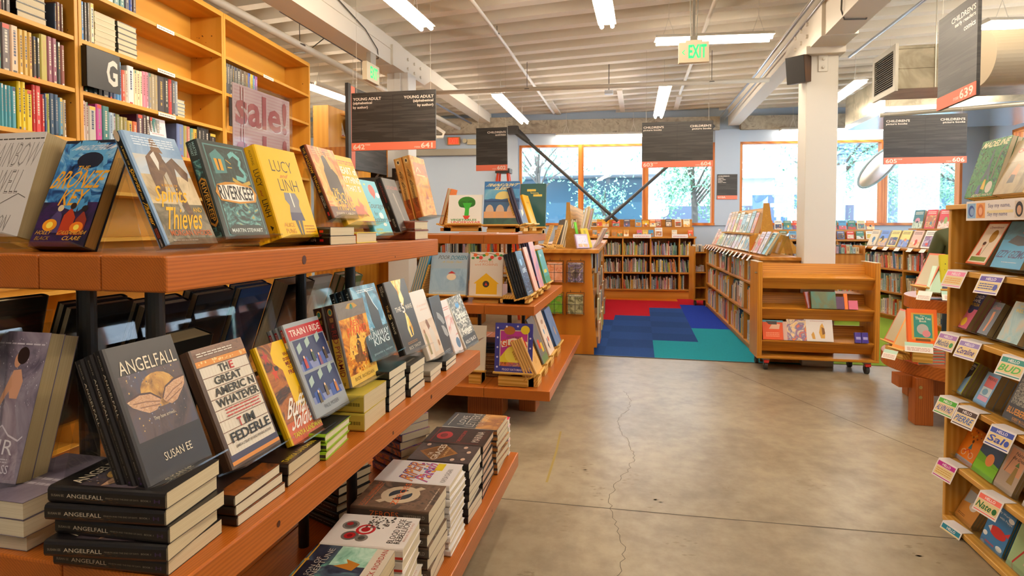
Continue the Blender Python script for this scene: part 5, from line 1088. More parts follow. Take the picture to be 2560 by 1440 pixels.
rb('picture book with a green hill under a dark blue sky', X, 2.97, .31, .162, .19, .012, 22.7, '6fae1e', [('p', [0, .5, 1, .36, 1, 1, 0, 1], '24405f'), ('r', 0, .0, 1, .3, '7abf22'), ('e', .55, .42, .17, .15, 'e3894a'), ('p', [.1, .75, .2, .95, .3, .75], '6a7f8a'), ('t', 'Wilbur', .35, .8, .9, .92, 'e0a08a', .1, 0)], 3, 'green hill picture book')
rb('tan picture book with a scarecrow-like figure in a green hat', X, 2.80, .315, .126, .19, .012, 22, 'b5a494', [('r', .1, .4, .95, .95, 'd9a07a'), ('t', 'Nate', .35, .82, .75, .9, '4a3a2a', .1), ('t', 'the Great', .3, .72, .9, .8, '4a3a2a', .1), ('p', [.55, .6, .66, .72, .76, .6], '4a6a2a'), ('p', [.5, .2, .6, .58, .74, .58, .8, .2], '9a7f42'), ('l', [.2, .4, .35, .8], .03, '6a5240')], 2, 'tan green hat picture book')
rb('white paperback with a fat red script title, low at the frame edge', X, 2.61, .315, .14, .18, .012, 22, 'e6ded6', [('t', 'Sam', .15, .6, .85, .85, 'd0402e', .1, .03), ('t', 'Sun', .15, .35, .85, .58, 'd0402e', .1, .03)], 2, 'white red-script paperback')
rb('tan paperback with pale blue upper corner, lowest shelf of the rack', X, 3.098, .04, .141, .165, .012, 27, 'd09248', [('p', [.05, .5, .5, .56, 1, .5, 1, .9, .05, .9], 'b9c4cc'), ('r', 0, .86, 1, 1, 'c9a060'), ('e', .62, .5, .2, .12, 'e6e2dc'), ('b', .1, .12, .5, .2, 2, '5a3a1e')], 4, 'tan paperback of the lowest shelf')
rb('bright blue picture book with white clouds and a red toy plane', X, 2.883, .035, .156, .205, .01, 18, '2f78b5', [('e', .16, .8, .1, .05, 'eef2f4'), ('e', .86, .74, .12, .05, 'eef2f4'), ('e', .1, .2, .1, .05, 'eef2f4'), ('e', .8, .1, .14, .05, 'eef2f4'), ('p', [.75, .9, 1, .86, 1, 1, .8, 1], '4a8a2a'), ('e', .55, .36, .36, .11, 'c9262a'), ('p', [.8, .42, 1, .52, .98, .4], 'c9262a'), ('p', [.12, .36, .26, .44, .28, .3], 'e6dede'), ('t', 'My World', .3, .74, .8, .8, 'dfe8ee'), ('t', 'with Peppa', .4, .64, .95, .7, 'dfe8ee'), ('r', .2, .05, .6, .09, 'd0303a')], 3, 'blue toy plane picture book', hard=True)
rb('mint green picture book with a striped red twig, lowest at the frame edge', X, 2.70, .035, .15, .2, .012, 18, 'a8c896', [('l', [.2, .1, .5, .5, .45, .8], .05, 'c0302a'), ('l', [.6, .2, .8, .7], .04, 'd9d0c0')], 2, 'mint green picture book')
# ---- badge tags and the banner card ----
def badge(label, y, z, hc, txt, tc, pic=None):
    e = empty('shelf_tag', label=label, cat='shelf tag', group='name badge shelf tags')
    e.matrix_world = Matrix.Translation((RX - .028, y, z)) @ Matrix.Rotation(R(-78), 4, 'Z')
    w, h = .118, .082
    wh = mat('e8e2e2', .5)
    m = MB(); m.box((0, 0, .0012), (w, .05, .0024), wh); m.build('top_flap', e)
    m = MB(); m.M = Matrix.Rotation(R(-24), 4, 'X')
    # slanting front, leaning out at the foot
    m.box((0, -.001, -h), (w, 0, .0015), wh)
    items = [('r', .05, .68, .95, .93, hc), ('t', 'HELLO', .3, .73, .72, .88, 'f4eef0', 0, .02), ('r', .05, .17, .95, .66, 'e6cf9a'), ('r', .05, .07, .95, .12, hc)]
    for ln in (.3, .45): items.append(('r', .05, ln, .95, ln + .015, 'd9bd86'))
    items += [('t', txt, .1, .24, .7 if pic else .88, .58, tc, .1, .02)] if txt else [('b', .12, .24, .88, .6, 3, tc)]
    if pic: items.append(('e', .82, .38, .09, .15, pic))
    draw(m, items, lambda u, v, L: (u * w, -.001 - L * .00008, -h + v * h))
    m.build('front_flap', e)
badge('pink-headed badge tag under the golden bloom picture book', 3.039, 1.2, 'ee8ab2', '', 'e3a04a')
badge('purple-headed badge tag with a blue rosette', 2.771, 1.2, '5f48a8', '', '3a4a9a', '3a48a8')
badge('mauve-headed badge tag with a green leaf blot', 3.094, .903, 'a673b8', 'Matilda', '6a6a8a', '3a8a4a')
badge('lilac-headed badge tag beside the green-leaf one', 2.916, .903, '9a86c4', 'Coraline', '4a3a8a')
badge('teal-headed badge tag with green letters at the frame edge', 2.612, .9, '1c8a80', 'BUD', '4ab04a')
badge('green-headed badge tag with blue letters', 3.084, .603, '46a826', 'ALVIN HO', '4a5ab0')
badge('brown-headed badge tag with blue capitals', 2.922, .604, '44302c', 'PIERRE', '4a6ab0')
badge('royal blue-headed badge tag with a blue berry', 2.672, .604, '2c46a4', 'Sal', '2c46a4', '2c46a4')
badge('magenta-headed badge tag on the fourth shelf', 3.082, .305, 'b8208a', '', 'c9a04a')
badge('salmon-headed badge tag with dark green letters and hat', 2.739, .305, 'f07464', 'Nate', '1f6a34', '1f6a34')
badge('blue-teal-headed badge tag on the lowest shelf', 3.032, .03, '14809a', 'Chi', '4a6ab8', '5a7ab8')
e = empty('banner_card', (RX - .008, 2.935, 1.425), -90, 'long white card with drawn faces and handwriting along the rack\'s top edge', 'banner card')
m = MB(); m.box((0, -.0015, 0), (.46, 0, .082), mat('e8e0da', .5))
it = [('r', .02, .12, .16, .9, '8ab4d9'), ('r', .17, .12, .31, .9, 'eda458'), ('e', .09, .5, .05, .3, '2f4a9a'), ('e', .10, .46, .035, .2, '8aa8d0'), ('e', .24, .5, .05, .34, 'd0742a'), ('e', .24, .48, .03, .2, 'e8b088'), ('r', .34, .36, .72, .5, 'ecd9a6'), ('t', 'Say my name,', .36, .58, .68, .84, '5a5a8a', 0, -.005), ('t', 'Say my name', .35, .16, .64, .42, '5a5a8a', 0, -.005), ('r', .74, .1, .86, .9, 'd9c9b8'), ('e', .8, .5, .05, .36, '1f1c1c'), ('e', .8, .46, .03, .22, 'c99a7a'), ('r', .87, .1, 1, .9, 'e05a4a')]
draw(m, it, lambda u, v, L: (u * .46, -.0015 - L * .00008, v * .082)); m.build('card', e)
o = MB(); o.box((0, 0, .0), (.46, .03, .0015), mat('e8e0da', .5)); p = o.build('fold', e); p.location = (0, 0, .082)
# ---------------- round tiered table ----------------
RC = (2.46, 4.92)
RW1 = wood('96501a', 'a85a1e', 'b5662a', 'X', 60, .3, 9)
e = empty('display_table', (RC[0], RC[1], 0), 0, 'round two tier reddish table with animal picture books, behind the early reader rack', 'table')
def disc_part(n, r, z0, z1):
    m = MB(); m.disc((0, 0, z0), r, z1 - z0, RW1, 64); return m.build(n, e, bevel=.006, seg=2)
disc_part('bottom_tier', .615, .335, .43); disc_part('top_tier', .47, .785, .876); disc_part('post', .05, .43, .785)
for (x, y) in ((-.56, -.36), (-.1, -.5), (-.3, .4), (.3, .4), (.5, -.2)):
    m = MB(); m.box((x, y, 0), (x + .115, y + .115, .335), FIRZ); lg = m.build('leg', e, bevel=.004)
    m = MB()
    for zz in (.2, .27): m.disc((x + .03, y - .002, zz), .012, .003, mat('b5a06a', .3, 1), 12, 1)
    m.build('bolt', lg)
m = MB(); m.box((-.45, -.3, .2), (.5, -.24, .335), FIRZ); m.build('apron', e)
m = MB(); m.box((-.645, -.3, .25), (-.56, -.18, .335), FIRZ); m.build('bracket', e)
TB, TT = .43, .876
def rt(short, x, y, z, w, h, t, yaw, tilt, c, front, n, more, pg=None, base=.05, stand_=True):
    e = book(short if n == 1 else short + ', front copy', x, y, z, w, h, t, yaw, tilt, c, front, (), True, pg or PGG, name='picture_book', cat='picture book')
    if n > 1: copies(e, n, t, [f'{("second", "third", "fourth", "fifth", "sixth")[i]} copy behind the {more}' for i in range(n - 1)], 'copies of the ' + more)
    if stand_: woodstand('small wooden easel under the ' + more, x, y, z, w, h * .7, yaw, tilt, t * n + .003, base)
    return e
rt('orange picture book with a teal panel and grey animal shape', 1.845, 4.56, TB + .15, .175, .25, .011, -14, 20, 'ee6a1a', [('r', .12, .12, .88, .88, 'd9a03a'), ('r', .2, .18, .82, .84, '2f8a80'), ('t', 'The', .42, .78, .58, .82, 'e0ddc8'), ('t', 'Thank You', .26, .69, .78, .77, 'e0ddc8', 0, .02), ('t', 'Book', .4, .62, .64, .68, 'e0ddc8', 0, .02), ('e', .5, .42, .2, .15, 'b5b3ae'), ('e', .62, .3, .14, .1, 'd98a90'), ('r', .25, .08, .75, .15, '7a4a1e')], 6, 'orange teal-panel picture book', pg=pages_mat('9a8a68', '6f6048'), base=.13)
rt('thin orange-edged picture book turned to the aisle beside it', 1.80, 4.72, TB + .09, .15, .26, .016, -75, 25, 'e0902a', [('r', .1, .1, .9, .9, 'c9b07a')], 1, 'thin orange-edged picture book', base=.07)
rt('grey-green edged picture book at the back of the lower tier', 1.86, 5.02, TB + .09, .2, .27, .014, -85, 25, 'c9562a', [('r', .05, .05, .95, .95, 'b5a888')], 6, 'grey-green edged picture books', pg=pages_mat('a39a7a', '7a7a60'), base=.07)
pile('orange-edged picture books lying flat at the front of the lower tier', TB, 5, 1.90, 4.55, .19, .24, .021, 12, 'ee6238', (), [('r', 0, 0, 1, 1, 'f06a44')], hard=True, pg=pages_mat('a8a890', '5f8a7a'), jit=.004, rots=1.5)
rt('row of grey-edged picture books with salmon tops, upper tier', 1.98, 4.82, TT + .09, .17, .26, .018, -80, 24, 'e8603a', [('r', .05, .05, .95, .95, 'b9ad8c')], 6, 'salmon-topped picture books', pg=pages_mat('a89878', '8a7a5c'), base=.07)
rt('mint picture book in front of the salmon-topped row', 1.985, 4.66, TT + .06, .1, .2, .03, -50, 25, 'a8ccb0', [('r', 0, 0, .3, 1, 'c9e0cc')], 1, 'mint picture book', base=.05, stand_=False)
rt('yellow-green picture book with dark dots and a green bowl', 2.06, 4.60, TT + .085, .19, .25, .02, -12, 16, 'c9bc14', [('t', 'I', .4, .84, .46, .95, '6a8a6a', 0, .02), ('t', 'B', .55, .6, .8, .72, '6a8a6a', 0, .02), ('e', .35, .2, .18, .07, '6a9a4a'), ('e', .75, .3, .12, .1, 'd98a9a'), ('r', 0, 0, 1, .1, '4a4a6a'), ('k', .1, .35, .6, .8, 8, .02, '3a3420', 2)], 2, 'yellow-green picture book', base=.07)
def tent(label, x, y, z, w, yaw, hc='b5d9c4', tilt=30, h=.07):
    e = empty('price_card', label=label, cat='price card', group='small white and mint price cards')
    e.matrix_world = Matrix.Translation((x, y, z)) @ Matrix.Rotation(R(yaw), 4, 'Z') @ Matrix.Rotation(R(-tilt), 4, 'X')
    m = MB(); m.box((0, 0, -h), (w, .0015, 0), mat('ece6de', .5)); draw(m, [('r', 0, .62, 1, 1, hc), ('b', .08, .12, .9, .52, 3, 'b5786a')], lambda u, v, L: (u * w, -L * EPS, -h + v * h)); m.build('card', e)
tent('mint and white card under the orange teal-panel picture book', 1.80, 4.50, TB + .17, .16, -18)
tent('mint and white card hanging off the lower tier\'s rim', 1.735, 4.66, TB + .085, .1, -55)
tent('small white card hanging off the upper tier\'s rim', 1.93, 4.62, TT + .07, .09, -50, 'ece6de')
tent('mint and white card under the yellow-green picture book', 2.03, 4.53, TT + .08, .19, -12)
tent('mint and white card low beside the rack end panel', 2.13, 4.40, TB + .12, .1, -8)
# ---------------- empty wooden book cart ----------------
OAK = wood('a5641a', 'bf7c24', 'cf9134', 'X', 60, .35, 10)
OAKZ = wood('a5641a', 'bf7c24', 'cf9134', 'Z', 60, .35, 11)
WORN = mat('d9cdb9', .5)
e = empty('book_cart', (1.12, 6.0, 0), 1.2, 'oak book cart with three sloping shelves on red-braked casters, mostly empty', 'book cart')
for x in (.0, 1.035):
    m = MB(); m.box((x, -.0, .13), (x + .045, .36, 1.055), OAKZ); sp = m.build('side_panel', e, bevel=.003)
    m = MB(); m.box((x + .002, .003, 1.0555), (x + .043, .357, 1.058), WORN); m.build('worn_edge', sp)
m = MB(); m.box((.0, 0, .115), (1.08, .36, .14), OAK); m.build('base_board', e, bevel=.002)
for zb, zf in ((.985, .905), (.70, .605), (.455, .29)):
    # front lip board, sloping shelf, back board
    m = MB(); m.prism([(.045, .0, zf), (.045, .012, zf + .006), (.045, .085, zf - .105), (.045, .073, zf - .111)], (.99, 0, 0), OAK); m.build('lip', e)
    m = MB(); m.prism([(.045, .0, zf), (.045, .235, zf + .075 - .05), (.045, .235, zf + .06 - .05), (.045, .005, zf - .015)], (.99, 0, 0), OAK); m.build('shelf', e)
    top = {.985: 1.03, .70: .735, .455: .42}[zb]
    m = MB(); m.prism([(.045, .235, zf + .012), (.045, .247, zf + .012), (.045, .275, top), (.045, .263, top)], (.99, 0, 0), OAK); m.build('shelf_back', e)
m = MB(); m.tube([(.03, .17, .805), (1.05, .17, .805)], .004, mat('c9c0ae', .3, 1), 6); m.build('rod', e)
for zz in (.885, .58, .27):
    m = MB(); m.tube([(1.032, .05, zz), (1.02, .05, zz)], .014, mat('2a2018', .5), 8); m.build('screw', e)
m = MB(); m.tube([(-.02, .04, .95), (.02, .04, .95)], .008, mat('9a948a', .3, 1), 8); m.build('bolt', e)
RUB, CHR, REDP = mat('3a3632', .6), mat('9a948c', .3, 1), mat('c02a22', .45)
for (x, y) in ((.09, .05), (.06, .31), (.99, .05), (.93, .31)):
    m = MB(); m.box((x - .03, y - .03, .095), (x + .03, y + .03, .115), CHR); c = m.build('caster', e)
    m = MB(); m.disc((x - .014, y, .045), .045, .028, RUB, 24, 0); m.build('wheel', c)
    m = MB(); m.prism([(x - .02, y - .02, .1), (x - .02, y + .02, .1), (x - .02, y + .01, .045), (x - .02, y - .01, .045)], (.004, 0, 0), CHR); m.prism([(x + .016, y - .02, .1), (x + .016, y + .02, .1), (x + .016, y + .01, .045), (x + .016, y - .01, .045)], (.004, 0, 0), CHR); m.build('fork', c)
    m = MB(); m.box((x - .022, y - .05, .075), (x + .022, y - .015, .1), REDP); m.build('brake', c)
def cb(label, x, zf, w, h, t, c, front=(), spine=(), yaw=0, tilt=18, y=5.98):
    book(label, 1.12 + x, y + .03, zf + .012, w, h, t, yaw, tilt, c, front, spine, True, PGG, name='picture_book', cat='picture book')
cb('dark green landscape picture book on the cart\'s middle shelf', .485, .605, .22, .165, .018, '3a4a24', [('r', 0, 0, 1, 1, art(['3a4a24', '4f5a2c', '2f6a5a', '3f8a7a'], 5))])
cb('brown spined book beside the dark green picture book', .455, .605, .05, .16, .02, '8a3a1e', (), (), 30)
cb('deep purple book on the cart\'s middle shelf', .70, .605, .075, .12, .03, '4a1a4a', ())
cb('orange spined book standing between purple and pink books', .775, .605, .03, .15, .02, 'f0781a', ())
cb('pink book lying low on the cart\'s middle shelf', .81, .605, .08, .085, .03, 'd0607a', ())
cb('orange picture book with a pale hand shape, cart\'s lowest shelf', .055, .29, .19, .19, .012, 'e0531e', [('r', 0, .9, 1, 1, '5a9aa8'), ('p', [.3, .55, .5, .86, .85, .8, .8, .55], 'e3b090'), ('p', [.15, .95, .7, .95, .7, .78, .3, .78], '4a3a34'), ('b', .15, .15, .8, .4, 3, 'f0a07a')])
cb('pinkish spines slanting next to the orange hand picture book', .235, .29, .05, .18, .03, 'd9b0a0', ())
cb('orange and blue patterned picture book on the cart\'s lowest shelf', .275, .29, .175, .205, .012, 'e0a860', [('r', 0, 0, 1, 1, art(['e8b86a', 'f0d0a0', '6a6a9a', 'e8763a', 'd9a040'], 9, (1, 1, 1), .35, 2))])
cb('white picture book with a tan kangaroo-like pair', .435, .29, .25, .21, .012, 'e6dcd2', [('p', [.56, .14, .5, .4, .56, .72, .64, .84, .68, .7, .72, .4, .7, .14], 'd9a44a'), ('p', [.62, .3, .60, .66, .7, .6, .72, .36], '8a5f3a'), ('p', [.26, .1, .22, .3, .3, .44, .34, .3, .36, .1], 'cf9a44'), ('b', .2, .9, .7, .94, 1, 'c98a8a')])
cb('first of two violet spines ending the cart\'s lowest shelf', .87, .29, .055, .10, .03, '4a3a8a', [('b', .1, .2, .9, .8, 1, 'b0a8d8')])
cb('second of two violet spines ending the cart\'s lowest shelf', .93, .29, .055, .10, .03, '43338a', [('b', .1, .2, .9, .8, 1, 'b0a8d8')])
# ---------------- low bookcases of the children's section ----------------
CAS = wood('ae6c20', 'ba7a2a', 'c48536', 'X', 14, .4, 12)
CASZ = wood('ae6c20', 'ba7a2a', 'c48536', 'Z', 14, .4, 13)
CASP = wood('a05c14', 'b56c1c', 'bf7826', 'Z', 18, .45, 14)
PAL = ['c9442a', 'e0b83a', '3a6a8a', '5a8a6a', 'd9cdb4', '8a5a3a', '2f4a6a', 'b5a088', 'd98a4a', 'a8b8c4', '6a3a3a', 'e6dcc8', '4a7a7a', 'c98a9a', '2a2a30', '8aa04a', 'd0c0a0', '7a6a8a', 'e0e0d8', 'b0642a']
PALP = ['a8c4d0', 'e6dcc8', 'd9c49a', 'c9d8c0', 'e0b8a8', 'b5c9dc', 'f0e8dc', 'd0a86a', 'c4b0c8', 'e8d27a', '9ab8b0', 'd98a6a']
PALB = ['e8a020', 'd9442a', '3a2f4a', 'e0b020', '5a9ac0', 'c9301f', 'd9762a', '4a5a8a', 'efe6d4', 'b0582a', 'e8d8a0', '3f7a6a']
STUFF = MB()
def spines(M, s0, s1, z, hmax, pal, seed, fmt=None, d=.2, lean=True, wmin=.008, wmax=.03, fill=1.0, name='picture_book', cat='picture book', group=None, y=.03):
    """a run of spines from s0 to s1 in the case's frame; individual books when fmt is given"""
    g = random.Random(seed)
    s = s0; i = 0
    run = 0
    while True:
        w = g.uniform(wmin, wmax)
        if s + w > s0 + (s1 - s0) * fill: break
        if run == 0: tl = g.choice([0, 0, 0, g.uniform(2, 9)]) if lean else 0; run = g.randint(3, 8)
        run -= 1
        h = hmax * g.uniform(.58, .96)
        c = g.choice(pal)
        X = M @ Matrix.Translation((s + .0004, y + g.uniform(0, .012), z))
        T = Matrix.Rotation(R(-tl), 4, 'Y')
        if fmt:
            o = spine_book(fmt.format(c=cname(c), o=ordw(i)), X, w - .0008, h, d, c, seed * 100 + i, -tl, group, name)
            o['category'] = cat
        else:
            STUFF.M = X @ T; spine_geo(STUFF, w - .0008, h, d, c, seed * 100 + i, True); STUFF.M = None
        s += w * (1 + .02) ; i += 1
def faceout(label, M, w, h, t, seed, pal, tilt=14, group=None, cat='picture book', base=None, title=True):
    """a small face-out book, local x right, front toward -y"""
    g = random.Random(seed)
    c = base or g.choice(pal)
    m = MB()
    m.box((0, 0, 0), (w, t * .1, h), cm(c)); m.box((0, t * .9, 0), (w, t, h), cm(c)); m.box((0, t * .1, 0), (w * .03, t * .9, h), cm(c)); m.box((w * .03, t * .1, .002), (w * .985, t * .9, h - .002), PG)
    a, b, d = g.choice(pal), g.choice(PAL), g.choice(PAL)
    it = []
    k = g.random()
    if k < .5: it.append(('r', .08, .08, .92, g.uniform(.55, .7), art([a, b, d], 14, (1, 1, 1), .35, 1.5, 3, seed % 5)))
    else: it.append(('r', 0, 0, 1, g.uniform(.3, .5), art([c, a, d], 12, (1, 1, 1), .35, 1.5, 3, seed % 5)))
    it.append(('e', g.uniform(.35, .65), g.uniform(.3, .5), g.uniform(.1, .25), g.uniform(.08, .2), b))
    it.append(('e', g.uniform(.25, .75), g.uniform(.2, .4), g.uniform(.06, .14), g.uniform(.06, .12), d))
    if title:
        ink = '3a2a22' if sum(lin(c)[:3]) > .9 else 'efe4cc'
        it.append(('b', .12, .76, .88, .93, 2, ink))
    draw(m, it, lambda u, v, L: (u * w, -L * EPS, v * h))
    o = m.build('picture_book'); o.matrix_world = M @ Matrix.Rotation(R(-tilt), 4, 'X')
    return tag(o, label, cat, group)
def case(label, M, L, D, zs, top, divs, kick=.1, overhang=.02, ends=(True, True), hh=.026, group=None):
    e = empty('bookcase', label=label, cat='bookcase', group=group); e.matrix_world = M
    def part(n, a, b, mt, bev=.0):
        m = MB(); m.box(a, b, mt); return m.build(n, e, bevel=bev)
    part('top_panel', (-overhang, -overhang, top - .035), (L + overhang, D, top), CAS, .003)
    part('back_panel', (0, D - .02, 0), (L, D - .004, top - .035), CASP)
    part('side_panel', (0, 0, 0), (.022, D - .02, top - .035), CASZ); part('side_panel', (L - .022, 0, 0), (L, D - .02, top - .035), CASZ)
    for q in divs: part('divider', (q - .011, .004, kick), (q + .011, D - .02, top - .035), CASZ)
    for z in zs: part('shelf', (.022, .0, z - hh), (L - .022, D - .02, z), CAS, .002)
    part('kick_board', (.022, .02, 0), (L - .022, .035, kick), CAS)
    return e
# --- island to the right of the carpet aisle ---
def frame(ox, oy, dx, dy, oz=0):
    ln = math.hypot(dx, dy); dx, dy = dx / ln, dy / ln
    return Matrix(((dx, -dy, 0, ox), (dy, dx, 0, oy), (0, 0, 1, oz), (0, 0, 0, 1)))
AM = frame(1.124, 10.557, .0226, -.9997)
AL, ATOP = 4.19, 1.085
adiv = [1.14, 2.28, 3.30]
case('low bookcase of picture book spines between the carpet aisle and the book cart', AM, AL, .385, (.775, .43, .075), ATOP, adiv, .05)
bays = [.022] + adiv + [AL - .022]
RN = ('top', 'middle', 'lowest')
for r, (z, h) in enumerate(((.775, .245), (.43, .29), (.075, .31))):
    for b in range(4):
        a0, a1 = bays[b] + .012, bays[b + 1] - .012
        near = b == 3
        f = None
        if near: f = '{c} spine, {o} along the ' + RN[r] + ' row, ' + ('cart-side end bay' if b == 3 else 'next-to-end bay') + ' of the aisle bookcase'
        spines(AM, a0, a1, z, h, PAL + PALP + ['e8a030', 'e0d020', 'c9301f'], 300 + r * 10 + b, f, wmin=.016 if near else .009, wmax=.06 if near else .034, group='picture book spines in the aisle bookcase' if near else None)
for i, (s, z, c, w, h, nm) in enumerate(((1.75, .80, '14606a', .24, .23, 'dark teal'), (3.05, .36 + .08, 'e6dcd0', .2, .3, 'white flower-print'), (2.55, .79, '2a2420', .1, .12, 'black plate'),)):
    if i == 2:
        m = MB(); m.box((0, -.004, 0), (.12, 0, .13), mat('191614', .4)); draw(m, [('t', 'E', .3, .1, .7, .6, 'd9cfc0', 0, .03)], lambda u, v, L: (u * .12, -.004 - L * EPS, v * .13)); o = m.build('letter_sign'); o.matrix_world = AM @ Matrix.Translation((s, -.012, z)); tag(o, 'black letter plate clipped to the top row of the aisle bookcase', 'sign')
    else:
        faceout(f'{nm} book shown face out among the spines of the aisle bookcase', AM @ Matrix.Translation((s, -.012, z)), w, h, .02, 900 + i, [c, 'd9762a', 'b5302a'], 2, base=c)
# top display of that island: cards, two stepped rows of face-out books on an A-frame
YEL_W = wood('b5822c', 'cf9a3c', 'dba94e', 'X', 30, .45, 15)
e = empty('display_riser', label='wooden A-frame book riser standing on the aisle bookcase', cat='book riser'); e.matrix_world = AM
m = MB(); m.prism([(1.0, .16, ATOP), (1.0, .34, ATOP), (1.0, .27, 1.62), (1.0, .24, 1.62)], (2.35, 0, 0), YEL_W); m.build('back_frame', e)
m = MB(); m.box((1.0, .10, 1.30), (3.35, .26, 1.318), YEL_W); m.build('shelf', e)
m = MB(); m.prism([(3.33, .05, ATOP), (3.33, .05, 1.29), (3.33, .17, 1.32), (3.33, .20, 1.67), (3.33, .26, 1.67), (3.33, .31, 1.32), (3.33, .45, 1.29), (3.33, .62, ATOP)], (.025, 0, 0), art(['c48c34', 'b98230', 'cf983e'], 30)); m.build('end_panel', e)
g = random.Random(5)
for i in range(9):
    s = 1.12 + i * .24
    faceout(f'pale picture book, {ordw(i)} from the window end, upper riser of the aisle bookcase', AM @ Matrix.Translation((s, .115, 1.322)), g.uniform(.17, .22), g.uniform(.24, .31), .03 + .02 * (i % 3), 400 + i, PALP, 17, 'picture books on the aisle bookcase riser')
for i in range(16):
    s = .25 + i * .232
    if s > AL - .3: break
    w = g.uniform(.17, .22)
    faceout(f'picture book, {ordw(i)} from the window end, front display row of the aisle bookcase', AM @ Matrix.Translation((s, .055, ATOP + .02)), w, g.uniform(.22, .28), .02 + .015 * (i % 3), 430 + i, PALP + ['efe9e0', 'e8e4da'], 24, 'front display row of the aisle bookcase')
def hang_card(label, M, w=.085, h=.075, c='ebe4dc', group='small white price cards'):
    m = MB(); m.M = Matrix.Rotation(R(-38), 4, 'X'); m.box((0, 0, -h), (w, .0012, 0), mat(c, .5)); draw(m, [('b', .12, .2, .88, .8, 3, 'b5b0a4')], lambda u, v, L: (u * w, -L * EPS, -h + v * h))
    o = m.build('price_card'); o.matrix_world = M; tag(o, label, 'price card', group)
for i in range(14):
    hang_card(f'white price card, {ordw(i)} from the window end, along the aisle bookcase top', AM @ Matrix.Translation((.25 + i * .272, -.026, ATOP + .003)), c=g.choice(['ebe4dc', 'ebe4dc', 'e8c8bc', 'd0dcc8']))
faceout('large book with a yellow spine cover leaning behind clear stands at the cart end', AM @ Matrix.Translation((3.72, .12, ATOP + .02)), .2, .26, .03, 470, ['e0a01e'], 26, base='e0a01e')
faceout('teal-backed book leaning on the cart end of the aisle bookcase', AM @ Matrix.Translation((3.86, .06, ATOP + .02)), .18, .26, .03, 471, ['5a98a0'], 30, base='5a98a0')
for k, s in enumerate((3.72, 3.88)):
    p = (AM @ Matrix.Translation((s, .2, ATOP + .03))).translation
    stand(f'{"first" if k == 0 else "second"} empty clear stand at the cart end of the aisle bookcase', p.x, p.y, p.z, .16, .24, -88.7, 22, d=.05, drop=.02)
# --- island to the left of the carpet aisle ---
TH = frame(-.60, 11.0, -.15 / 4.7, 1)     # not used for shelving direction, only its angle
LI = frame(-.452, 6.32, -.0345, .9994)    # local x runs away from the camera, local y to the left
e = empty('bookcase', label='low bookcase with a plain orange-brown end panel carrying wire magazine racks', cat='bookcase'); e.matrix_world = LI
LL, LTOP = 4.6, 1.15
def lp(n, a, b, mt, bev=0):
    m = MB(); m.box(a, b, mt); return m.build(n, e, bevel=bev)
lp('top_panel', (-.06, -.02, LTOP - .04), (LL, .86, LTOP), CAS, .003)
m = MB(); m.prism([(0, -.0, .09), (0, .07, LTOP - .04), (0, .84, LTOP - .04), (0, .84, .0), (0, .03, 0), (0, .03, .09)], (.025, 0, 0), wood('a85f10', 'b86c16', 'c07820', 'Z', 10, .45, 21)); m.build('end_panel', e)
lp('back_panel', (.025, .42, 0), (LL, .44, LTOP - .04), CASP)
for z, y0 in ((.10, .0), (.36, .02), (.62, .035), (.88, .05)): lp('shelf', (.025, y0, z - .024), (LL, .42, z), CAS)
for q in (1.15, 2.3, 3.45, 4.58): lp('divider', (q, .04, .1), (q + .022, .42, LTOP - .04), CASZ)
for r, z in enumerate((.10, .36, .62, .88)):
    for b in range(4):
        spines(LI, .04 + b * 1.15, 1.13 + b * 1.15, z, .22, PAL + PALP, 500 + r * 10 + b, None, y=.05 + .012 * r, wmin=.012, wmax=.04)
k = 0
for b, s in enumerate((.10, .32, .62, .95, 1.3, 1.75, 2.3)):
    for r, z in enumerate((.10, .36, .62, .88)):
        if (b + r) % 3 == 2: continue
        faceout(f'picture book facing the carpet aisle, {ordw(b)} column, {("lowest", "second lowest", "third", "highest")[r]} row', LI @ Matrix.Translation((s + .19, -.012 + .013 * r, z + .004)) @ Matrix.Rotation(R(180), 4, 'Z') @ Matrix.Translation((0, 0, 0)), .18, .23, .02, 520 + k, PAL + ['3f86b0', 'e0d840', 'efe8dc'], 0, 'picture books facing the carpet aisle')
        k += 1
m = MB(); m.box((0, -.004, 0), (.11, 0, .11), mat('191614', .4)); o = m.build('letter_sign'); o.matrix_world = LI @ Matrix.Translation((.16, -.03, .76)) @ Matrix.Rotation(R(180), 4, 'Z'); tag(o, 'black letter plate jutting from the orange-brown bookcase into the aisle', 'sign')
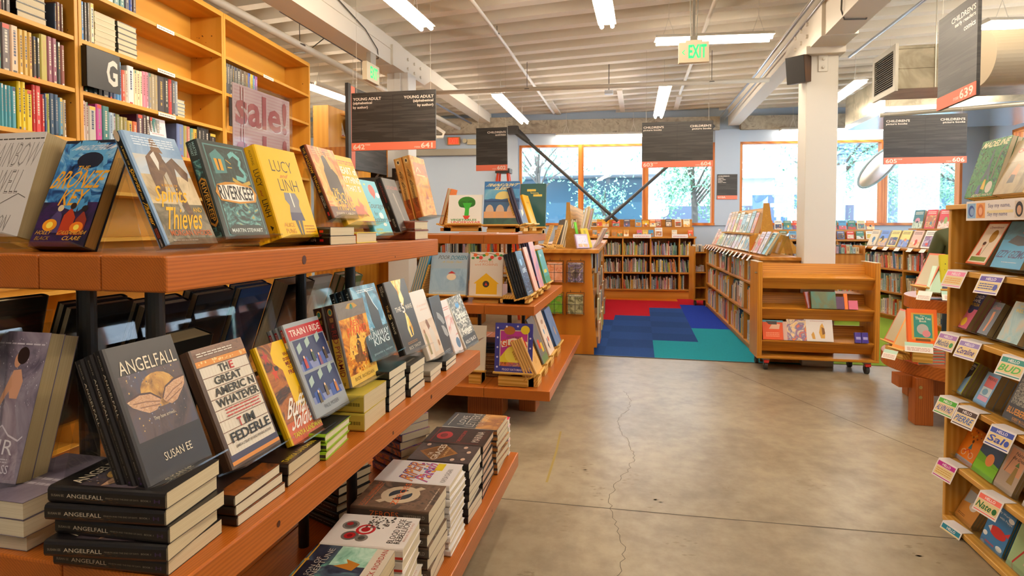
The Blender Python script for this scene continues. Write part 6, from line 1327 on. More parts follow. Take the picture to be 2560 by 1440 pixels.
# wire racks with magazines on the end panel
WIRE = mat('1a1816', .4)
for i, (x, z, lab, c) in enumerate(((-.775, .79, 'upper', ['c9b8a0', '5a4a42', '8a7a9a', 'd9c8b0']), (-.775, .445, 'lower', ['c9c49a', 'a8a47a', '5a5a3a', 'd9d0b0']), (-1.0, .79, 'hidden upper', ['e0762a', 'f0b08a', 'd9603a']), (-1.0, .445, 'hidden lower', ['3f8a2a', '7ab03a', 'c0305a']))):
    y = 6.312 + (-.452 - x) * -.0345
    e2 = empty('wire_rack', (x, y - .008, z), 0, f'{lab} black wire rack holding a magazine on the orange-brown end panel', 'wire rack', 'wire magazine racks')
    W_, H_ = .19, .235
    for p in ([(0, -.05, .02), (W_, -.05, .02)], [(0, -.05, .11), (W_, -.05, .11)], [(0, -.05, .2), (W_, -.05, .2)], [(W_ / 2, -.05, .0), (W_ / 2, -.05, .2)], [(0, 0, .235), (0, -.05, .2), (0, -.05, 0), (0, 0, 0)], [(W_, 0, .235), (W_, -.05, .2), (W_, -.05, 0), (W_, 0, 0)], [(0, 0, .235), (W_, 0, .235)], [(.04, 0, .26), (.04, 0, .235)], [(W_ - .04, 0, .26), (W_ - .04, 0, .235)]):
        m = MB(); m.tube(p, .0028, WIRE, 6); m.build('wire', e2)
    m = MB(); m.box((0, 0, 0), (.165, .012, .215), mat(c[0], .3)); draw(m, [('r', 0, 0, 1, 1, art(c, 12, (1, 1, 1), .25, 2, 4, i)), ('e', .5, .4, .2, .2, c[1]), ('b', .1, .88, .9, .97, 1, 'efe6d8')], lambda u, v, L: (u * .165, -L * EPS, v * .215))
    o = m.build('magazine'); o.location = (x + .012, y - .032, z + .004); tag(o, f'magazine standing in the {lab} wire rack of the orange-brown end panel', 'magazine', 'magazines in the wire racks')
# display on top of it
e = empty('display_riser', label='tan fibreboard book riser on the orange-brown bookcase', cat='book riser'); e.matrix_world = LI
m = MB(); m.prism([(.42, .18, LTOP), (.42, .52, LTOP), (.42, .50, 1.36), (.42, .385, 1.38), (.42, .37, 1.68), (.42, .33, 1.68), (.42, .315, 1.38), (.42, .2, 1.36)], (.03, 0, 0), art(['b5863c', 'a87a32', 'c0924a'], 30)); m.build('end_panel', e)
m = MB(); m.prism([(.45, .30, LTOP), (.45, .40, LTOP), (.45, .36, 1.66), (.45, .34, 1.66)], (2.6, 0, 0), YEL_W); m.box((.45, .2, 1.345), (3.05, .33, 1.36), YEL_W); m.build('back_frame', e)
for i in range(7):
    faceout(f'pale picture book, {ordw(i)} along the upper riser of the orange-brown bookcase', LI @ Matrix.Translation((.70 + i * .27, .215, 1.362)) @ Matrix.Rotation(R(180), 4, 'Z'), .2, .26 + .02 * (i % 3), .02 + .02 * (i % 2), 560 + i, PALP + ['efe9e0'], 12, 'upper riser of the orange-brown bookcase')
for i in range(9):
    faceout(f'picture book, {ordw(i)} along the aisle edge on top of the orange-brown bookcase', LI @ Matrix.Translation((.62 + i * .27, .06, LTOP + .015)) @ Matrix.Rotation(R(180), 4, 'Z'), .2, .24, .022, 580 + i, PALP + ['efe9e0', 'c9d04a'], 26, 'aisle edge row of the orange-brown bookcase')
for i in range(8):
    hang_card(f'white price card, {ordw(i)} along the aisle edge of the orange-brown bookcase', LI @ Matrix.Translation((.6 + i * .27, -.024, LTOP + .003)) @ Matrix.Rotation(R(180), 4, 'Z'))
book('small lilac picture book leaning at the orange-brown bookcase corner', -.67, 6.36, LTOP + .012, .155, .165, .03, 35, 22, 'b9a8c8', [('r', .08, .1, .92, .9, 'd9d0e4'), ('r', .1, .08, .9, .3, art(['6a9ac9', 'e0a86a', 'd9d0e4'], 20)), ('k', .2, .3, .8, .8, 12, .03, ['d9944a', '8ab0d0'], 2)], (), True, name='picture_book', cat='picture book')
book('slim yellow picture book leaning behind the small lilac one', -.60, 6.55, LTOP + .012, .1, .24, .02, 40, 26, 'd0b93a', [('r', .3, .1, .6, .9, 'a89a3a')], (), True, name='picture_book', cat='picture book')
book('bright green pen-like thin book behind the small lilac one', -.70, 6.62, LTOP + .10, .03, .22, .02, 30, 25, '5ac01e', (), (), True, name='picture_book', cat='picture book')
for i in range(2):
    woodstand(f'{"nearer" if i == 0 else "farther"} empty wooden easel at the left end of the orange-brown bookcase', -1.08 + i * .08, 6.38 + .14 * i, LTOP + .05, .14, .24, -62, 20, .02, .05)
for i in range(6):
    book(f'grey slanting paperback, {ordw(i)} of the dim row behind the wooden easels', -1.0 + i * .02, 6.78 + i * .03, LTOP + .004, .16, .33 + .01 * (i % 2), .022, -55, 14, ['5f605a', '6a6a5e', '4f5050'][i % 3], (), (), False, name='picture_book', cat='picture book', group='dim grey row behind the wooden easels')
# --- bookcase under the windows ---
BM = WM @ Matrix.Translation((-1.5, -.45, 0))
bd = [1.13, 1.66, 2.20]
case('low bookcase under the windows, three rows of spines and face-out books on its stepped top', BM, 2.49, .36, (.845, .515, .185), 1.205, [.6] + bd, .17)
bb = [.022, .6] + bd + [2.47]
for r, (z, h) in enumerate(((.845, .29), (.515, .29), (.185, .29))):
    for b in range(5):
        a0, a1 = bb[b] + .012, bb[b + 1] - .012
        spines(BM, a0, a1, z, h, PAL, 600 + r * 10 + b, None, y=.05, fill=.4 if (r == 2 and b == 4) else .97, wmin=.009, wmax=.026)
e = empty('display_riser', label='stepped wooden riser with a low back board on the window bookcase', cat='book riser'); e.matrix_world = BM
m = MB(); m.box((0, .16, 1.205), (2.49, .36, 1.392), CAS); m.build('step', e); m = MB(); m.box((0, .34, 1.392), (2.49, .36, 1.54), CAS); m.build('back_board', e)
cols = ['e0e0d0', 'e8a820', 'e8a820', 'd9382a', '3a2a44', '5a9ac4', 'e6b41e', 'd9762a', 'b5382a', '4a3a3a', 'e6dac8', 'e8dcb8']
pos = [.52, .63, .75, .93, 1.16, 1.38, 1.52, 1.66, 1.76, 1.96, 2.14, 2.30]
for i, (c, s) in enumerate(zip(cols, pos)):
    faceout(f'{cname(c)} picture book, {ordw(i)} along the upper step under the windows', BM @ Matrix.Translation((s, .175, 1.394)), .155 if i in (3,) else .12, .12 if i in (3, 6) else .15, .012, 640 + i, PALB, 12, 'upper step of the window bookcase', base=c)
for i, (s, c) in enumerate(((.55, '8a7a72'), (.64, 'd98a2a'), (.78, 'c9a06a'), (.92, 'd9862a'), (1.03, 'd9862a'), (1.15, 'e0a85a'), (1.40, 'd9607a'), (1.51, 'e0c060'), (1.62, '4a9ad0'), (1.74, 'e6e2dc'), (2.06, 'e6dcc0'), (2.36, 'd9502a'))):
    faceout(f'small {cname(c)} picture book, {ordw(i)} along the lower step under the windows', BM @ Matrix.Translation((s, .03, 1.208)), .14 if i == 9 else .095, .17 if i == 9 else .125, .012, 660 + i, PALB, 10, 'lower step of the window bookcase', base=c)
for i, (s, w) in enumerate(((.75, .1), (1.32, .34), (2.05, .3))):
    m = MB(); m.box((0, 0, -.02), (w, .002, .05), mat('ece4de', .5)); draw(m, [('b', .08, .2, .92, .7, 1, 'd98a7a')], lambda u, v, L: (u * w, -L * EPS, -.02 + v * .07)); o = m.build('shelf_card'); o.matrix_world = BM @ Matrix.Translation((s, -.024, 1.2)); tag(o, ('narrow white card', 'wide white card', 'white card with red lettering')[i] + ' on the front edge of the window bookcase', 'card')
faceout('orange tiger-striped book leaning out of the window bookcase, second row', BM @ Matrix.Translation((.44, -.02, .52)), .14, .26, .02, 690, ['d9602a', 'e0a02a'], 6, base='d9602a')
# window bookcase beyond the column
BM2 = WM @ Matrix.Translation((1.95, -.45, 0))
case('low bookcase under the windows beyond the column', BM2, 2.4, .36, (.845, .515, .185), 1.16, [.8, 1.6], .17)
m = MB(); m.box((0, .16, 1.16), (2.4, .36, 1.34), CAS); e = empty('display_riser', label='stepped riser on the window bookcase beyond the column', cat='book riser'); e.matrix_world = BM2; m.build('step', e)
for r, z in enumerate((.845, .515, .185)):
    for b in range(3): spines(BM2, .04 + b * .8, .78 + b * .8, z, .28, PAL, 700 + r * 10 + b, None, y=.05, wmin=.01, wmax=.03)
for i in (2, 3, 4, 5, 9, 10, 11, 12, 13):
    faceout(f'picture book, {ordw(i)} along the upper step beyond the column', BM2 @ Matrix.Translation((.05 + i * .165, .18, 1.345)), .135, .17, .012, 720 + i, PALB, 12, 'upper step beyond the column')
for i in (2, 3, 4, 5, 8, 9, 10, 11, 12):
    faceout(f'picture book, {ordw(i)} along the lower step beyond the column', BM2 @ Matrix.Translation((.08 + i * .17, .03, 1.165)), .13, .15, .012, 740 + i, PALB, 12, 'lower step beyond the column')
# --- island beyond the cart, facing the green carpet ---
FM = frame(3.50, 10.4, .225, -.974)
case('low bookcase facing the green carpet, beyond the book cart', FM, 4.0, .4, (.77, .42, .075), 1.085, [1.0, 2.0, 3.0], .05)
for r, (z, h) in enumerate(((.77, .27), (.42, .29), (.075, .31))):
    for b in range(4): spines(FM, .04 + b, .97 + b, z, h, PAL + PALP, 800 + r * 10 + b, None, wmin=.014, wmax=.05)
e = empty('display_riser', label='wooden riser on the bookcase facing the green carpet', cat='book riser'); e.matrix_world = FM
m = MB(); m.prism([(.9, .2, 1.085), (.9, .4, 1.085), (.9, .36, 1.62), (.9, .33, 1.62)], (2.4, 0, 0), CAS); m.box((.9, .14, 1.35), (3.3, .33, 1.368), CAS); m.build('frame', e)
for i, c in enumerate(('3a6a70', 'c9342e', 'c9302a', 'c4cc88', 'd9384a', 'b9c8d8', '4a4aa0', '6a86b0')):
    faceout(f'{cname(c)} picture book, {ordw(i)} from the windows, upper riser facing the green carpet', FM @ Matrix.Translation((.95 + i * .25, .15, 1.37)), .2, .27, .03, 840 + i, PALP, 12, 'upper riser facing the green carpet', base=c)
for i in range(9):
    faceout(f'pale picture book, {ordw(i)} from the windows, front row facing the green carpet', FM @ Matrix.Translation((.1 + i * .24, .03, 1.10)), .2, .26, .025, 860 + i, PALP + ['c0507a', '6a8ad0'], 22, 'front row facing the green carpet')
for i in range(8):
    hang_card(f'white price card, {ordw(i)} from the windows, on the bookcase facing the green carpet', FM @ Matrix.Translation((.1 + i * .26, -.024, 1.088)), .1, .06)
# small cart shelf between the window bookcase and the aisle bookcase
e = empty('shelf_cart', label='narrow brown shelf cart on casters at the far end of the carpet aisle', cat='shelf cart'); e.matrix_world = frame(.93, 10.62, .19, .04)
for n, a, b in [('side_panel', (0, 0, .1), (.025, .3, 1.05)), ('side_panel', (.215, 0, .1), (.24, .3, 1.05)), ('back_panel', (.025, .28, .1), (.215, .3, 1.05))] + [('shelf', (.025, 0, z - .02), (.215, .28, z)) for z in (.12, .33, .60, .95)]:
    m = MB(); m.box(a, b, OAKZ); m.build(n, e)
for x in (.03, .2):
    m = MB(); m.disc((x, .06, .05), .05, .025, RUB, 20, 0); m.build('wheel', e)
CM = frame(.93, 10.62, .19, .04)
spines(CM, .03, .21, .955, .15, ['e6e0d8', 'd9d4c8', '2f4a6a', 'c9c0b0', 'e0c8a0'], 880, None, d=.18)
spines(CM, .03, .21, .605, .12, ['a8c0cc', 'c9c4bc', 'd0a89a'], 881, None, d=.18)
# cart with angled books near the far column side
e = empty('shelf_cart', label='tan book truck with a sign-holder, behind the book cart beside the column', cat='shelf cart'); e.matrix_world = frame(2.55, 9.3, .97, .05)
for n, a, b in [('side_panel', (0, 0, .1), (.03, .35, 1.12)), ('side_panel', (.62, 0, .1), (.65, .35, 1.12)), ('front_board', (.03, 0, .7), (.62, .02, 1.0)), ('shelf', (.03, 0, .98), (.62, .33, 1.0)), ('shelf', (.03, 0, .4), (.62, .33, .42)), ('shelf', (.03, 0, .12), (.62, .33, .14))]:
    m = MB(); m.box(a, b, CASZ); m.build(n, e)
spines(frame(2.55, 9.3, .97, .05), .05, .6, 1.002, .14, PALP + ['3a5a6a', 'c0452e'], 885, None, d=.18, wmin=.02, wmax=.05)
# person behind the rack
def person():
    e = empty('person', (3.37, 7.10, 0), 0, 'person in an olive sweatshirt with an orange round mark, seen from behind past the rack', 'person')
    def skin(name, pts, edges, mt, sub=2):
        me = bpy.data.meshes.new(name)
        me.from_pydata([p[:3] for p in pts], edges, [])
        me.materials.append(mt)
        o = bpy.data.objects.new(name, me); COL.objects.link(o); o.parent = e
        s = o.modifiers.new('skin', 'SKIN'); s.use_smooth_shade = True
        for i, p in enumerate(pts):
            me.skin_vertices[0].data[i].radius = (p[3], p[4] if len(p) > 4 else p[3])
            me.skin_vertices[0].data[i].use_root = i == 0
        u = o.modifiers.new('sub', 'SUBSURF'); u.levels = sub; u.render_levels = sub
        return o
    SK = mat('c99a7c', .5)
    J, SW = mat('2a3444', .8), mat('4f5230', .85)
    skin('body', [(0, 0, .92, .12, .08), (0, 0, 1.12, .10, .07), (0, .03, 1.28, .10, .06), (.03, .10, 1.34, .05, .05), (.06, .16, 1.36, .06, .075), (.08, .22, 1.37, .07, .09), (.09, .27, 1.36, .05, .06), (-.1, 0, .85, .08), (-.11, -.02, .48, .055), (-.11, .02, .1, .042), (-.11, .1, .04, .04), (.1, 0, .85, .08), (.11, -.02, .48, .055), (.11, .02, .1, .042), (.11, .1, .04, .04), (-.19, .03, 1.27, .045), (-.25, .08, 1.02, .036), (-.2, .3, 1.0, .032), (-.18, .38, 1.0, .03), (.19, .03, 1.27, .045), (.25, .08, 1.02, .036), (.2, .3, 1.0, .032), (.18, .38, 1.0, .03)],
         [(0, 1), (1, 2), (2, 3), (3, 4), (4, 5), (5, 6), (0, 7), (7, 8), (8, 9), (9, 10), (0, 11), (11, 12), (12, 13), (13, 14), (2, 15), (15, 16), (16, 17), (17, 18), (2, 19), (19, 20), (20, 21), (21, 22)], SK)
    skin('trousers', [(0, 0, .95, .155, .115), (-.1, 0, .83, .1), (-.11, -.02, .48, .075), (-.11, .02, .08, .06), (.1, 0, .83, .1), (.11, -.02, .48, .075), (.11, .02, .08, .06)], [(0, 1), (1, 2), (2, 3), (0, 4), (4, 5), (5, 6)], J)
    skin('sweatshirt', [(0, 0, .9, .17, .13), (0, 0, 1.12, .185, .135), (0, .02, 1.27, .19, .125), (0, .09, 1.36, .09, .08), (-.19, .03, 1.28, .09), (-.25, .08, 1.02, .065), (-.2, .27, 1.0, .05), (.19, .03, 1.28, .09), (.25, .08, 1.02, .065), (.2, .27, 1.0, .05)], [(0, 1), (1, 2), (2, 3), (2, 4), (4, 5), (5, 6), (2, 7), (7, 8), (8, 9)], SW)
    skin('hair', [(.08, .20, 1.40, .08, .09), (.06, .15, 1.37, .075, .075), (.04, .11, 1.34, .05, .05)], [(0, 1), (1, 2)], mat('3a2a1e', .7))
    m = MB(); m.disc((-.08, -.128, 1.27), .04, .004, mat('d9704a', .7), 20, 1); m.build('printed_mark', e)
    m = MB(); m.box((-.15, -.142, 1.19), (.01, -.138, 1.205), mat('7a6a3a', .7)); m.build('printed_line', e)
person()
# ---------------- hanging signs ----------------
SIGN = []
def plank_mat():
    m, nt, b = _new('sign_planks')
    v = coords(nt, (.6, .6, 14))
    n = noise(nt, v, 3, 2, .5)
    nt.links.new(ramp(nt, n, [('2a2724', .3), ('3a3633', .5), ('4a4541', .7)], 'CONSTANT'), b.inputs['Base Color'])
    b.inputs['Roughness'].default_value = .45
    return m
PLK = plank_mat()
CORAL = mat('ee7a5c', .5)
OFFW = 'f0e2d2'
def hang_sign(label, M, w, h, items, cables=(.06, .94), two=True, top=3.93, back=True):
    e = empty('hanging_sign', label=label, cat='sign'); e.matrix_world = M
    m = MB(); m.box((0, 0, h * .135), (w, .02, h), PLK)
    dv = [('r', .498, .15, .502, .93, '161412')] if two else []
    hs = [('r', 0 if (k % 2 or not two) else .5, .2 + k * .105, .5 if two and k % 2 else 1, .204 + k * .105, '1f1c1a') for k in range(8)]
    draw(m, dv + hs + [i for i in items if i[0] == 't' and i[3] > .2], lambda u, v, L: (u * w, -L * .0001, v * h)); m.build('board', e)
    m = MB(); m.box((0, .0005, 0), (w, .02, h * .135), mat('1a1816', .5)); m.box((-.001, -.004, 0), (w + .001, .0005, h * .135), CORAL)
    draw(m, [i for i in items if i[0] == 't' and i[3] <= .2], lambda u, v, L: (u * w, -.004 - L * .0001, v * h)); m.build('coral_strip', e)
    z = M.translation.z
    for q in cables:
        m = MB(); m.tube([(q * w, .01, h - .01), (q * w, .01, top - z)], .0016, mat('cfc6b4', .4), 5); m.build('cable', e)
    return e
def t(s, a, b, c, d, bold=.02): return ('t', s, a, b, c, d, OFFW, 0, bold)
hang_sign('grey hanging sign reading Young Adult over both halves, numbered 642 and 641', Matrix.Translation((-2.955, 5.6, 2.19)) @ Matrix.Rotation(R(1.2), 4, 'Z'), .92, .60,
          [t('YOUNG ADULT', .02, .865, .36, .915), t('(alphabetical', .02, .79, .25, .845), t('by author)', .02, .715, .20, .77), t('YOUNG ADULT', .63, .865, .98, .915), t('(alphabetical', .74, .79, .975, .845), t('by author)', .79, .715, .975, .77), t('642', .02, .02, .16, .11), t('rose', .165, .085, .225, .11, 0), t('641', .83, .02, .965, .11), t('rose', .755, .025, .82, .05, 0)])
hang_sign('half-width grey hanging sign reading Children\'s activities, numbered 602', Matrix.Translation((-2.26, 7.9, 2.18)), .45, .60, [t("CHILDREN'S", .36, .865, .95, .915), t('activities', .62, .805, .95, .85), t('602', .68, .02, .95, .11), t('rose', .53, .025, .65, .05, 0)], two=False)
CP = lambda a, b: [t("CHILDREN'S", .02, .865, .31, .915), t('picture books', .02, .80, .28, .85), t("CHILDREN'S", .68, .865, .975, .915), t('picture books', .71, .80, .975, .85), t(a, .02, .02, .16, .11), t('rose', .165, .085, .225, .11, 0), t(b, .83, .02, .975, .11), t('rose', .76, .025, .82, .05, 0)]
hang_sign('grey hanging sign reading Children\'s picture books, numbered 603 and 604', Matrix.Translation((.017, 7.8, 2.166)) @ Matrix.Rotation(R(.6), 4, 'Z'), .885, .585, CP('603', '604'))
hang_sign('farther right of the two picture books hanging signs, numbered 605 and 606', Matrix.Translation((2.93, 8.0, 2.165)) @ Matrix.Rotation(R(.6), 4, 'Z'), .895, .592, CP('605', '606'))
hang_sign('large tilted-looking grey sign reading Children\'s early readers comics, numbered 639', frame(1.972, 4.51, -.02, -.50, 2.185), .51, .61, [t("CHILDREN'S", .36, .85, .96, .91), t('early readers', .45, .78, .96, .835), t('comics', .68, .70, .96, .755), t('639', .62, .02, .95, .115), t('rose', .47, .03, .60, .06, 0)], two=False)
# the sign seen nearly edge on with its coral front strip
e = empty('hanging_sign', label='tall grey sign seen almost edge on, coral strip down its front edge', cat='sign'); e.matrix_world = frame(-3.2, 6.02, .05, 1, 2.05)
m = MB(); m.box((0, -.012, 0), (.85, .012, .93), PLK); m.build('board', e); m = MB(); m.box((-.004, -.016, 0), (.09, -.012, .93), CORAL); m.build('coral_strip', e)
m = MB(); m.box((-.06, -.02, -.35), (0, .02, .95), mat('1a1816', .5)); m.build('edge', e)
for q in (.08, .78):
    m = MB(); m.tube([(q, 0, .92), (q, 0, 1.88)], .0016, mat('cfc6b4', .4), 5); m.build('cable', e)
e = empty('wall_sign', label='small grey wall sign with a coral foot numbered 610A on the window pilaster', cat='sign'); e.matrix_world = WM @ Matrix.Translation((1.475, -.045, 1.93))
m = MB(); m.box((0, 0, .075), (.38, .015, .49), PLK); draw(m, [t("CHILDREN'S", .04, .9, .6, .95), t('folktales', .04, .83, .32, .87), t('bible tales', .04, .77, .42, .81), t('families', .04, .71, .28, .75), t('fairy tales', .04, .65, .44, .69)], lambda u, v, L: (u * .38, -L * .0001, v * .49)); m.build('board', e)
m = MB(); m.box((0, -.003, 0), (.38, .018, .075), CORAL); draw(m, [t('610A', .05, .3, .42, .8)], lambda u, v, L: (u * .38, -.003 - L * .0001, v * .075)); m.build('coral_strip', e)
# ---------------- exit signs, speaker, emergency light ----------------
HSG = mat('e6d8b8', .5); GREENL = emit((.02, .75, .16), .9)
e = empty('exit_sign', (.302, 5.0, 2.745), 1, 'green-lettered exit sign hanging under the ceiling above the aisle', 'exit sign')
m = MB(); m.box((0, 0, 0), (.238, .05, .165), HSG); it = [('t', 'EXIT', .32, .2, .92, .86, GREENL, 0, .03), ('l', [.2, .62, .12, .5, .2, .38], .03, GREENL)]
draw(m, it, lambda u, v, L: (u * .238, -L * .0001, v * .165)); m.build('housing', e, bevel=.003)
m = MB(); m.box((.055, .0, .165), (.185, .05, .18), HSG); m.box((.09, .01, .18), (.15, .04, .215), mat('a8a498', .35, .8)); m.build('mount', e)
m = MB(); m.box((.108, .018, .215), (.13, .03, .93), mat('9a968c', .4, .7)); m.tube([(.10, .02, .2), (.09, .02, .45), (.108, .02, .8)], .004, mat('8a8678', .4), 6); m.tube([(.14, .02, .2), (.15, .02, .5), (.13, .02, .8)], .004, mat('8a8678', .4), 6); m.build('strut', e)
e = empty('exit_sign', label='green-lettered exit sign on the left beam, turned to the far wall', cat='exit sign'); e.matrix_world = frame(-2.975, 6.0, .02, 1, 3.035)
m = MB(); m.box((0, -.0, 0), (.30, .055, .205), HSG); draw(m, [('t', 'EXIT', .28, .2, .86, .84, GREENL, 0, .03), ('l', [.9, .6, .95, .5, .9, .4], .025, GREENL)], lambda u, v, L: (u * .30, -L * .0001, v * .205)); m.build('housing', e, bevel=.003); m = MB(); m.box((.09, .0, .205), (.22, .05, .325), mat('b5b0a2', .4)); m.build('mount', e)
REDL = emit((1, .06, .02), 1.3)
e = empty('exit_sign', label='small red exit sign on the far grey-blue wall', cat='exit sign'); e.matrix_world = WM @ Matrix.Translation((-3.92, -.06, 3.08))
m = MB(); m.box((0, 0, 0), (.26, .06, .16), mat('b5742a', .4)); draw(m, [('r', .1, .1, .9, .9, emit((.8, .05, .02), .45)), ('t', 'EXIT', .14, .16, .86, .84, REDL, 0, .02)], lambda u, v, L: (u * .26, -L * .0002, v * .16)); m.build('housing', e)
e = empty('emergency_light', label='beige twin-head emergency light beside the red exit sign', cat='emergency light'); e.matrix_world = WM @ Matrix.Translation((-3.5, -.07, 3.08))
m = MB(); m.box((0, 0, 0), (.18, .07, .11), mat('c9b890', .5)); m.build('housing', e)
for x in (-.05, .21):
    m = MB(); m.disc((x, -.02, .075), .045, .06, mat('b5a888', .4), 16, 1); m.build('lamp_head', e)
e = empty('speaker', label='black walnut-sided loudspeaker mounted on the column, tilted down', cat='speaker'); e.matrix_world = Matrix.Translation((1.52, 6.27, 2.95)) @ Matrix.Rotation(R(-38), 4, 'Z') @ Matrix.Rotation(R(10), 4, 'X')
m = MB(); m.box((-.09, -.06, -.13), (.09, .1, .13), wood('3a2414', '4a2f1a', '5a3c22', 'Z', 60, .5, 30)); m.build('cabinet', e); m = MB(); m.box((-.088, -.07, -.128), (.088, -.06, .128), mat('1c1a19', .7)); m.build('grille', e); m = MB(); m.box((-.02, .1, -.03), (.02, .2, .03), mat('2a2826', .5)); m.build('bracket', e)
# ---------------- ducts, pipes, braces ----------------
GALV = art(['a8a08c', 'b9b09a', '9a927e', 'c4bca6'], 3, (1, 1, 1), .3, .5, 4, 9)
gm = MATS[[k for k in MATS if k[0] == 'a' and k[1][0] == 'a8a08c'][0]]; gm.node_tree.nodes['Principled BSDF'].inputs['Metallic'].default_value = .75
e = empty('air_duct', label='boxy galvanised air duct with a grille end, hanging right of the column', cat='air duct')
m = MB(); m.box((2.295, 6.0, 2.66), (4.8, 6.5, 3.05), GALV); m.box((2.30, 5.995, 2.84), (4.8, 6.0, 2.855), GALV); m.box((2.295, 5.994, 3.02), (4.8, 6.0, 3.05), GALV); m.build('duct_body', e, bevel=.004)
m = MB(); GR = mat('b8b2a4', .4, .6)
m.box((2.27, 5.98, 2.64), (2.296, 6.03, 3.07), GR); m.box((2.27, 6.47, 2.64), (2.296, 6.52, 3.07), GR); m.box((2.27, 6.03, 2.64), (2.296, 6.47, 2.69), GR); m.box((2.27, 6.03, 3.02), (2.296, 6.47, 3.07), GR); m.box((2.292, 6.03, 2.69), (2.296, 6.47, 3.02), mat('4a4640', .6))
for k in range(16): m.prism([(2.274, 6.03, 2.695 + k * .0205), (2.292, 6.03, 2.708 + k * .0205), (2.292, 6.03, 2.71 + k * .0205), (2.274, 6.03, 2.697 + k * .0205)], (0, .44, 0), GR)
m.build('grille', e)
for x in (2.6, 3.6):
    m = MB(); m.tube([(x, 5.99, 2.66), (x, 5.99, 3.69)], .005, GR, 6); m.build('hanger', e)
e = empty('air_duct', label='large rounded tan duct crossing behind the 639 sign', cat='air duct')
m = MB(); pts = [(2.45, 5.0 + .23 * math.cos(a * .1309), 2.64 + .2 * math.sin(a * .1309)) for a in range(48)]; m.prism(pts, (3.4, 0, 0), mat('b5a68c', .35, .25)); o = m.build('duct_body', e)
m = MB(); m.tube([(3.0, 5.0, 2.84), (3.0, 5.0, 3.69)], .004, GR, 6); m.build('hanger', e)
e = empty('air_duct', label='flat bluish sheet-metal duct along the ceiling toward the right wall', cat='air duct')
m = MB(); m.box((3.3, 9.0, 2.98), (5.7, 10.6, 3.06), mat('a8b4c0', .25, .85)); m.box((3.3, 9.0, 3.06), (5.7, 10.6, 3.5), GALV); m.build('duct_body', e)  # bluish underside slab: a reflection put into its colour
m = MB(); m.tube([(3.2, 8.9, 2.92), (5.7, 8.3, 2.95)], .03, GR, 10); m.build('side_pipe', e)
PW = mat('d0c6b4', .45); PB = mat('7a8496', .35, .5); PS = mat('b9bcc0', .3, .8); PDK = mat('4a463e', .5)
def pipe(label, pts, r, mt=PW, hang=(), name='pipe'):
    e = empty(name, label=label, cat='pipe')
    m = MB(); m.tube(pts, r, mt, 10); m.build('run', e, smooth=True)
    for (x, y, z) in hang:
        m = MB(); m.tube([(x, y, z), (x, y, 3.69)], .004, PDK, 5); m.disc((x, y, z - .004), r * 1.5, .008, PDK, 10); m.build('hanger', e)
pipe('long horizontal cream pipe crossing under the joists from beam to column', [(-2.89, 8.0, 3.328), (1.6, 8.0, 3.27)], .03, PW, [(-1.55, 8, 3.31), (.9, 8, 3.28)])
pipe('thin white sprinkler pipe running lengthwise under the joists', [(-1.62, 2.5, 3.6), (-1.61, 6.9, 3.6), (-1.64, 11.2, 3.58)], .02, mat('e6e0d6', .4), [(-1.61, 6.5, 3.6)])
pipe('white conduit running lengthwise above the exit sign', [(.74, 4.5, 3.63), (.64, 10.2, 3.63)], .022, mat('e6e0d6', .4))
pipe('bright steel conduit pair along the right beam', [(1.56, 4.5, 3.5), (1.55, 8.5, 3.5), (1.49, 11.7, 3.5)], .016, PS)
pipe('second thinner conduit beside the bright steel one', [(1.60, 4.5, 3.44), (1.60, 8.5, 3.44), (1.56, 11.7, 3.44)], .012, PS)
pipe('blue-grey conduit beyond the left beam', [(-3.3, 4.9, 3.42), (-3.32, 7.2, 3.42), (-3.25, 11.0, 3.42)], .018, PB)
pipe('fat tan pipe beyond the left beam', [(-3.56, 3.2, 3.33), (-3.55, 7.7, 3.33), (-3.5, 11, 3.33)], .04, PW, [(-3.55, 5.6, 3.33), (-3.55, 7.0, 3.33)])
pipe('lower tan pipe ending in a bend near the red exit sign', [(-3.9, 6.5, 3.16), (-3.68, 9.6, 3.2), (-3.64, 10.2, 3.2), (-3.58, 10.35, 3.15), (-3.6, 10.3, 3.06), (-3.72, 10.2, 3.05)], .03, PW)
pipe('thin slanting steel pipe right of the column', [(2.46, 7.8, 3.45), (2.5, 6.0, 3.45), (2.52, 3.0, 3.45)], .016, PS)
pipe('grey electrical cable looping down the left beam', [(-2.945, 5.3, 3.66), (-2.94, 5.9, 3.55), (-2.94, 6.2, 3.42), (-2.98, 6.3, 3.345), (-3.05, 6.28, 3.34)], .006, PDK, name='cable')
pipe('grey electrical cable looping under the right beam', [(1.62, 5.3, 3.66), (1.62, 5.35, 3.2), (1.66, 5.4, 3.135), (1.84, 5.45, 3.14), (1.92, 5.4, 3.3)], .007, PDK, name='cable')
pipe('thin dark cable sagging between joists and the young adult pipes', [(-4.2, 6.5, 3.55), (-3.9, 6.3, 3.48), (-3.6, 6.2, 3.6)], .006, PDK, name='cable')
BRC = mat('3c3a38', .45, .3)
e = empty('brace_rod', label='dark steel brace rod slanting down from the left beam end across the window', cat='brace')
m = MB(); m.tube([(-2.31, 11.28, 3.2), (-.42, 11.45, 1.50)], .033, BRC, 12); m.build('rod', e)
m = MB(); m.tube([(-2.42, 11.27, 3.30), (-2.25, 11.285, 3.15), (-2.15, 11.29, 3.06)], [.075, .06, .042], BRC, 12); m.box((-2.56, 11.2, 3.22), (-2.36, 11.34, 3.38), BRC); m.build('end_fitting', e)
e = empty('brace_rod', label='dark steel brace rod rising to the upper right across the window', cat='brace')
m = MB(); m.tube([(-.66, 11.35, 1.50), (1.35, 11.55, 3.3)], .03, BRC, 12); m.build('rod', e)
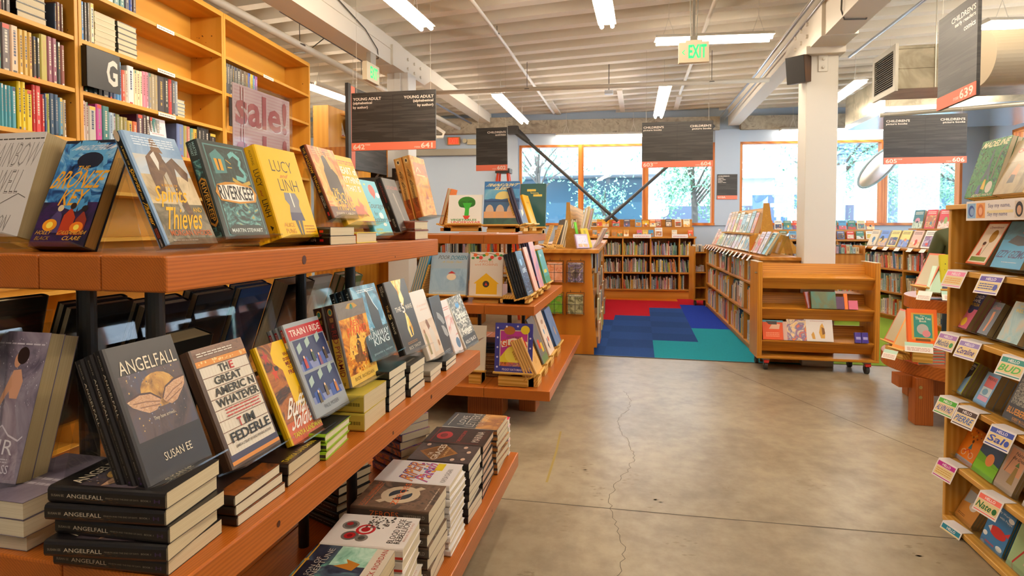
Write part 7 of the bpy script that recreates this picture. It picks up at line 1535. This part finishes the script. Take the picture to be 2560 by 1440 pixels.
# convex mirror, smoke detector
e = empty('security_mirror', label='oval convex mirror hanging from a black rod before the far windows', cat='mirror'); e.matrix_world = Matrix.Translation((3.45, 9.6, 2.28)) @ Matrix.Rotation(R(-10), 4, 'Z') @ Matrix.Rotation(R(40), 4, 'Y')
m = MB()
vs, fs = [], []
for i in range(6):
    rr = i / 5
    for j in range(28): vs.append((.14 * rr * math.cos(j * .2244), -.07 * (1 - rr * rr), .36 * rr * math.sin(j * .2244)))
for i in range(5):
    for j in range(28): fs.append((i * 28 + j, i * 28 + (j + 1) % 28, (i + 1) * 28 + (j + 1) % 28, (i + 1) * 28 + j))
m.add(vs, fs, mat('f4f6f8', .4, .85)); m.build('mirror_face', e, smooth=True)
m = MB(); m.tube([(.15 * math.cos(j * .2244), 0, .37 * math.sin(j * .2244)) for j in range(29)], .015, mat('8aa0aa', .4), 6); m.build('rim', e)
m = MB(); m.tube([(-.2, .03, .34), (-.78, .03, 1.03)], .012, mat('1c1a1a', .4), 8); m.build('rod', e)
e = empty('sensor', (-.45, 8.5, 3.3), 0, 'small white ceiling sensor box under the middle joists', 'sensor')
m = MB(); m.box((-.06, -.04, 0), (.06, .04, .05), mat('e8ecf0', .4)); m.tube([(0, 0, .05), (0, 0, .63)], .006, PDK, 6); m.build('housing', e)
# stepladder and striped toy house
e = empty('stepladder', (-2.18, 8.78, 0), 0, 'orange fibreglass stepladder with a dark cap behind the 602 sign', 'stepladder')
ORL = mat('e0481c', .4)
for x0, y0, x1, y1 in ((-.2, -.3, .035, -.05), (.42, -.3, .185, -.05), (-.17, .35, .04, .05), (.39, .35, .18, .05)):
    m = MB(); m.tube([(x0, y0, 0), (x1, y1, 2.24)], .025, ORL, 4); m.build('rail', e)
m = MB(); m.box((.0, -.1, 2.22), (.225, .1, 2.29), mat('3a3634', .5)); m.build('cap', e)
for k in range(1, 7):
    z = k * .32; q = z / 2.24
    m = MB(); m.box((-.2 + .235 * q, -.34 + .25 * q, z), (.42 - .235 * q, -.25 + .25 * q, z + .025), mat('b5b0a8', .4, .5)); m.build('step', e)
e = empty('toy_house', (-1.32, 4.95, T2T), 0, 'small striped red and white toy house with a pale roof behind the bridge picture book', 'toy')
m = MB(); m.box((0, 0, 0), (.09, .08, .37), mat('e6e0dc', .5))
for k in range(6): m.poly([(0, -.001, .2 + k * .03), (.03, -.001, .215 + k * .03), (.03, -.001, .23 + k * .03), (0, -.001, .215 + k * .03)], mat('c9342e', .5)); m.poly([(.06, -.001, .2 + k * .03), (.09, -.001, .215 + k * .03), (.09, -.001, .23 + k * .03), (.06, -.001, .215 + k * .03)], mat('c9342e', .5))
m.prism([(-.01, -.01, .37), (.1, -.01, .37), (.045, -.01, .42)], (0, .1, 0), mat('c4d0dc', .5)); m.build('body', e)
# ---------------- cases beyond the left beam ----------------
e = empty('bookcase', label='pine bookcase standing beyond the tall one, its side panel toward us', cat='bookcase'); e.matrix_world = Matrix.Translation((-4.19, 6.9, 0))
m = MB(); m.box((0, 0, 0), (.2, .02, 2.98), PIN); m.build('end_panel', e)
m = MB(); m.box((.2, 0, 0), (.22, 1.5, 2.98), PIN); m.build('side_panel', e); m = MB(); m.box((.22, 1.48, 0), (.7, 1.5, 2.98), PIN); m.build('back_panel', e)
SM = frame(-3.985, 7.2, 1, .62)
for z in (2.93, 2.62, 2.28, 1.95, 1.62):
    m = MB(); m.M = Matrix.Translation((4.19, -6.9, 0)) @ SM; m.box((0, 0, z - .024), (.9, .28, z), PINH); m.build('shelf', e)
for i, (s, z, h, c) in enumerate(((.03, 2.62, .23, 'c9c4bc'), (.09, 2.62, .25, '8a8680'), (.15, 2.62, .24, 'b5b0a8'), (.2, 2.62, .24, '6a6864'), (.26, 2.62, .25, '4a4844'), (.32, 2.62, .22, 'a8a49c'))):
    spine_book(f'{cname(c)} spine, {ordw(i)} of the few books high in the bookcase beyond the left beam', SM @ Matrix.Translation((s, .03, z)), .05, h, .17, c, 950 + i, -12 if i == 0 else 0, 'books high in the bookcase beyond the left beam')
for i in range(4):
    e = book(f'{ORD[3 - i]} of the pink-edged paperbacks stacked beyond the left beam', 0, 0, 0, .17, .15, .05, 0, 0, 'b5405a', (), (), False, pages_mat('ecdcd8', 'd9708a'), 'pink-edged paperbacks beyond the left beam')
    e.matrix_world = SM @ Matrix.Translation((.04, .03, 2.28 + (i + 1) * .05)) @ Matrix.Rotation(R(-90), 4, 'X')
e = empty('bookcase', label='lower plain wood case in front of the far pine bookcase, behind the hooded figure paperback', cat='bookcase'); e.matrix_world = Matrix.Translation((-3.95, 6.55, 0))
m = MB(); m.box((0, 0, 0), (.42, .3, 2.38), CASP); m.build('body', e)
spines(Matrix.Translation((-3.52, 6.58, 2.1)), 0, .28, 0, .27, ['d9c08a', 'cfb57c', 'c4aa70'], 960, '{c} spine, {o} of the pale catalogues beside the plain wood case', d=.2, wmin=.03, wmax=.04, cat='book', name='book', group='pale catalogues beside the plain wood case')
for i, (x, y, z, s) in enumerate(((-3.38, 6.9, 1.98, 'Z'), (-2.93, 6.55, 1.8, 'E'))):
    m = MB(); m.box((0, 0, 0), (.22, .01, .3), mat('191715', .4)); draw(m, [('t', s, .2, .1, .8, .5, 'cfc6b6', 0, .03)], lambda u, v, L: (u * .22, -L * EPS, v * .3)); o = m.build('letter_sign', None); o.location = (x, y, z); tag(o, f'black plate lettered {s} by the grey edge-on sign', 'sign')
m = MB(); m.box((-3.45, 6.6, 1.62), (-2.95, 6.62, 2.0), PLK); o = m.build('hanging_sign'); tag(o, 'dark grey board below the edge-on sign, beside the left column', 'sign')
# low bookcases seen between the tiers, left of the picture-book table
for i, (x, y) in enumerate(((-3.5, 7.85), (-3.0, 9.5))):
    M2 = frame(x, y, 1, .06)
    case(('pine', 'second pine')[i] + ' low bookcase glimpsed between the paperback table\'s tiers', M2, 1.3, .35, (.95, .62, .29), 1.3, [.65], .1)
    for r, z in enumerate((.95, .62, .29)):
        for b in range(2): spines(M2, .04 + b * .65, .62 + b * .65, z, .28, PALP + PAL, 970 + i * 10 + r * 3 + b, None, y=.04, wmin=.02, wmax=.05)
o = STUFF.build('distant_book_rows')
tag(o, 'rows of small book spines filling the distant low bookcases', 'books', kind='stuff')
# ---------------- street outside the windows ----------------
m = MB(); m.poly([(-30, 12.6, -.15), (40, 12.6, -.15), (40, 60, -.15), (-30, 60, -.15)], mat('dcdedf', .8)); struct(m.build('street'))
PANEL, DG = mat('b4b8bc', .6), mat('2c4a5a', .2, 0, .6)
e = empty('building', label='pale concrete building across the street with dark shop glazing', cat='building')
def bp(n, a, b, mt):
    m = MB(); m.box(a, b, mt); return m.build(n, e)
bp('wall', (-16, 24, -.15), (24, 30, 11), PANEL)
bp('canopy', (-12, 22.9, 3.4), (.6, 24, 3.75), mat('7c848a', .5))
for x0, x1 in ((-11.5, -8), (-7.8, -4.2), (-4.0, .2)): 
    w = bp('window', (x0, 23.93, .2), (x1, 24.0, 3.35), DG)
bp('dark_base', (.9, 23.9, -.15), (8.4, 24, 2.2), mat('3c4a5e', .5))
lv = bp('louver', (7.2, 23.85, 3.6), (9.4, 24, 5.2), mat('3a4a66', .4))
for k in range(7): bp('louver_slat', (7.2, 23.8, 3.68 + k * .21), (9.4, 23.86, 3.75 + k * .21), mat('4f6080', .4))
bp('window', (8.8, 23.9, .2), (14, 24, 3.2), DG); bp('ledge', (.9, 23.6, 3.25), (20, 24, 3.5), mat('c4c8cc', .6))
m = MB(); m.disc((.9, 23.86, 2.0), .22, .03, mat('f2f4f6', .5), 20, 1); m.build('round_lamp', e)
m = MB(); m.box((4.2, 23.7, 1.3), (7.4, 23.78, 2.6), mat('2c4a7a', .5)); draw(m, [('t', 'Timbe', .2, .2, .95, .75, 'f4f6f8', 0, .03)], lambda u, v, L: (4.2 + 3.2 * u, 23.7 - L * .002, 1.3 + 1.3 * v)); m.build('banner', e)
e2 = empty('railing', label='pale metal railing along the pavement beyond the far right panes', cat='railing')
m = MB(); m.tube([(5.5, 16.5, 1.35), (13, 16.5, 1.35)], .04, mat('6a7c98', .4), 8); m.tube([(5.5, 16.5, .9), (13, 16.5, .9)], .02, mat('6a7c98', .4), 6); m.build('rail', e2)
for x in (6.6, 8.0, 9.4, 10.8, 12.2):
    m = MB(); m.tube([(x, 16.5, -.1), (x, 16.5, 1.35)], .045, mat('6a7c98', .4), 8); m.build('post', e2)
LEAF = art(['3f7462', '5a9074', '7fb08a', '4a8474', '9cc49c'], 3, (1, 1, 1), .5, 1, 2, 2)
def tree(label, x, y, h, r, n, seed, zc=None):
    e = empty('street_tree', (x, y, -.15), 0, label, 'tree', 'street trees outside the windows')
    g = random.Random(seed)
    m = MB(); BK = mat('4a4640', .8); m.tube([(0, 0, 0), (.05, 0, h * .4), (-.05, .05, h * .7)], [.12, .09, .05], BK, 8)
    for k in range(9):
        a = g.uniform(0, 6.28); m.tube([(0, 0, h * .42 + k * .12), (math.cos(a) * r * .45, math.sin(a) * r * .45, h * .55 + k * .12), (math.cos(a) * r * .85, math.sin(a) * r * .85, h * .6 + k * .14)], [.04, .025, .012], BK, 5)
    m.build('trunk', e)
    m = MB()
    zc = zc or h * .68
    cl = [(g.gauss(0, .5) * r, g.gauss(0, .5) * r, zc + g.gauss(0, .32) * h * .5) for _ in range(26)]
    for _ in range(int(n * 1.7)):
        c = g.choice(cl)
        p = Vector((c[0] + g.gauss(0, .2) * r, c[1] + g.gauss(0, .2) * r, c[2] + g.gauss(0, .2) * r))
        if p.z < .4: continue
        a = Vector((g.uniform(-1, 1), g.uniform(-1, 1), g.uniform(-1, 1))).normalized(); b = a.orthogonal().normalized()
        q = g.uniform(.04, .08)
        m.add([p - a * q, p + b * q * .5, p + a * q, p - b * q * .5], [(0, 1, 2, 3)], LEAF)
    m.build('foliage', e)
tree('leafy street tree before the shop glazing, left window group', -3.4, 19.5, 6.0, 1.6, 700, 1, 4.6)
tree('sunlit street tree filling the third pane of the left window group', 1.5, 17.6, 4.8, 1.1, 1500, 2, 2.6)
tree('street tree beyond the pane just past the column', 5.6, 18.5, 5.5, 1.6, 2400, 3, 2.8)
tree('street tree filling the rightmost panes', 8.8, 18.5, 5.6, 2.0, 3800, 4, 2.8)
tree('second leafy tree in the rightmost panes', 12.2, 20.0, 5.4, 2.0, 2600, 5, 3.4)
tree('small tree low in the middle pane by the brace crossing', -1.2, 20.5, 3.2, 1.0, 500, 6, 2.1)
# TEMP light
